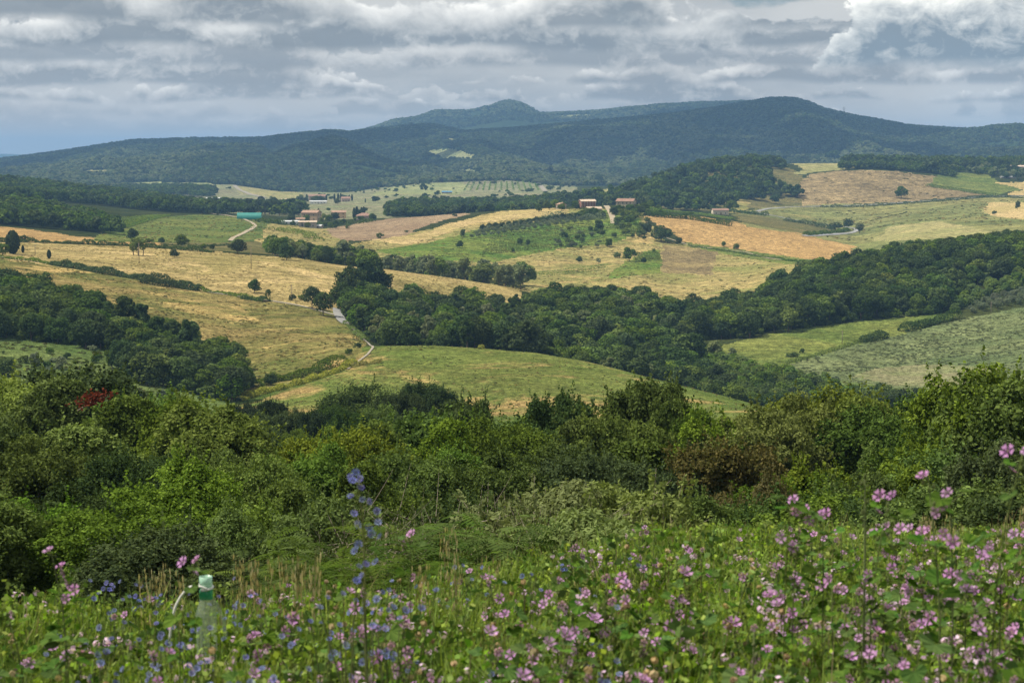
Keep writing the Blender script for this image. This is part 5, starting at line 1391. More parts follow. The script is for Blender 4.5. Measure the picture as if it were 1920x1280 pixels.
#@@NEAR
# ------------------------------------------------------------------ the belt of trees below the meadow: (px, top row, distance, proto, width, leaf, label)
BELT = [
    (-70, 700, 132, 0, 1.1, 'olive_green_leaf', 'tree top left beyond the picture edge in the dense belt'),
    (25, 706, 126, 1, 1.0, 'olive_green_leaf', 'yellow green tree top at the left picture edge above the dark belt'),
    (95, 712, 118, 3, 1.0, 'oak_leaf', 'leafy tree left of the dark domed crown with rust coloured branch'),
    (160, 694, 128, 2, 1.25, 'dark_leaf', 'dark domed crown standing highest on the left behind the rust coloured branch'),
    (232, 745, 112, 3, 1.0, 'oak_leaf', 'tree just right of the dark domed crown'),
    (290, 742, 116, 1, 1.0, 'oak_leaf', 'broad green tree below the thicket on the left'),
    (350, 748, 108, 3, 1.1, 'olive_green_leaf', 'rounded yellow green tree near the right end of the left mass'),
    (410, 762, 100, 5, 1.1, 'olive_green_leaf', 'open crowned tree with grey stems at the right end of the left mass'),
    (-30, 800, 84, 1, 1.1, 'dark_leaf', 'dark tree low at the left picture edge'),
    (55, 822, 80, 0, 1.0, 'oak_leaf', 'full green tree in the lower left with dark hollows'),
    (160, 800, 86, 3, 1.2, 'olive_green_leaf', 'sunlit yellow green crown in the middle of the left mass'),
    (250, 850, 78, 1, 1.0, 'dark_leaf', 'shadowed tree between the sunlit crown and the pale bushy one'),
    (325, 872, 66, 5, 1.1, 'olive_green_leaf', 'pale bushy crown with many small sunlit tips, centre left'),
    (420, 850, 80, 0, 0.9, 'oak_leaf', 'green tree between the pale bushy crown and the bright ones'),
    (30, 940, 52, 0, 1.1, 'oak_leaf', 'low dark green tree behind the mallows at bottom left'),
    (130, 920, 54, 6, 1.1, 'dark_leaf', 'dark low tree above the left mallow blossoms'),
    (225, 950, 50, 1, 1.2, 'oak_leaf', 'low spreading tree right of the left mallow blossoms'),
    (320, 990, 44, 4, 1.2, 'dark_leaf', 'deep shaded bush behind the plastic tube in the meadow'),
    (405, 965, 48, 5, 0.9, 'bright_leaf', 'small bright green bush above the plastic tube in the meadow'),
    (500, 858, 78, 0, 0.9, 'bright_leaf', 'vivid green tree left of the tall blue flower spike'),
    (580, 838, 84, 6, 0.9, 'bright_leaf', 'vivid green rounded tree right of its vivid neighbour'),
    (455, 950, 56, 4, 0.9, 'bright_leaf', 'vivid low green bush under the vivid green tree'),
    (540, 900, 60, 3, 0.9, 'bright_leaf', 'leafy vivid green shrub behind the feathery sumacs'),
    (650, 806, 92, 1, 1.0, 'olive_green_leaf', 'yellowish tree left under the stone pine group'),
    (712, 792, 98, 3, 1.0, 'oak_leaf', 'medium green tree below the stone pine group'),
    (775, 778, 104, 2, 1.1, 'oak_leaf', 'slim green tree right below the stone pine group'),
    (830, 790, 98, 3, 0.9, 'olive_green_leaf', 'olive green tree beside the narrow dark spire'),
    (868, 750, 112, 2, 0.62, 'dark_leaf', 'narrow dark spire shaped tree before the grassy hill'),
    (925, 792, 104, 1, 1.0, 'oak_leaf', 'round tree right of the narrow dark spire'),
    (985, 788, 108, 5, 1.0, 'oak_leaf', 'leafy tree left of the dark double topped tree'),
    (1045, 742, 124, 2, 0.7, 'dark_leaf', 'dark double topped tree before the middle of the grassy hill'),
    (1105, 785, 106, 3, 0.9, 'oak_leaf', 'tree right of the dark double topped tree'),
    (1150, 778, 106, 1, 0.9, 'olive_green_leaf', 'sunny green tree under the tallest central tree'),
    (1212, 716, 122, 2, 0.85, 'oak_leaf', 'tallest central tree with a high ragged top before the grassy hill'),
    (1262, 752, 116, 3, 0.7, 'oak_leaf', 'ragged tree leaning on the right of the tallest central tree'),
    (1315, 768, 108, 3, 0.75, 'oak_leaf', 'green tree left of the reddish brown one'),
    (1372, 782, 104, 5, 0.8, 'olive_green_leaf', 'thin topped tree with pale twigs above the reddish brown tree'),
    (1430, 778, 104, 1, 0.9, 'olive_green_leaf', 'rounded tree at the right foot of the grassy hill'),
    (1495, 742, 110, 0, 1.0, 'olive_green_leaf', 'pale flowering topped tree before the right gully wood'),
    (1560, 736, 112, 1, 1.1, 'olive_green_leaf', 'broad light green tree before the right gully wood'),
    (1625, 748, 108, 3, 1.0, 'olive_green_leaf', 'light green tree right of the broad light one'),
    (1690, 752, 106, 1, 1.0, 'oak_leaf', 'round green tree left of the dip before the big right tree'),
    (1745, 770, 98, 3, 1.0, 'oak_leaf', 'lower tree in the dip before the big right tree'),
    (1798, 790, 90, 1, 1.0, 'oak_leaf', 'dark green tree at the foot of the big right tree'),
    (1858, 690, 84, 0, 0.95, 'olive_green_leaf', 'big sunlit tree at the right picture edge'),
    (1925, 676, 82, 6, 1.0, 'olive_green_leaf', 'tall tree cut by the right picture edge behind the big sunlit one'),
    (2010, 700, 90, 0, 1.0, 'oak_leaf', 'tree beyond the right picture edge'),
    (690, 870, 72, 3, 1.0, 'oak_leaf', 'green tree behind the bare twigged shrub'),
    (770, 850, 78, 1, 1.0, 'oak_leaf', 'dark green tree centre left above the sumacs'),
    (860, 848, 80, 3, 1.0, 'bright_leaf', 'fresh green tree in the centre of the belt'),
    (940, 855, 76, 6, 1.0, 'oak_leaf', 'dark tree left above the olive shrub'),
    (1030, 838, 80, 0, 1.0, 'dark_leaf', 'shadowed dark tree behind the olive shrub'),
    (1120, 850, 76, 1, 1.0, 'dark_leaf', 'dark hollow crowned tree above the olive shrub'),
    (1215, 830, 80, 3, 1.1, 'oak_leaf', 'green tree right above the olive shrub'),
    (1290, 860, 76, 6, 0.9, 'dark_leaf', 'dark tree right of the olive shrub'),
    (1372, 832, 76, 2, 0.95, 'brown_leaf', 'reddish brown withering tree in the right part of the belt'),
    (1425, 900, 60, 5, 0.7, 'brown_leaf', 'brown tinged lower tree beside the reddish withering one'),
    (1345, 930, 52, 6, 0.9, 'oak_leaf', 'dark bush under the reddish withering tree'),
    (1500, 895, 66, 1, 1.0, 'oak_leaf', 'green tree right of the reddish withering tree'),
    (1565, 880, 66, 5, 0.9, 'olive_green_leaf', 'open tree with a visible dark stem in the right part of the belt'),
    (1640, 890, 64, 0, 0.9, 'oak_leaf', 'full green tree behind the tallest mallow stems'),
    (1720, 880, 62, 3, 0.9, 'oak_leaf', 'dark green tree behind the high right mallow blossom'),
    (1800, 850, 66, 1, 1.1, 'oak_leaf', 'dark green spreading tree under the big sunlit right tree'),
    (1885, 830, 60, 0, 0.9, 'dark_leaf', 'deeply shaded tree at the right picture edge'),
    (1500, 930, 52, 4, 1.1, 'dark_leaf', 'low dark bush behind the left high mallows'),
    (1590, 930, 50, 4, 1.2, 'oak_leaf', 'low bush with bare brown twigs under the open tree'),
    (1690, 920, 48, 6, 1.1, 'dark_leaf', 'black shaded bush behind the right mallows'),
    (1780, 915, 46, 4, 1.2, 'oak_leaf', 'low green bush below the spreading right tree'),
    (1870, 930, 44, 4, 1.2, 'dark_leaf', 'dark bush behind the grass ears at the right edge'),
    (1960, 900, 50, 0, 1.1, 'oak_leaf', 'low tree beyond the right picture edge'),
    (-60, 930, 50, 1, 1.1, 'oak_leaf', 'low tree beyond the left picture edge'),
    (640, 930, 48, 4, 0.9, 'oak_leaf', 'shaded bush behind the tall blue flower spike'),
    (900, 930, 50, 4, 1.1, 'dark_leaf', 'dark bush between the sumacs and the olive shrub'),
    (1270, 960, 40, 4, 0.8, 'oak_leaf', 'dark green bush right beside the olive shrub'),
]
rb = np.random.default_rng(21)


def full_tree(name, px, row, D, proto, w, leafmat, label, cat='tree', group=None, hmin=2.2):
    t, s = pix_dir(px, row)
    zg = float(hgt(t * D, D)); h = max(s * D - zg, hmin)
    crown, trunk = NEARP[proto]
    top = crown['top']
    sc_ = h / top
    root = link(name, None, None, (t * D, D, zg), rb.uniform(0, 6.28), (sc_ * w, sc_ * w, sc_))
    tag(root, label, cat, group)
    c = link('crown', crown, root)
    c.material_slots[0].link = 'OBJECT'; c.material_slots[0].material = MAT[leafmat]
    link('trunk', trunk, root)
    return root


for k, (c_, t_) in NEARP.items():
    z = np.empty(len(c_.vertices) * 3, np.float32); c_.vertices.foreach_get('co', z)
    c_['top'] = float(np.percentile(z[2::3], 99.8))
for b in BELT:
    full_tree('oak_tree' if b[5] != 'bright_leaf' else 'acacia_tree', b[0], b[1], b[2], b[3], b[4], b[5], b[6],
              'tree' if 'bush' not in b[6] and 'shrub' not in b[6].split('behind')[0] else 'bush')

# middle distance group between the belt and the grassy hill
for px, row, D, kind, w, lab in [
    (455, 758, 300, 'pine', 1.2, 'thin dark pine at the left of the group below the path'), (505, 752, 290, 'pine', 1.3, 'dark layered pine in the group below the path'),
    (480, 775, 260, 'tall', 1.3, 'dusky tree under the layered pine'), (545, 768, 280, 'darkoak', 1.1, 'dark tree right of the layered pine'),
    (585, 772, 270, 'pine', 1.5, 'broad grey green pine in the middle of the dark group'), (620, 760, 275, 'darkoak', 1.2, 'dark rounded tree left of the stone pine'),
    (682, 722, 300, 'umbrella', 1.35, 'dome shaped stone pine below the grassy hill'), (655, 770, 250, 'darkoak', 1.1, 'shaded tree under the stone pine'),
    (720, 760, 270, 'oak', 1.2, 'green tree right under the stone pine'), (752, 735, 290, 'darkoak', 1.2, 'dark tree left of the round topped dark tree'),
    (795, 716, 310, 'darkoak', 1.25, 'round topped dark tree at the right end of the group below the grassy hill'),
    (505, 800, 230, 'oak', 1.4, 'bluish green tree low in the dark group'), (560, 806, 225, 'oak', 1.4, 'leafy tree low beside the bluish green one'),
    (450, 800, 225, 'darkoak', 1.2, 'dark tree at the low left of the dark group'), (615, 800, 215, 'olivegreen', 1.3, 'olive coloured tree low before the stone pine')]:
    pr_, wf, lf = {'pine': (2, .62, 'pine_leaf'), 'tall': (2, .8, 'dark_leaf'), 'darkoak': (1, .72, 'dark_leaf'), 'oak': (0, .75, 'oak_leaf'), 'umbrella': (4, .95, 'dark_leaf'), 'olivegreen': (3, .8, 'olive_green_leaf')}[kind]
    full_tree('pine_tree' if kind == 'pine' else 'stone_pine_tree' if kind == 'umbrella' else 'oak_tree', px, row, D, pr_, wf * (w if w < 1.3 else 1.15), lf, lab)

# rust coloured dead branch on the dark domed crown
r = np.random.default_rng(8)
t, s = pix_dir(176, 748); D0 = 112
Pc = np.array([t * D0, D0, s * D0])
rootb = link('withered_branch', None, None, tuple(Pc)); tag(rootb, 'rust red withered branch hanging in the dark domed crown on the left', 'branch')
Pb = r.normal(size=(230, 3)) * np.array([0.52, .35, .22]) + np.array([0, 0, 0]); Pb[:, 2] += Pb[:, 0] * 0.25
q, f = quads(Pb, r.normal(size=(230, 3)) + [0, -.5, .5], 0.15, r, 1.6)
link('leaves', mesh('leaves', q, [f], MAT['rust_leaf'], attr=r.random(len(f))), rootb)
mb = MB(); mb.tube([(-1.3, 1.5, -.9), (-.5, .6, -.4), (.2, 0, 0), (1.0, -.1, .25)], [.06, .05, .035, .015], 5)
link('stem', mb.mesh('stem', MAT['bark'], True), rootb)


# feathery sumac shrubs
def frond(mb_q, r, base, direction, length, nl=10, droop=0.62):
    d = direction / np.linalg.norm(direction)
    s = np.linspace(0.15, 1, nl)
    ax = base + d * (s * length)[:, None] + np.array([0, 0, -1]) * (droop * length * s**2)[:, None]
    side = np.cross(d, [0, 0, 1.0]); side /= np.linalg.norm(side) + 1e-9
    tang = np.gradient(ax, axis=0); tang /= np.linalg.norm(tang, axis=1)[:, None]
    ll = length * 0.26 * np.sin(np.pi * (0.18 + 0.75 * s)) + 0.01
    out = []
    for sg in (-1, 1):
        dr = side * sg + tang * 0.35 + np.array([0, 0, -0.22]); dr /= np.linalg.norm(dr, axis=1)[:, None]
        wv = tang * (length / nl * 0.36)
        tip = ax + dr * ll[:, None]; mid = ax + dr * (ll * 0.4)[:, None]
        out.append(np.stack([ax, mid - wv, tip, mid + wv], 1).reshape(-1, 3))
    rw_ = side * 0.004
    return np.vstack(out)


def sumac_meshes(seed):
    r = np.random.default_rng(seed)
    V = []; stems = MB(); tints = []
    for k in range(15):
        a = r.uniform(0, 6.28); ln = r.uniform(0.1, 0.65)
        h = r.uniform(1.1, 2.0)
        top = np.array([math.cos(a) * ln, math.sin(a) * ln, h])
        base = np.array([math.cos(a) * ln * 0.4, math.sin(a) * ln * 0.4, -0.1])
        stems.tube([base, base * .5 + top * .5 - [0, 0, .05], base * .2 + top * .8 - [0, 0, .12]], [.014, .009, .004], 5)
        for j in range(26):
            f_ = r.uniform(0.35, 1.0); p = base * (1 - f_) + top * f_
            b = r.uniform(0, 6.28)
            dv = np.array([math.cos(b), math.sin(b), r.uniform(0.05, 0.75)])
            q = frond(None, r, p, dv, r.uniform(0.20, 0.34))
            V.append(q); tints += [r.beta(2, 2)] * (len(q) // 4)
    V = np.vstack(V)
    return mesh('foliage', V, [np.arange(len(V)).reshape(-1, 4)], MAT['sumac_leaf'], attr=tints), stems.mesh('stem', MAT['bark'], True)


SUM = [sumac_meshes(500 + i) for i in range(4)]
for k, (px, row, D, w, lab) in enumerate([
    (455, 1052, 21, 0.9, 'feathery sumac shrub behind the blue flower patch'), (520, 1010, 24, 1.0, 'feathery sumac shrub left of the tall blue spike'),
    (590, 1000, 26, 1.1, 'feathery sumac shrub just left behind the tall blue spike'), (650, 985, 27, 1.1, 'sumac shrub directly behind the tall blue spike'),
    (715, 975, 28, 1.2, 'sumac shrub right of the tall blue spike'), (780, 970, 27, 1.2, 'sumac shrub with many layered fronds left of the centre'),
    (850, 962, 28, 1.2, 'highest feathery sumac shrub near the picture centre'), (912, 955, 29, 1.0, 'sumac shrub touching the olive shrub'),
    (680, 1040, 21, 1.0, 'low sumac fronds behind the mallow seed heads'), (770, 1030, 21, 1.1, 'low sumac shrub in the shade of the centre'),
    (850, 1035, 20, 1.0, 'low dark sumac shrub above the dry grass gap'), (590, 1045, 20, 1.0, 'low sumac shrub right of the plastic tube'),
    (1290, 985, 26, 1.0, 'sumac shrub right of the olive shrub'), (1340, 1000, 24, 1.0, 'low sumac shrub right of the olive shrub, near the mallows'),
    (1480, 1000, 23, 0.9, 'sumac shrub half hidden by the pink mallow spikes'), (950, 1030, 22, 0.9, 'small sumac fronds under the olive shrub')]):
    t, s = pix_dir(px, row); zg = float(hgt(t * D, D)); h = s * D - zg
    fo, stm = SUM[k % 4]
    sc_ = h / 2.0
    root = link('sumac_shrub', None, None, (t * D, D, zg), rb.uniform(0, 6.28), (max(sc_, .8) * w * 1.15, max(sc_, .8) * w * 1.15, sc_))
    tag(root, lab, 'shrub', 'feathery sumac shrubs')
    link('foliage', fo, root); link('stem', stm, root)


# olive-like shrub with twisted limbs and upright shoots; bare twigged shrub
def shooty(seed, px, row, D, wid, hgt_top, leafmat, name, label, nshoot=260, leafn=26, bare=0.0, leaf=0.05):
    r = np.random.default_rng(seed)
    t, s = pix_dir(px, row); zg = float(hgt(t * D, D)); H = s * D - zg
    root = link(name, None, None, (t * D, D, zg), 0); tag(root, label, 'shrub' if H < 4 else 'tree')
    tr = MB(); tw = MB(); LP = []; LN = []
    ends = []
    for k in range(9):
        a = r.uniform(0, 6.28); R = r.uniform(0.3, 0.75) * wid / 2
        p0 = np.array([r.uniform(-.15, .15), r.uniform(-.15, .15), -0.2])
        p1 = p0 + np.array([math.cos(a) * R * .35, math.sin(a) * R * .35, H * .35])
        p2 = p1 + np.array([math.cos(a + .6) * R * .5, math.sin(a + .6) * R * .5, H * .2])
        p3 = p2 + np.array([math.cos(a - .4) * R * .5, math.sin(a - .4) * R * .5, H * r.uniform(.08, .22)])
        tr.tube([p0, p1, p2, p3], [.10, .07, .05, .025], 6)
        ends += [p1 * .4 + p2 * .6, p2, p2 * .5 + p3 * .5, p3]
    ends = np.array(ends)
    for k in range(nshoot):
        e = ends[r.integers(len(ends))]
        dv = np.array([r.normal() * .6, r.normal() * .6, r.uniform(-.15, 1.0)]); dv /= np.linalg.norm(dv)
        L = r.uniform(.25, .9) * H * 0.26
        o_ = e + r.normal(size=3) * np.array([wid * .14, wid * .14, H * .045])
        q = np.linspace(0, 1, 5)[:, None]
        pts = o_ + dv * L * q + np.array([0, 0, .12 * L]) * q**2 + r.normal(size=3) * .05 * q
        tw.tube(pts, np.linspace(.009, .003, 5), 3, cap=False)
        if r.random() > bare:
            n = leafn; u = r.uniform(0.1, 1, n)[:, None]
            pp = o_ + dv * L * u + np.array([0, 0, .12 * L]) * u**2 + r.normal(size=(n, 3)) * 0.035
            LP.append(pp); LN.append(r.normal(size=(n, 3)) + np.cross(dv, r.normal(size=3)) * 1.2)
    link('trunk', tr.mesh('trunk', MAT['bark'], True), root)
    link('twigs', tw.mesh('twigs', MAT['pale_bark'], True), root)
    if nshoot > 600:      # the inner mass of foliage
        Pm, Nm, _, _ = crown_pts(r, 34, 22000, wid * .5, H * .34, (.16 * wid, .27 * wid) if wid < 1 else (.28, .62), H * .58, .2, .3)
        LP.append(Pm); LN.append(Nm)
    LP = np.vstack(LP); LN = np.vstack(LN)
    q, f = quads(LP, LN, leaf, r, 2.2)
    link('foliage', mesh('foliage', q, [f], MAT[leafmat], attr=r.beta(2, 2, len(f))), root)
leafy('olive_shoot_leaf', (0.098, 0.145, 0.044), (0.205, 0.265, 0.085))
shooty(601, 1050, 880, 33, 3.4, 0, 'olive_shoot_leaf', 'olive_shrub', 'pale green olive shrub with bare crooked twigs, left half of the pair in the centre', 900, 60, leaf=.048)
shooty(602, 1170, 862, 34, 3.0, 0, 'olive_shoot_leaf', 'olive_shrub', 'pale green olive shrub with tall upright shoots, right half of the pair in the centre', 800, 60, leaf=.048)
shooty(603, 1110, 930, 29, 3.2, 0, 'olive_shoot_leaf', 'olive_shrub', 'lower olive shrub with a dark forked limb before the olive pair', 640, 60, leaf=.045)
shooty(604, 770, 880, 44, 3.6, 0, 'oak_leaf', 'twiggy_shrub', 'sparse shrub of bare grey twigs above the sumacs', 300, 24, 0.3)
shooty(605, 700, 900, 46, 3.0, 0, 'oak_leaf', 'twiggy_shrub', 'sparse twiggy shrub right behind the tall blue spike', 240, 26, 0.2)
shooty(606, 1570, 950, 40, 3.0, 0, 'brown_leaf', 'twiggy_shrub', 'tangle of bare brown twigs behind the right mallows', 320, 10, 0.6)

# ------------------------------------------------------------------ the flowering meadow at the camera's feet
leafy('grass_blade', (0.100, 0.185, 0.028), (0.340, 0.450, 0.085), trans=0.24, tvar=.5)
leafy('straw', (0.330, 0.270, 0.130), (0.500, 0.420, 0.230), trans=0.3, rnd=.2)
leafy('herb_leaf', (0.036, 0.095, 0.012), (0.240, 0.360, 0.050), trans=0.2)
leafy('mallow_leaf', (0.035, 0.085, 0.016), (0.120, 0.200, 0.040), trans=0.2, gloss=0.0)
leafy('mallow_petal', (0.560, 0.240, 0.580), (0.740, 0.420, 0.750), trans=0.35, rnd=0.18, tvar=1.0)
leafy('pale_petal', (0.600, 0.380, 0.590), (0.800, 0.640, 0.790), trans=0.3, rnd=0.15)
leafy('blue_petal', (0.165, 0.160, 0.600), (0.300, 0.310, 0.760), trans=0.3, rnd=0.25)
leafy('seed_head', (0.330, 0.230, 0.110), (0.520, 0.420, 0.230), trans=0.2, rnd=0.3)
leafy('green_stem', (0.160, 0.200, 0.070), (0.220, 0.240, 0.090), trans=0.1)
leafy('yellow_petal', (0.650, 0.480, 0.040), (0.750, 0.600, 0.080), trans=0.3, rnd=0.1)


def blades(r, n, h, spread, wid, bend=0.35, col=None):
    """curved grass blades, two quads + tip"""
    x = r.normal(0, spread, n); y = r.normal(0, spread, n)
    a = r.uniform(0, 6.28, n); H = h * r.uniform(0.55, 1.1, n); b = bend * H * r.uniform(0.2, 1.3, n)
    w = wid * r.uniform(0.6, 1.3, n)
    dx, dy = np.cos(a), np.sin(a); sx, sy = -dy, dx
    V = []
    for s, ww in ((0, 1), (0.45, 0.9), (0.8, 0.55), (1.0, 0.08)):
        cx = x + dx * b * s**2; cy_ = y + dy * b * s**2; cz = H * s * (1 - 0.12 * s)
        V.append(np.stack([cx - sx * w * ww, cy_ - sy * w * ww, cz], -1)); V.append(np.stack([cx + sx * w * ww, cy_ + sy * w * ww, cz], -1))
    V = np.stack(V, 1).reshape(-1, 3)
    o = np.arange(n)[:, None] * 8
    F = np.concatenate([o + np.array([0, 1, 3, 2]), o + np.array([2, 3, 5, 4]), o + np.array([4, 5, 7, 6])])
    return V, F


def tuft(seed, n, h, spread, wid, mat, bend=.35):
    r = np.random.default_rng(seed)
    V, F = blades(r, n, h, spread, wid, bend)
    t = r.beta(1.5, 2, n)
    return mesh('tuft', V, [F], MAT[mat], attr=np.tile(t, 3))


def herb(seed, h, n, leaf, mat, spread=0.05, fmat=None, nf=0, fs=0.01):
    """branching herb: stems with small ovate leaves, optional tiny blossoms"""
    r = np.random.default_rng(seed)
    mb = MB(); LP = []; 
    tips = []
    for k in range(5):
        a = r.uniform(0, 6.28); L = h * r.uniform(.7, 1.05)
        base = r.normal(0, spread * .4, 3) * [1, 1, 0]
        tip = base + np.array([math.cos(a) * spread * 1.6, math.sin(a) * spread * 1.6, L])
        mid = (base + tip) / 2 + np.array([math.cos(a) * spread * .3, math.sin(a) * spread * .3, .03])
        mb.tube([base, mid, tip], [.0025, .002, .001], 3, cap=False)
        tips.append((base, mid, tip))
    u = r.uniform(0.15, 1, n)[:, None]; ki = r.integers(5, size=n)
    B = np.array([t[0] for t in tips])[ki]; M2 = np.array([t[1] for t in tips])[ki]; T = np.array([t[2] for t in tips])[ki]
    P = B * (1 - u) ** 2 + 2 * M2 * u * (1 - u) + T * u**2 + r.normal(size=(n, 3)) * leaf * .9
    q, f = quads(P, r.normal(size=(n, 3)) + [0, 0, .25], leaf, r, 1.5)
    V = [q, np.vstack(mb.V)]; F = [f, np.vstack(mb.F4) + len(q)]
    mi = [0] * len(f) + [1] * len(F[1]); tint = [*r.beta(1.6, 2, len(f))] + [0] * len(F[1])
    if nf:
        uf = r.uniform(.7, 1.02, nf)[:, None]; kf = r.integers(5, size=nf)
        B = np.array([t[0] for t in tips])[kf]; M2 = np.array([t[1] for t in tips])[kf]; T = np.array([t[2] for t in tips])[kf]
        P = B * (1 - uf) ** 2 + 2 * M2 * uf * (1 - uf) + T * uf**2 + r.normal(size=(nf, 3)) * .012
        P = np.repeat(P, 3, 0) + r.normal(size=(nf * 3, 3)) * fs * .3
        q2, f2 = quads(P, r.normal(size=(nf * 3, 3)) + [0, -.6, .6], fs, r, 1.2)
        n0 = sum(len(v) for v in V)
        V.append(q2); F.append(f2 + n0); mi += [2] * len(f2); tint += list(r.random(len(f2)))
    return mesh('herb', np.vstack(V), [np.vstack(F)], [MAT[mat], MAT['green_stem']] + ([MAT[fmat]] if fmat else []), mi, attr=tint)


def star(r, n, R, wid, notch=0.0, cup=0.25):
    """flower of n petals facing +Z, each petal a pair of quads with a notch"""
    V = []; F = []; tn = []
    for k in range(n):
        a = 2 * math.pi * k / n + r.uniform(-.08, .08)
        c, s = math.cos(a), math.sin(a)
        prof = [(0.08, 0.05, 0), (0.55, wid * .7, cup * .45), (0.92, wid, cup * .8), (1.0 - notch, 0.0, cup * .85)]
        pts = [(0.06, 0, 0), (0.5, -wid * .55, cup * .35), (0.93, -wid * .95, cup * .8), (1.0 - notch, 0, cup * .72), (0.93, wid * .95, cup * .8), (0.5, wid * .55, cup * .35), (0.55, 0, cup * .22)]
        o = len(V)
        for (u, w, z) in pts:
            V.append(((u * c - w * s) * R, (u * s + w * c) * R, z * R))
        F += [[o, o + 1, o + 6, o + 5][:4]]
        F += [[o + 6, o + 1, o + 2, o + 3], [o + 6, o + 3, o + 4, o + 5]]
        tn += [0.0, 0.75, 0.75]
    return np.array(V), np.array(F), tn


def flower_mesh(seed, kind):
    r = np.random.default_rng(seed)
    if kind == 'mallow':
        V, F, tn = star(r, 5, 0.0235, 0.40, 0.12, r.uniform(.15, .55)); mats = [MAT['mallow_petal'], MAT['pale_petal'], MAT['green_stem']]
    elif kind == 'blue':
        V, F, tn = star(r, 9, 0.0125, 0.17, 0.1, r.uniform(.2, .6)); mats = [MAT['blue_petal'], MAT['blue_petal'], MAT['green_stem']]
    else:
        V, F, tn = star(r, 5, 0.010, 0.32, 0.1, .3); mats = [MAT['pale_petal'], MAT['mallow_petal'], MAT['green_stem']]
    mb = MB(); k = {'mallow': 1.0, 'blue': .7}.get(kind, .5)
    mb.tube([(0, 0, 0), (0, 0, .006 * k), (0, 0, .009 * k)], [.0016 * k, .0022 * k, .0012 * k], 5, 1)
    mb.tube([(0, 0, -.010 * k), (0, 0, -.004 * k), (0, 0, .001 * k)], [.0015 * k, .005 * k, .004 * k], 5, 2)
    v2 = np.vstack(mb.V); f4 = np.vstack(mb.F4) + len(V); f3 = np.vstack(mb.F3) + len(V)
    return mesh('flower', np.vstack([V, v2]), [np.vstack([F, f4]), f3], mats, [0] * len(F) + mb.m4 + mb.m3, attr=tn + [0.3] * (len(f4) + len(f3)))


def leaf_mesh(seed, lobes=5, size=0.03):
    """round lobed mallow leaf, cupped, facing +Z with stalk point at the origin"""
    r = np.random.default_rng(seed)
    n = lobes * 4 + 1
    a = np.linspace(-2.6, 2.6, n)
    rad = size * (0.78 + 0.22 * np.abs(np.cos(a * lobes / 5.2 * 1.0 * math.pi / 2 * 1.15))) * r.uniform(.93, 1.07, n)
    V = [(0, 0, 0)] + [(math.cos(t) * q + size * .25, math.sin(t) * q, q * .22 + r.uniform(-.06, .06) * size) for t, q in zip(a, rad)]
    F = [[0, i, i + 1] for i in range(1, n)]
    return mesh('leaf', V, [F], MAT['mallow_leaf'], attr=r.random(len(F)) * .6)


FL = {k: [flower_mesh(700 + i, k) for i in range(5)] for k in ('mallow', 'blue', 'small')}
LF = [leaf_mesh(720 + i, size=s) for i, s in enumerate((.034, .028, .022, .038))]


def mallow_proto(seed, H, nleaf, nfl):
    """list of parts: (name, mesh, matrix-ish)"""
    r = np.random.default_rng(seed)
    parts = []; mb = MB()
    q = np.linspace(0, 1, 7)[:, None]
    lean = r.uniform(-.10, .10, 2) * H
    axis = np.array([0, 0, H]) * q + np.stack([np.sin(q[:, 0] * 2.4) * lean[0], np.sin(q[:, 0] * 2.0) * lean[1], 0 * q[:, 0]], -1)
    axis -= np.array([axis[-1][0], axis[-1][1], 0]) * q**2          # the tip stands over the root
    mb.tube(axis, np.linspace(.0032, .0015, 7), 5)
    for k in range(nleaf):
        f = r.uniform(.15, .98); p = np.array([np.interp(f, q[:, 0], axis[:, i]) for i in range(3)])
        a = r.uniform(0, 6.28); L = r.uniform(.03, .085) * (1.25 - .5 * f)
        e = p + np.array([math.cos(a) * L, math.sin(a) * L, L * .45])
        mb.tube([p, e], [.0014, .001], 3, cap=False)
        parts.append(('leaf', LF[r.integers(4)], e, (r.uniform(-.5, .5), r.uniform(-.1, .7), a), r.uniform(.8, 1.25)))
    for k in range(nfl):
        f = 1.0 if k == 0 else r.uniform(.62, 1.0)
        p = np.array([np.interp(f, q[:, 0], axis[:, i]) for i in range(3)])
        a = r.uniform(0, 6.28); L = 0.012 if k == 0 else r.uniform(.02, .05)
        e = p + np.array([math.cos(a) * L, math.sin(a) * L, L * .5])
        mb.tube([p, e], [.0013, .001], 3, cap=False)
        parts.append(('flower', FL['mallow'][r.integers(5)], e, (r.uniform(.3, 1.9), r.uniform(-.4, .4), r.uniform(-1.3, 1.3)), r.uniform(.75, 1.12)))
    for k in range(5):
        f = r.uniform(.8, 1.0); p = np.array([np.interp(f, q[:, 0], axis[:, i]) for i in range(3)]) + r.normal(size=3) * .008
        mb.tube([p, p + [0, 0, .006], p + [0, 0, .013]], [.002, .005, .001], 5)
    return mb.mesh('stem', MAT['green_stem'], True), parts


def put_plant(name, proto, loc, rz, s, label, cat, group, flower_s=1.0):
    stem_me, parts = proto
    root = link(name, None, None, loc, rz, s)
    tag(root, label, cat, group)
    link('stem', stem_me, root)
    for nm, me, p, rot, ps in parts:
        if nm == 'flower':
            rot = (rot[0], rot[1], rot[2] - rz)      # blossoms turn to the light, not with the stalk
        link(nm, me, root, tuple(p), rot=rot, s=ps * (flower_s / s if nm == 'flower' else 1 / s))
    return root


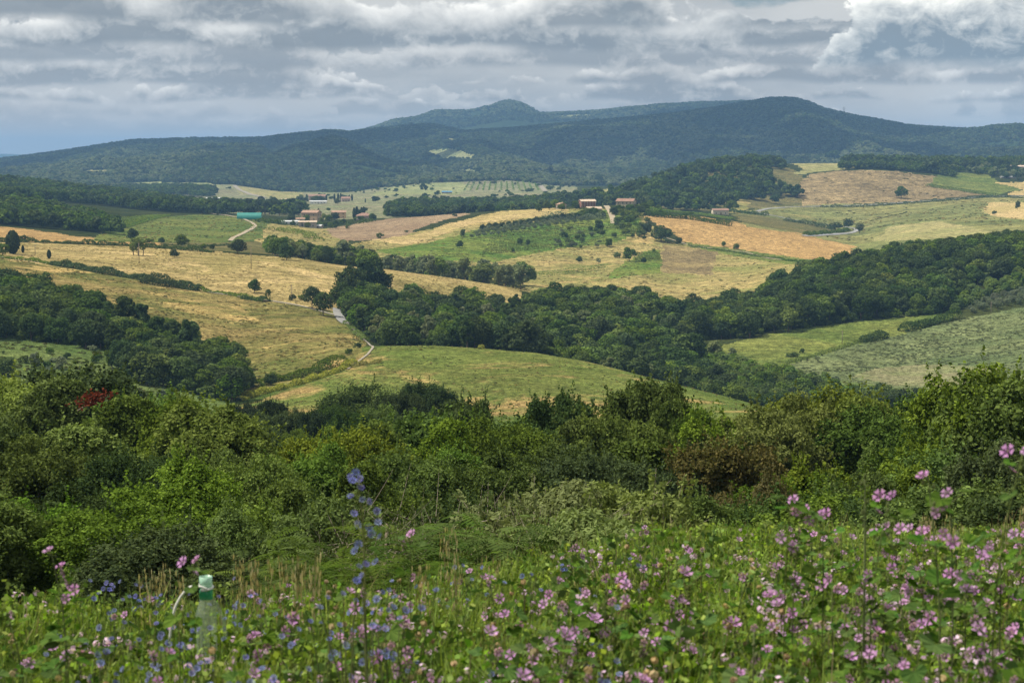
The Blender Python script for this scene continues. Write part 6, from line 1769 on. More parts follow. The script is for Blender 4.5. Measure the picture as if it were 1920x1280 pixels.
SH = [mallow_proto(800 + i, .50, 13, [3, 4, 2, 3, 5, 4][i]) for i in range(6)]
TL = [mallow_proto(820 + i, .95, 17, [3, 4, 5][i]) for i in range(3)]
ENV = np.array([(-200, 1060), (0, 1085), (150, 1100), (230, 1105), (330, 1125), (440, 1095), (520, 1060), (600, 1050), (700, 1050), (820, 1085), (900, 1070), (1000, 1045), (1100, 1025),
                (1250, 992), (1400, 990), (1600, 995), (1750, 1003), (1920, 990), (2100, 990)], float)


def env(px):
    return np.interp(px, ENV[:, 0], ENV[:, 1])


def ok_top(x, y, z, slack=0):
    """plant tops keep to the meadow's own outline and leave the plastic tube free"""
    px, py = proj(x, y, z)
    good = py > env(px) - slack
    good &= ~((px > 330) & (px < 425) & (y < 7.2) & (py < 1127))
    return good


def where(px, D):
    a = 'left of the plastic tube' if px < 340 else 'beside the plastic tube' if px < 450 else 'left of the tall blue spike' if px < 640 else 'right of the tall blue spike' if px < 860 else \
        'in the middle' if px < 1120 else 'right of the middle' if px < 1420 else 'below the tall mallows' if px < 1700 else 'near the right edge'
    return a + (', front' if D < 5.2 else ', far rim' if D > 9 else '')


# prominent blossoms: (px, row, height of the plant, label)
PROM = [
    (148, 1230, .50, 'large blurred pink mallow cluster at the bottom left corner'), (100, 1216, .47, 'mallow with a drooping pink blossom left of the large blurred cluster'),
    (44, 1248, .42, 'mallow with one blossom low at the left picture edge'), (15, 1155, .62, 'mallow with a pink blossom cut by the left picture edge'),
    (112, 1063, .80, 'tall mallow with an open five petalled blossom high on the left'), (96, 1034, .86, 'taller mallow behind the open blossom high on the left'),
    (362, 1052, .82, 'mallow stem nodding over the plastic tube'), (555, 1162, .55, 'mallow with a star shaped blossom right of the plastic tube'),
    (475, 1192, .50, 'mallow with one bright pink blossom below the plastic tube'), (672, 1114, .62, 'mallow blossom low on the tall blue spike'),
    (770, 1002, .80, 'slim mallow against the dark sumacs'), (942, 1153, .56, 'mallow with a wide blossom in the bottom centre'),
    (992, 1215, .48, 'mallow with a ragged blossom below the wide centre blossom'), (1062, 1186, .52, 'mallow with a long double blossom in the bottom centre'),
    (1122, 1165, .52, 'mallow with a pair of blossoms right of the centre'), (1148, 1127, .58, 'mallow with a round purple blossom right of the centre'),
    (1200, 1100, .62, 'mallow with a dark veined blossom above the round purple one'), (1137, 1084, .66, 'mallow with an upright bud like blossom over the centre right'),
    (1104, 1187, .5, 'mallow with a half closed blossom left of the bright pair'), (1232, 1208, .48, 'mallow with a deep pink blossom at the bottom right of centre'),
    (1293, 1078, .68, 'mallow with a pale lilac blossom left of the tall right group'), (1371, 1172, .5, 'mallow with a dark hearted purple blossom low on the right'),
    (1400, 1085, .62, 'mallow spike with stacked pink blossoms'), (1437, 1222, .45, 'mallow with two pale blossoms at the bottom right'),
    (1502, 957, .92, 'tall mallow with an open blossom before the dark trees'), (1483, 939, .95, 'tall mallow with a small bud blossom before the dark trees'),
    (1543, 966, .90, 'tall mallow spike crowded with pink blossoms'), (1668, 932, 1.0, 'highest lilac blossom of the right mallow group'),
    (1668, 990, .85, 'mallow with a big lilac blossom under the highest one'), (1710, 994, .84, 'mallow blossom right of the big lilac one'),
    (1640, 1000, .82, 'mallow blossom left of the big lilac one'), (1740, 897, 1.08, 'topmost leafy mallow stem with a violet bud on the right'),
    (1781, 927, 1.0, 'tall mallow with an open pink blossom against the dark trees on the right'), (1820, 1025, .75, 'mallow with a pale violet cluster near the right edge'),
    (1876, 1043, .72, 'mallow with a single lilac blossom near the right edge'), (1918, 848, 1.15, 'mallow blossom cut by the right picture edge, highest of all'),
    (1918, 1002, .8, 'mallow low at the right picture edge'), (1658, 1144, .55, 'mallow with a ragged blossom in the lower right'),
    (1766, 1128, .56, 'mallow with a wide open lilac blossom in the lower right'), (1603, 1146, .55, 'mallow with a long pink blossom pair in the lower right'),
    (1560, 1105, .62, 'mallow spike with hanging pink blossoms under the tall right group'), (1632, 1190, .48, 'mallow with a heart shaped pink blossom at the bottom right'),
    (1820, 1168, .52, 'mallow with a loose violet blossom near the lower right corner'), (1886, 1190, .5, 'mallow with dark pink blossoms at the lower right corner'),
    (1760, 1218, .45, 'mallow with split pink petals at the lower right corner'), (1486, 1085, .64, 'mallow with a deep rose blossom in the right half'),
    (1810, 1080, .66, 'mallow with a violet blossom under the right edge cluster'), (1585, 1145, .56, 'mallow beside the long pink blossom pair'),
    (915, 1230, .42, 'mallow with a small pink blossom at the bottom centre'), (1065, 1255, .4, 'mallow at the very bottom right of the centre'),
    (1380, 1255, .4, 'mallow half cut by the bottom edge on the right'), (755, 1170, .5, 'mallow blossom among dry heads left of the centre'),
]
rm = np.random.default_rng(31)
for px, row, h, lab in PROM:
    t, s = pix_dir(px, row)
    Dv = np.linspace(3.3, 14, 600); e = s * Dv - hgt(t * Dv, Dv) - h
    cr = np.nonzero(np.diff(np.sign(e)) != 0)[0]
    D = Dv[cr[0]] if len(cr) else Dv[np.argmin(np.abs(e))]
    D = float(np.clip(D, 3.6, 12)); zg = float(hgt(t * D, D)); hh = s * D - zg
    pr = (TL[rm.integers(3)], .95) if h > .72 else (SH[rm.integers(6)], .50)
    put_plant('mallow_plant', pr[0], (t * D, D, zg), rm.uniform(0, 6.28), hh / pr[1], lab, 'mallow', 'pink mallow plants', .9 if h > .72 else 1.05)
# filling mallows
n = 0
while n < 235:
    D = 3.7 * (13 / 3.7) ** rm.uniform(0, 1); t = rm.uniform(-.30, .31)
    px = 960 + t * FPX
    if rm.random() > (0.25 + 0.75 * np.clip((px - 500) / 900, 0, 1)): continue
    zg = float(hgt(t * D, D)); hh = rm.uniform(.34, .62)
    if not ok_top(t * D, D, zg + hh, 12): continue
    put_plant('mallow_plant', SH[rm.integers(6)], (t * D, D, zg), rm.uniform(0, 6.28), hh / .5, ('short' if hh < .44 else 'tall' if hh > .54 else 'middling') + ' pink mallow in the meadow, ' + where(px, D), 'mallow', 'lesser mallows in the meadow', rm.uniform(.7, 1.0))
    n += 1


# blue flowers
def blue_proto(seed, H, nfl):
    r = np.random.default_rng(seed); parts = []; mb = MB()
    for k in range(nfl):
        a = r.uniform(0, 6.28); L = H * (1 if k == 0 else r.uniform(.6, 1.0))
        e = np.array([math.cos(a) * H * r.uniform(0, .2), math.sin(a) * H * r.uniform(0, .2), L])
        mb.tube([(0, 0, 0), (e * .5 + [0, 0, .04]), e], [.0022, .0016, .001], 3, cap=False)
        parts.append(('flower', FL['blue'][r.integers(5)], e, (r.uniform(.3, 1.4), r.uniform(-.3, .3), r.uniform(-1, 1)), r.uniform(.8, 1.1)))
    return mb.mesh('stem', MAT['green_stem'], True), parts


BL = [blue_proto(840 + i, .42, [3, 4, 5, 4][i]) for i in range(4)]
n = 0
while n < 110:
    px = rm.normal(330, 120) if n < 74 else (rm.normal(640, 110) if n < 96 else rm.uniform(850, 1250)); D = rm.uniform(4.6, 9.0); t = (px - 960) / FPX
    zg = float(hgt(t * D, D)); hh = rm.uniform(.38, .60)
    if not ok_top(t * D, D, zg + hh, 25): continue
    put_plant('blue_flower_plant', BL[rm.integers(4)], (t * D, D, zg), rm.uniform(0, 6.28), hh / .42, ('short' if hh < .46 else 'taller') + ' wild plant with violet blue blossoms, ' + where(px, D), 'wildflower', 'violet blue wildflowers left of the centre', 1.0)
    n += 1
# the tall blue spike
D = 5.6
sp = [(667, 885), (657, 893), (675, 897), (661, 901), (676, 913), (657, 930), (680, 937), (692, 940), (707, 958), (663, 963), (709, 979), (669, 984), (692, 990), (697, 1000), (713, 1006),
      (672, 1020), (666, 1033), (704, 1053), (686, 1057), (673, 1062)]
t, s = pix_dir(684, 1075); zg = float(hgt(t * D, D))
root = link('viper_bugloss', None, None, (t * D, D, zg)); tag(root, 'tall flower spike with violet blue blossoms rising against the dark shrubs', 'wildflower')
def wp(px, row, D): t_, s_ = pix_dir(px, row); return np.array([t_ * D, D, s_ * D])
ax = [np.array([t * D, D, zg])] + [wp(a, b, D) for a, b in ((684, 1075), (682, 1010), (677, 950), (669, 900), (667, 882))]
ax = np.array(ax) - np.array([t * D, D, zg])
mb = MB(); mb.tube(ax, [.0040, .0034, .003, .0026, .002, .0012], 6)
for a, b in sp:
    e = wp(a, b, D + rm.uniform(-.03, .03)) - np.array([t * D, D, zg])
    zz = e[2] - .015
    p = np.array([np.interp(zz, ax[:, 2], ax[:, 0]), np.interp(zz, ax[:, 2], ax[:, 1]), zz])
    mb.tube([p, (p + e) / 2 + [0, 0, -.004], e], [.0022, .0018, .0012], 4, cap=False)
    link('flower', FL['blue'][rm.integers(5)], root, tuple(e), rot=(rm.uniform(.6, 1.3), rm.uniform(-.4, .4), rm.uniform(-.9, .9)), s=rm.uniform(.85, 1.15))
for k in range(34):
    zz = rm.uniform(.12, ax[-1, 2]); p = np.array([np.interp(zz, ax[:, 2], ax[:, 0]), np.interp(zz, ax[:, 2], ax[:, 1]), zz])
    a = rm.uniform(0, 6.28); L = rm.uniform(.02, .05)
    V = np.array([p, p + [math.cos(a) * L * .5 - math.sin(a) * .004, math.sin(a) * L * .5 + math.cos(a) * .004, .01], p + [math.cos(a) * L, math.sin(a) * L, .004], p + [math.cos(a) * L * .5 + math.sin(a) * .004, math.sin(a) * L * .5 - math.cos(a) * .004, .01]])
    mb.add(V, [[0, 1, 2, 3]])
link('stem', mb.mesh('stem', MAT['green_stem'], False), root)
for k, (a, b, h_) in enumerate([(640, 1085, .62), (700, 1075, .66), (722, 1100, .6), (655, 1110, .58), (690, 1125, .55), (672, 1150, .5), (735, 1140, .52), (625, 1120, .55)]):
    D = 5.2 + .12 * k; t, s = pix_dir(a, b); zg = float(hgt(t * D, D))
    put_plant('blue_flower_plant', BL[k % 4], (t * D, D, zg), k * 1.3, max(s * D - zg, .3) / .42, 'blue flowered plant at the foot of the tall blue spike, ' + ['leftmost behind', 'right behind', 'rightmost behind', 'left beside', 'right beside', 'lowest in front', 'low at right', 'low at left'][k], 'wildflower', 'violet blue wildflowers left of the centre', 1.0)


# small pale blossoms, dry seed heads, oat grass: each plant its own object
def small_proto(seed, H, nfl, kind):
    r = np.random.default_rng(seed); mb = MB(); parts = []
    mat = {'small': 'pale_petal', 'seed': 'seed_head', 'yellow': 'yellow_petal'}[kind]
    Q = []; F = []
    for k in range(nfl):
        e = np.array([r.normal() * H * .12, r.normal() * H * .12, H * (1 if k == 0 else r.uniform(.7, 1.0))])
        mb.tube([(0, 0, 0), (e * .5 + [0, 0, .03]), e], [.002, .0016, .001], 3, cap=False)
        m = 18 if kind == 'seed' else 6
        R = .008 if kind == 'seed' else .010
        d = r.normal(size=(m, 3)); d /= np.linalg.norm(d, axis=1)[:, None]
        q, f = quads(e + d * R * [1, 1, .9], d + [0, 0, .2], R * 1.15, r, 1.3)
        F.append(f + sum(len(x) for x in Q)); Q.append(q)
    return mb.mesh('stem', MAT['green_stem' if kind != 'seed' else 'straw'], True), mesh('flower_head' if kind != 'seed' else 'seed_head', np.vstack(Q), [np.vstack(F)], MAT[mat], attr=r.random(sum(len(f) for f in F)))


def put_small(kind, protos, num, xf, D0, D1, hr, name, label, cat, group, slack=0):
    n = 0; tries = 0
    while n < num and tries < 6000:
        tries += 1
        px = xf(); D = D0 * (D1 / D0) ** rm.uniform(0, 1); t = (px - 960) / FPX
        zg = float(hgt(t * D, D)); hh = rm.uniform(*hr)
        if not ok_top(t * D, D, zg + hh, slack): continue
        a, b = protos[rm.integers(len(protos))]
        root = link(name, None, None, (t * D, D, zg), rm.uniform(0, 6.28), hh / .4); tag(root, ('low ' if hh < (hr[0] + hr[1]) / 2 else 'high ') + label + ', ' + where(px, D), cat, group)
        link('stem', a, root); link(b.name.split('.')[0], b, root)['kind'] = 'stuff'
        n += 1
SPR = [small_proto(860 + i, .4, [8, 11, 7][i], 'small') for i in range(3)]
SE = [small_proto(870 + i, .4, [2, 3, 1][i], 'seed') for i in range(3)]
YE = [small_proto(880 + i, .4, 2, 'yellow') for i in range(2)]
put_small('small', SPR, 250, lambda: rm.uniform(500, 1980) if rm.random() < .85 else rm.uniform(-60, 500), 4.2, 13, (.32, .52), 'pale_flower_plant', 'plant with tiny pale pink blossoms', 'wildflower', 'tiny pale pink wildflowers', 6)
put_small('seed', SE, 95, lambda: rm.uniform(550, 1350) if rm.random() < .6 else rm.uniform(-60, 1980), 4.0, 10, (.36, .58), 'seed_head_plant', 'dry stalk with cream brown seed head', 'wildflower', 'dry seed heads in the meadow', 18)
put_small('yellow', YE, 8, lambda: rm.uniform(240, 480), 3.9, 5, (.30, .42), 'yellow_flower_plant', 'orange yellow blossom', 'wildflower', 'small orange yellow blossoms', 0)


def oat(seed, H):
    r = np.random.default_rng(seed); mb = MB(); Q = []; F = []
    top = np.array([r.uniform(-.06, .06), r.uniform(-.06, .06), H])
    q = np.linspace(0, 1, 6)[:, None]; ax = np.array([0, 0, H]) * q + top * [1, 1, 0] * q**2
    mb.tube(ax, np.linspace(.0018, .0008, 6), 3, cap=False)
    for k in range(16):
        f = r.uniform(.68, 1.0); p = np.array([np.interp(f, q[:, 0], ax[:, i]) for i in range(3)])
        a = r.uniform(0, 6.28); e = p + np.array([math.cos(a) * .022, math.sin(a) * .022, -.006])
        c, s = math.cos(a) * .004, math.sin(a) * .004
        Q.append(np.array([e + [0, 0, .006], e + [-s, c, -.008], e + [0, 0, -.026], e + [s, -c, -.008]]))
    Q = np.vstack(Q)
    return mb.mesh('stem', MAT['straw'], True), mesh('spikelets', Q, [np.arange(len(Q)).reshape(-1, 4)], MAT['straw'], attr=r.random(len(Q) // 4))
OA = [oat(890 + i, .6) for i in range(5)]
spots = [(rm.uniform(278, 345), rm.uniform(1040, 1085)) for _ in range(11)] + [(rm.uniform(440, 600), rm.uniform(1028, 1062)) for _ in range(22)] + \
        [(rm.uniform(1722, 1795), rm.uniform(962, 985)) for _ in range(14)] + [(rm.uniform(1870, 1925), rm.uniform(935, 985)) for _ in range(9)] + \
        [(rm.uniform(780, 920), rm.uniform(1030, 1060)) for _ in range(8)] + [(rm.uniform(820, 840), rm.uniform(962, 1010)) for _ in range(4)] + [(917, 1038), (876, 1068)]
for px, row in spots:
    D = rm.uniform(7, 11) if px < 1700 else rm.uniform(9, 13); t, s = pix_dir(px, row); zg = float(hgt(t * D, D)); hh = s * D - zg
    a, b = OA[rm.integers(5)]
    root = link('oat_grass', None, None, (t * D, D, zg), rm.uniform(0, 6.28), (1, 1, hh / .6)); tag(root, 'pale ear of wild oat standing above the meadow', 'grass', 'wild oat ears')
    link('stem', a, root); link('spikelets', b, root, (0, 0, 0))
# tall green knobbly spike on the right
D = 5.8; t, s = pix_dir(1622, 1010); zg = float(hgt(t * D, D)); b0 = np.array([t * D, D, zg])
root = link('mullein_spike', None, None, tuple(b0)); tag(root, 'tall green spike set with round buds before the dark trees on the right', 'wildflower')
ax = np.array([b0, wp(1622, 1050, D), wp(1622, 960, D), wp(1621, 890, D)]) - b0
mb = MB(); mb.tube(ax, [.005, .004, .003, .0015], 5); link('stem', mb.mesh('stem', MAT['green_stem'], True), root)
mb = MB()
for k in range(30):
    zz = rm.uniform(.55, 1) * ax[-1, 2] if k else ax[-1, 2]; p = np.array([np.interp(zz, ax[:, 2], ax[:, i]) for i in range(3)]); a = rm.uniform(0, 6.28)
    c = p + np.array([math.cos(a) * .011, math.sin(a) * .011, 0]); mb.tube([c - [0, 0, .006], c, c + [0, 0, .006]], [.001, .0055, .001], 5)
link('bud', mb.mesh('bud', MAT['green_stem'], True), root)['kind'] = 'stuff'

# grass and herbs: what nobody could count
rs = np.random.default_rng(41)
TUFT = [tuft(900 + i, 40, .37, .035, .0030, 'grass_blade') for i in range(4)] + [tuft(910 + i, 22, .44, .03, .0018, 'straw', .25) for i in range(2)]
HERB = [herb(920 + i, .32, 150, .016, 'herb_leaf') for i in range(3)] + [herb(930 + i, .36, 80, .022, 'mallow_leaf') for i in range(2)] + [herb(940 + i, .36, 130, .013, 'grass_blade') for i in range(2)]
def cover(name, protos, wts, step, D0, D1, hs, seed, hcap=.34):
    r = np.random.default_rng(seed)
    n = int(0.36 * 2 * 0.5 * (D1**2 - D0**2) / step**2)
    D = np.sqrt(r.uniform(D0**2, D1**2, n)); t = r.uniform(-.36, .36, n); x = t * D; z = hgt(x, D)
    sc_ = r.uniform(*hs, n) * (1 + .35 * fbm(x * 1.3, D * 1.3, 3))
    good = ok_top(x, D, z + hcap * sc_, 6)
    sc_ = np.where(good, sc_, sc_ * .6); good |= ok_top(x, D, z + hcap * sc_, 6)
    w = np.asarray(wts, float); w /= w.sum()
    scatter(name, np.stack([x, D, z], -1)[good], sc_[good], r.uniform(0, 6.28, good.sum()), protos, r.choice(len(protos), n, p=w)[good])
    print(name, good.sum())
cover('meadow_grass', TUFT, [3, 3, 3, 3, .5, .5], .068, 3.2, 15.5, (.75, 1.35), 42)
cover('meadow_herbs', HERB, [2, 2, 2, 1, 1, 2.5, 2.5], .070, 3.2, 15.0, (.75, 1.4), 43)

#@@BUILT
# ------------------------------------------------------------------ plastic tube guard in the meadow
def glassy(name, col, alpha, rough=0.15):
    m, N = base_mat(name)
    b = N.new('ShaderNodeBsdfPrincipled', {'Base Color': (*col, 1), 'Roughness': rough, 'Alpha': alpha, 'Specular IOR Level': 0.6})
    tl = N.new('ShaderNodeBsdfTranslucent', {'Color': (*col, 1)})
    mx = N.new('ShaderNodeMixShader', {0: 0.12, 1: b.outputs[0], 2: tl.outputs[0]})
    N.new('ShaderNodeOutputMaterial', {'Surface': mx.outputs[0]})
glassy('green_plastic', (0.42, 0.66, 0.52), 0.7, .3)
glassy('dark_green_plastic', (0.02, 0.24, 0.11), 0.9, .15)
glassy('clear_plastic', (0.42, 0.50, 0.38), 0.18, .12)
plain('hose_white', (0.62, 0.62, 0.58), .5, .08)
plain('stake_wood', (0.3, 0.22, 0.14), .9, .2)
D = 7.0
def lathe(prof, n=20, wob=0.0, seed=0):
    r = np.random.default_rng(seed)
    a = np.arange(n) * 2 * math.pi / n
    V = []
    for rr, z in prof:
        q = rr * (1 + wob * r.normal(size=n))
        V.append(np.stack([np.cos(a) * q, np.sin(a) * q, np.full(n, z)], -1))
    V = np.vstack(V); F = []
    for i in range(len(prof) - 1):
        for j in range(n):
            F.append([i * n + j, i * n + (j + 1) % n, (i + 1) * n + (j + 1) % n, (i + 1) * n + j])
    return V, F
c0 = wp(386, 1100, D)
zg = float(hgt(c0[0], c0[1]))
root = link('plastic_tube_guard', None, None, (c0[0], c0[1], zg)); tag(root, 'upturned green plastic bottle neck with a white hose standing in the meadow', 'plastic bottle')
zr = lambda row: wp(386, row, D)[2] - zg
px_m = D / FPX
V, F = lathe([(12.3 * px_m, zr(1080)), (11.8 * px_m, zr(1080)), (11.2 * px_m, zr(1090)), (11.0 * px_m, zr(1100)), (11.8 * px_m, zr(1101)), (12.3 * px_m, zr(1090)), (12.6 * px_m, zr(1080)), (12.3 * px_m, zr(1080))])
link('cap', mesh('cap', V, [F], MAT['green_plastic'], smooth=True), root)
V, F = lathe([(11.5 * px_m, zr(1101)), (12.0 * px_m, zr(1104)), (12.8 * px_m, zr(1108)), (13.3 * px_m, zr(1115)), (12.8 * px_m, zr(1122))], wob=.05, seed=3)
link('collar', mesh('collar', V, [F], MAT['dark_green_plastic'], smooth=True), root)
V, F = lathe([(12.4 * px_m, zr(1121)), (14 * px_m, zr(1129)), (17 * px_m, zr(1140)), (19.5 * px_m, zr(1152)), (20 * px_m, zr(1165)), (20 * px_m, 0.0)], wob=.035, seed=4)
link('body', mesh('body', V, [F], MAT['clear_plastic'], smooth=False), root)
mb = MB()
def hp(px, row, dy=0.0):
    q = wp(px, row, D + dy); return q - np.array([c0[0], c0[1], zg])
a = np.linspace(-2.2, 3.3, 22)
ring = [np.array([math.cos(t_) * 13.2 * px_m, math.sin(t_) * 13.2 * px_m, zr(1103) + .0012 * math.sin(t_) + .0007 * k]) for k, t_ in enumerate(a)]
mb.tube(ring, .0045, 7)
link('hose_loop', mb.mesh('hose_loop', MAT['hose_white'], True), root)
mb = MB(); ctrl = np.array([hp(388, 1104, -.025), hp(376, 1099, -.03), hp(366, 1097, -.02), hp(356, 1100, 0), hp(347, 1108, .01), hp(338, 1119, .02), hp(330, 1134, .02), hp(322, 1160, .02), hp(318, 1200, .02)])
u = np.linspace(0, len(ctrl) - 1, 40); pts = np.stack([np.interp(u, range(len(ctrl)), ctrl[:, i]) for i in range(3)], -1)
for i in range(3): pts[1:-1, i] = (pts[:-2, i] + pts[1:-1, i] * 2 + pts[2:, i]) / 4
mb.tube(pts, .0048, 7); link('hose', mb.mesh('hose', MAT['hose_white'], True), root)
mb = MB(); mb.tube([hp(399, 1122), hp(405, 1132), hp(412, 1146), hp(419, 1162), hp(424, 1200)], .008, 7); link('strap', mb.mesh('strap', MAT['clear_plastic'], True), root)
mb = MB(); mb.tube([(0, 0, -.1), (0, 0, zr(1182))], .006, 7); 

# ------------------------------------------------------------------ roads and paths
plain('gravel_road', (0.23, 0.205, 0.16), .95, .15, .4)
plain('dirt_track', (0.29, 0.24, 0.16), .95, .2, .3)
plain('asphalt', (0.22, 0.22, 0.215), .9, .12, .3)
def road(name, pts_px, w, mat, dmin=440, lift=.25, label=None):
    P = np.array([at(a, b, dmin)[:2] for a, b in pts_px])
    seg = np.linalg.norm(np.diff(P, axis=0), axis=1); L = np.concatenate([[0], np.cumsum(seg)])
    n = max(int(L[-1] / 4), 6); s = np.linspace(0, L[-1], n)
    X = np.interp(s, L, P[:, 0]); Y = np.interp(s, L, P[:, 1])
    k = max(int(n * .03), 1)
    X = smooth1(X, k); Y = smooth1(Y, k)
    T = np.stack([np.gradient(X), np.gradient(Y)], -1); T /= np.linalg.norm(T, axis=1)[:, None] + 1e-9
    V = []
    for o in (-1, -.33, .33, 1):
        x = X - T[:, 1] * w / 2 * o; y = Y + T[:, 0] * w / 2 * o
        V.append(np.stack([x, y, hgt(x, y) + lift], -1))
    V = np.stack(V, 1).reshape(-1, 3)
    i = np.arange(n - 1)[:, None] * 4; j = np.arange(3)[None]
    F = np.stack([i + j, i + j + 1, i + j + 5, i + j + 4], -1).reshape(-1, 4)
    tag(link(name, mesh(name, V, [F], MAT[mat], smooth=True)), kind='structure')
road('lane', [(-60, 480), (0, 482), (60, 490), (130, 502)], 4, 'gravel_road', 700)
road('lane', [(380, 546), (430, 553), (480, 561), (520, 566), (560, 573), (600, 583), (632, 592)], 2.2, 'gravel_road', 560)
road('lane', [(632, 578), (634, 590), (642, 602), (650, 608)], 4, 'asphalt', 560)
road('footpath', [(648, 604), (660, 616), (675, 630), (690, 643), (700, 652), (690, 665), (672, 678), (650, 694)], 0.9, 'gravel_road', 560)
road('footpath', [(765, 633), (772, 640), (782, 646)], 5, 'gravel_road', 560)
road('road', [(1270, 652), (1285, 643), (1298, 634)], 6, 'asphalt', 700)
road('road', [(1418, 397), (1440, 391), (1480, 388), (1540, 387), (1640, 384), (1720, 378), (1790, 373), (1860, 369), (1940, 367)], 5, 'asphalt', 1900, .4)
road('road', [(1418, 397), (1430, 402), (1455, 405), (1490, 413), (1530, 419), (1570, 423), (1600, 427), (1609, 431), (1600, 436), (1570, 439), (1530, 442), (1505, 443)], 6, 'asphalt', 1700, .4)
road('farm_track', [(1136, 386), (1141, 392), (1146, 402), (1150, 414), (1150, 420)], 5, 'dirt_track', 1500, .4)
road('dirt_track', [(395, 400), (430, 405), (455, 410), (472, 417), (480, 424), (470, 431), (450, 440), (436, 446), (431, 452)], 3.5, 'dirt_track', 1150, .3)
road('valley_road', [(447, 340), (440, 348), (450, 357), (470, 365), (500, 371)], 9, 'gravel_road', 2900, .6)
road('valley_road', [(1008, 339), (1012, 345), (1017, 352), (1023, 359)], 9, 'gravel_road', 2900, .6)
road('farm_track', [(1540, 488), (1400, 473), (1300, 462), (1262, 450), (1248, 446)], 2.0, 'dirt_track', 1150, .3)
road('valley_lane', [(690, 366), (760, 366), (850, 367), (900, 366)], 7, 'dirt_track', 2600, .5)

# ------------------------------------------------------------------ buildings
plain('roof_tile_red', (0.245, 0.145, 0.105), .9, .25, .8)
plain('roof_tile_orange', (0.30, 0.19, 0.13), .9, .25, .8)
plain('roof_tile_pale', (0.46, 0.36, 0.27), .9, .25, .8)
plain('stone_wall', (0.36, 0.31, 0.24), .95, .3, .5)
plain('grey_wall', (0.32, 0.29, 0.27), .95, .2, .4)
plain('brick_wall', (0.26, 0.125, 0.085), .95, .25, .6)
plain('orange_wall', (0.50, 0.35, 0.21), .9, .08, .3)
plain('cream_wall', (0.60, 0.52, 0.38), .9, .08, .3)
plain('pink_wall', (0.42, 0.32, 0.27), .9, .08, .3)
plain('white_wall', (0.72, 0.71, 0.68), .9, .06, .3)
plain('window_dark', (0.04, 0.045, 0.05), .3, .1)
plain('shutter', (0.13, 0.09, 0.06), .8, .1)
plain('sheet_metal', (0.55, 0.56, 0.56), .5, .1)
plain('teal_sheet', (0.015, 0.20, 0.17), .45, .12, .3)
plain('teal_rib', (0.05, 0.30, 0.26), .45, .1)
plain('blue_sheet', (0.08, 0.25, 0.42), .5, .1)
plain('lattice_steel', (0.30, 0.32, 0.34), .6, .1)
plain('pole_wood', (0.20, 0.16, 0.12), .9, .2)


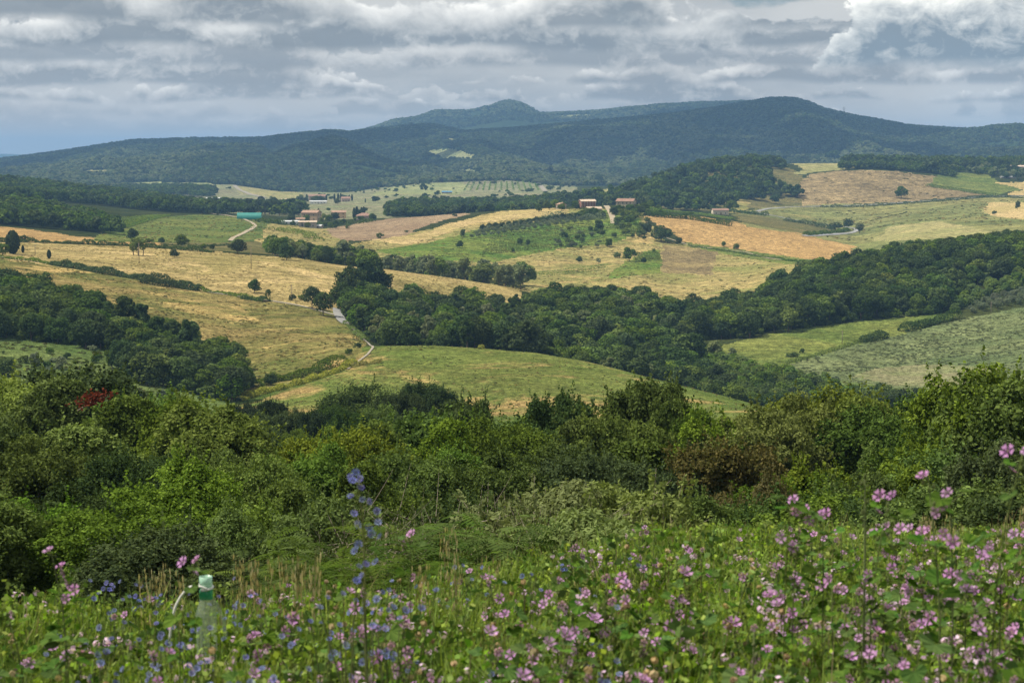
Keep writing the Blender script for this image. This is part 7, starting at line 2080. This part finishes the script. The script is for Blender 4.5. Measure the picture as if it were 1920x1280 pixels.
def house(name, px, row, w, d, h, rise, rz, wall, roof, label, nwin=3, floors=2, dmin=1500, ridge='x', chim=1, cat='house', door=True, hip=False):
    p = at(px, row, dmin)
    root = link(name, None, None, (p[0], p[1], p[2] - .3), rz); tag(root, label, cat)
    mb = MB(); mb.box((0, 0, h / 2 - .5), (w, d, h + 1.0))
    if not hip:
        if ridge == 'x':
            g_ = np.array([[-w / 2, -d / 2, h], [-w / 2, d / 2, h], [-w / 2, 0, h + rise], [w / 2, -d / 2, h], [w / 2, d / 2, h], [w / 2, 0, h + rise]])
        else:
            g_ = np.array([[-w / 2, -d / 2, h], [w / 2, -d / 2, h], [0, -d / 2, h + rise], [-w / 2, d / 2, h], [w / 2, d / 2, h], [0, d / 2, h + rise]])
        mb.add(g_ + [0, 0, .002], [], [[0, 2, 1], [3, 4, 5]] if ridge == 'x' else [[0, 1, 2], [3, 5, 4]])
    link('wall', mb.mesh('wall', MAT[wall]), root)
    mr = MB(); o = .5; th = .25
    if hip:
        k = min(w, d) / 2 * .9
        V = np.array([[-w / 2 - o, -d / 2 - o, h], [w / 2 + o, -d / 2 - o, h], [w / 2 + o, d / 2 + o, h], [-w / 2 - o, d / 2 + o, h], [-w / 2 + k, 0, h + rise], [w / 2 - k, 0, h + rise]])
        V2 = V.copy(); V2[:, 2] += th
        mr.add(np.vstack([V2, V[:4] ]), [[0, 1, 5, 4], [2, 3, 4, 5], [6, 7, 1, 0], [7, 8, 2, 1], [8, 9, 3, 2], [9, 6, 0, 3], [9, 8, 7, 6]], [[1, 2, 5], [3, 0, 4]])
    else:
        for sg in (-1, 1):
            if ridge == 'x':
                a = np.array([[-w / 2 - o, sg * (d / 2 + o), h - rise * o / (d / 2)], [w / 2 + o, sg * (d / 2 + o), h - rise * o / (d / 2)], [w / 2 + o, 0, h + rise], [-w / 2 - o, 0, h + rise]])
            else:
                a = np.array([[sg * (w / 2 + o), -d / 2 - o, h - rise * o / (w / 2)], [sg * (w / 2 + o), d / 2 + o, h - rise * o / (w / 2)], [0, d / 2 + o, h + rise], [0, -d / 2 - o, h + rise]])
            b = a + [0, 0, th]; a = a + [0, 0, .01]
            mr.add(np.vstack([a, b]), [[0, 1, 2, 3], [7, 6, 5, 4], [0, 4, 5, 1], [1, 5, 6, 2], [2, 6, 7, 3], [3, 7, 4, 0]])
    ro_ = link('roof', mr.mesh('roof', MAT[roof]), root)
    if chim:
        mc = MB(); mc.box((w * .22, 0, h + rise * .9 + .5), (.8, .8, 1.6)); link('chimney', mc.mesh('chimney', MAT[wall]), ro_)
    if nwin:
        mw = MB(); mw.box((0, 0, 0), (1.0, .16, 1.4)); wm = mw.mesh('window', MAT['window_dark'])
        mf = MB(); mf.box((0, .02, -.8), (1.4, .24, .14)); fm = mf.mesh('sill', MAT['cream_wall'])
        for fl in range(floors):
            for k in range(nwin):
                if door and fl == 0 and k == nwin // 2: continue
                x = (-.5 + (k + .5) / nwin) * w * .9; z = 1.7 + fl * (h / floors)
                wo = link('window', wm, root, (x, -d / 2 - .03, z)); link('sill', fm, wo)
            ns = max(1, int(nwin * d / w))
            for k in range(ns):
                y = (-.5 + (k + .5) / ns) * d * .85; z = 1.7 + fl * (h / floors)
                for sx in (-1, 1):
                    wo = link('window', wm, root, (sx * (w / 2 + .03), y, z), math.pi / 2 * sx); link('sill', fm, wo)
    if door:
        md = MB(); md.box((0, 0, 1.1), (1.2, .16, 2.2)); link('door', md.mesh('door', MAT['shutter']), root, (0, -d / 2 - .03, .3))
    return root


house('stone_farmhouse', 1174, 391, 16, 11, 7.0, 2.2, -0.35, 'stone_wall', 'roof_tile_red', 'big grey stone farmhouse with a red tiled roof on the hill crest', 4, 2, 1500)
h2 = house('brick_barn', 1101, 388, 14, 10, 5.5, 1.6, 0.25, 'brick_wall', 'roof_tile_pale', 'tall red brick barn with pillars and a shallow pale roof in the hamlet', 0, 1, 1500, chim=0, cat='barn', door=False)
for k in range(6):
    m_ = MB(); m_.box((0, 0, 2.6), (.55, .3, 5.4)); link('pillar', m_.mesh('pillar', MAT['stone_wall']), h2, (-6.6 + k * 2.64, -5.1, 0))
house('stone_outbuilding', 1113, 399, 13, 8, 4.0, 1.6, 0.2, 'stone_wall', 'roof_tile_pale', 'low rough stone building below the red brick barn', 3, 1, 1450, chim=0, door=True)
house('lean_to_shed', 1120, 404, 7, 4, 2.4, .7, 0.2, 'grey_wall', 'sheet_metal', 'small lean-to shed with a white sheet roof below the stone building', 0, 1, 1450, chim=0, cat='shed', door=True)
house('cottage', 1052, 392, 7, 7, 4.5, 1.4, 0.5, 'stone_wall', 'roof_tile_orange', 'small cottage with an orange roof at the left of the hamlet', 2, 1, 1500, ridge='y')
house('cottage', 1067, 381, 9, 7, 4.5, 1.6, 0.3, 'cream_wall', 'roof_tile_pale', 'pale roofed house among trees behind the hamlet cottage', 2, 1, 1500)
house('terrace_wall_shed', 1165, 396, 10, 2.5, 1.6, .4, 0.0, 'white_wall', 'sheet_metal', 'long low white terrace shed in front of the stone farmhouse', 0, 1, 1450, chim=0, cat='shed', door=False)
house('small_farmhouse', 1350, 402, 17, 9, 4.8, 1.6, 0.12, 'cream_wall', 'roof_tile_red', 'small farmhouse with a long red roof and cream walls below the wooded hill', 3, 1, 1700, chim=0)
house('hilltop_house', 1372, 301, 22, 11, 6, 2.2, 0.1, 'cream_wall', 'roof_tile_pale', 'large house with a pale brown roof on the wooded hilltop', 5, 2, 2300)
house('orange_house', 584, 413, 17, 12, 8.0, 2.2, -0.3, 'orange_wall', 'roof_tile_orange', 'bright orange house with an orange roof in the valley', 3, 2, 1500)
house('orange_villa', 635, 409, 15, 10, 6.5, 1.8, 0.15, 'orange_wall', 'roof_tile_orange', 'lower orange house right of the bright orange one', 3, 2, 1500)
house('red_roof_house', 683, 412, 15, 11, 4.2, 2.8, 0.2, 'pink_wall', 'roof_tile_red', 'house with a broad red hipped roof right of the cypress group', 3, 1, 1500, hip=True)
house('grey_barn', 577, 426, 16, 10, 5.0, 1.0, 0.1, 'grey_wall', 'roof_tile_pale', 'flat looking grey brown barn below the bright orange house', 3, 1, 1400, chim=0, cat='barn')
house('white_shed', 545, 420, 16, 6, 2.6, .8, 0.1, 'white_wall', 'sheet_metal', 'long white shed left of the grey barn', 2, 1, 1400, chim=0, cat='shed')
house('garden_shed', 598, 428, 6, 5, 2.6, .8, -0.3, 'grey_wall', 'sheet_metal', 'little grey shed at the right foot of the grey barn', 1, 1, 1400, chim=0, cat='shed')
house('garden_house', 563, 417, 8, 6, 3.6, 1.0, 0.2, 'cream_wall', 'roof_tile_orange', 'small house behind the long white shed', 2, 1, 1400, chim=0)
house('pink_villa', 595, 376, 27, 12, 7.5, 2.2, 0.05, 'pink_wall', 'roof_tile_red', 'long pink house with a red roof at the foot of the mountain', 6, 2, 2100)
house('white_annexe', 597, 382, 24, 9, 3.6, 1.0, 0.05, 'white_wall', 'sheet_metal', 'low white annexe in front of the long pink house', 5, 1, 2050, chim=0, cat='building')
house('distant_red_house', 648, 378, 13, 10, 5, 2.4, 0.2, 'pink_wall', 'roof_tile_red', 'small distant house with a red roof between two pairs of cypresses', 3, 1, 2100)
house('white_warehouse', 403, 378, 26, 14, 5.5, 1.2, 0.0, 'white_wall', 'sheet_metal', 'white warehouse seen over the trees at the left of the valley', 0, 1, 2050, chim=0, cat='warehouse')
house('white_works', 505, 381, 24, 12, 5, 1.0, 0.0, 'white_wall', 'sheet_metal', 'pale low works building in the valley left of the pink house', 4, 1, 2050, chim=0, cat='building')
house('grey_works', 545, 380, 30, 10, 4.5, 1.4, 0.1, 'pink_wall', 'roof_tile_pale', 'long brownish row of sheds just left of the pink house', 5, 1, 2050, chim=0, cat='building')
house('blue_roof_shed', 838, 363, 17, 9, 3.2, 1.2, 0.05, 'grey_wall', 'blue_sheet', 'shed with a bright blue roof on the valley field', 0, 1, 2500, chim=0, cat='shed')
house('valley_house', 928, 337, 16, 9, 5, 1.8, 0.1, 'cream_wall', 'roof_tile_pale', 'pale house above the valley vineyard', 3, 1, 3200)
house('hillside_house', 392, 337, 14, 9, 5, 1.8, 0.1, 'cream_wall', 'roof_tile_pale', 'pale house among trees on the lower mountain slope at left', 3, 1, 3500)
house('edge_house', 1908, 321, 22, 12, 7, 2.0, 0.1, 'stone_wall', 'roof_tile_pale', 'large stone house half hidden by trees at the right picture edge', 5, 2, 2400)
house('long_greenhouse', 1890, 334, 22, 6, 2.2, .5, 0.1, 'grey_wall', 'sheet_metal', 'low shed with a pale roof left below the stone house at the right edge', 0, 1, 2400, chim=0, cat='shed', door=False)

# the green barrel shed
p = at(468, 412, 1500); h = 6.6; w = 22.0
root = link('barrel_shed', None, None, tuple(p), 0.03); tag(root, 'long turquoise green barrel shaped shed beside the dirt track', 'shed')
R = 5.4
a = np.linspace(-.12, math.pi + .12, 17)
sec = np.stack([np.cos(a) * R, np.sin(a) * R + 1.0], -1)
V = np.array([[x, y_, z_] for x in (-w / 2, w / 2) for y_, z_ in sec]); n_ = len(sec)
F = [[i, i + 1, n_ + i + 1, n_ + i] for i in range(n_ - 1)]
link('roof', mesh('roof', V, [F], MAT['teal_sheet'], smooth=True), root)
ev = np.array([[x, y_, z_] for x in (-w / 2 + .05,) for y_, z_ in sec]); 
for x in (-w / 2 + .05, w / 2 - .05):
    ev = np.array([[x, 0, 1.0]] + [[x, y_ * .985, (z_ - 1) * .985 + 1] for y_, z_ in sec])
    link('end_wall', mesh('end_wall', ev, [[[0, i, i + 1] for i in range(1, n_)]], MAT['teal_rib']), root)
rb_ = MB(); rb_.tube([(0, y_ * 1.006, (z_ - 1) * 1.006 + 1) for y_, z_ in sec], .09, 5); rme = rb_.mesh('rib', MAT['teal_rib'], True)
for k in range(15): link('rib', rme, root, (-w / 2 + .6 + k * (w - 1.2) / 14, 0, 0))

# pylon on the mountain saddle, poles along the lanes
p = at(1582, 224, 5200); p = np.array([pix_dir(1582, 224)[0] * 6880, 6880, 0]); p[2] = hgt(p[0], p[1])
root = link('pylon', None, None, tuple(p)); tag(root, 'lattice pylon standing on the mountain saddle against the sky', 'pylon')
mb = MB()
for sx, sy in ((-1, -1), (1, -1), (1, 1), (-1, 1)): mb.tube([(sx * 3.0, sy * 3.0, -1), (sx * 1.6, sy * 1.6, 32)], .35, 4)
for z in (6, 13, 20, 27):
    for k in range(4):
        c_ = [(-1, -1), (1, -1), (1, 1), (-1, 1)]; q0 = c_[k]; q1 = c_[(k + 1) % 4]; s0 = 3 - 1.4 * z / 32; s1 = 3 - 1.4 * (z - 6) / 32
        mb.tube([(q0[0] * s1, q0[1] * s1, z - 6), (q1[0] * s0, q1[1] * s0, z)], .2, 4)
link('frame', mb.mesh('frame', MAT['lattice_steel']), root)
for z, l in ((24, 9), (29, 7)):
    mb = MB(); mb.tube([(-l, 0, z), (l, 0, z)], .3, 4); link('crossarm', mb.mesh('crossarm', MAT['lattice_steel']), root)
for px, row, top, lab in [(471, 505, 462, 'thin utility pole in the upper hay field before the wide dark tree'), (261, 494, 455, 'thin utility pole before the tree with three trunks'),
                          (547, 563, 533, 'short thin pole by the little dark bush near the lane'), (66, 478, 458, 'thin pole right of the large dark cypress'),
                          (1314, 632, 612, 'pale pole beside the bit of road at the wood end'), (1858, 590, 566, 'white pole at the top of the grey green crop field'),
                          (1579, 645, 620, 'faint thin pole in the lower right field')]:
    p = at(px, row, 440); hh = (row - top) / FPX * p[1]
    root = link('utility_pole', None, None, tuple(p)); tag(root, lab, 'pole')
    mb = MB(); mb.tube([(0, 0, -.5), (0, 0, hh)], [.17, .11], 6); link('shaft', mb.mesh('shaft', MAT['pole_wood'], True), root)
    mb = MB(); mb.box((0, 0, hh - .35), (1.1, .12, .12)); link('crossarm', mb.mesh('crossarm', MAT['pole_wood']), root)

# ------------------------------------------------------------------ the air: one closed box of thin haze
mh = bpy.data.materials.new('haze'); mh.use_nodes = True
mh.node_tree.nodes.clear()
HN = NT(mh.node_tree)
pv = HN.new('ShaderNodeVolumePrincipled', {'Color': (0.30, 0.57, 0.97, 1), 'Density': HAZE_DENSITY, 'Anisotropy': 0.0})
HN.new('ShaderNodeOutputMaterial', {'Volume': pv.outputs[0]})
zlo = float(min(Vg[:, 2].min() - 3, -200)); zhi = float(Vg[:, 2].max()) + 32.0
mb = MB(); mb.box((0, 13900, (zlo + zhi) / 2), (86000, 28800, zhi - zlo))
tag(link('haze', mb.mesh('haze', mh)), kind='stuff')
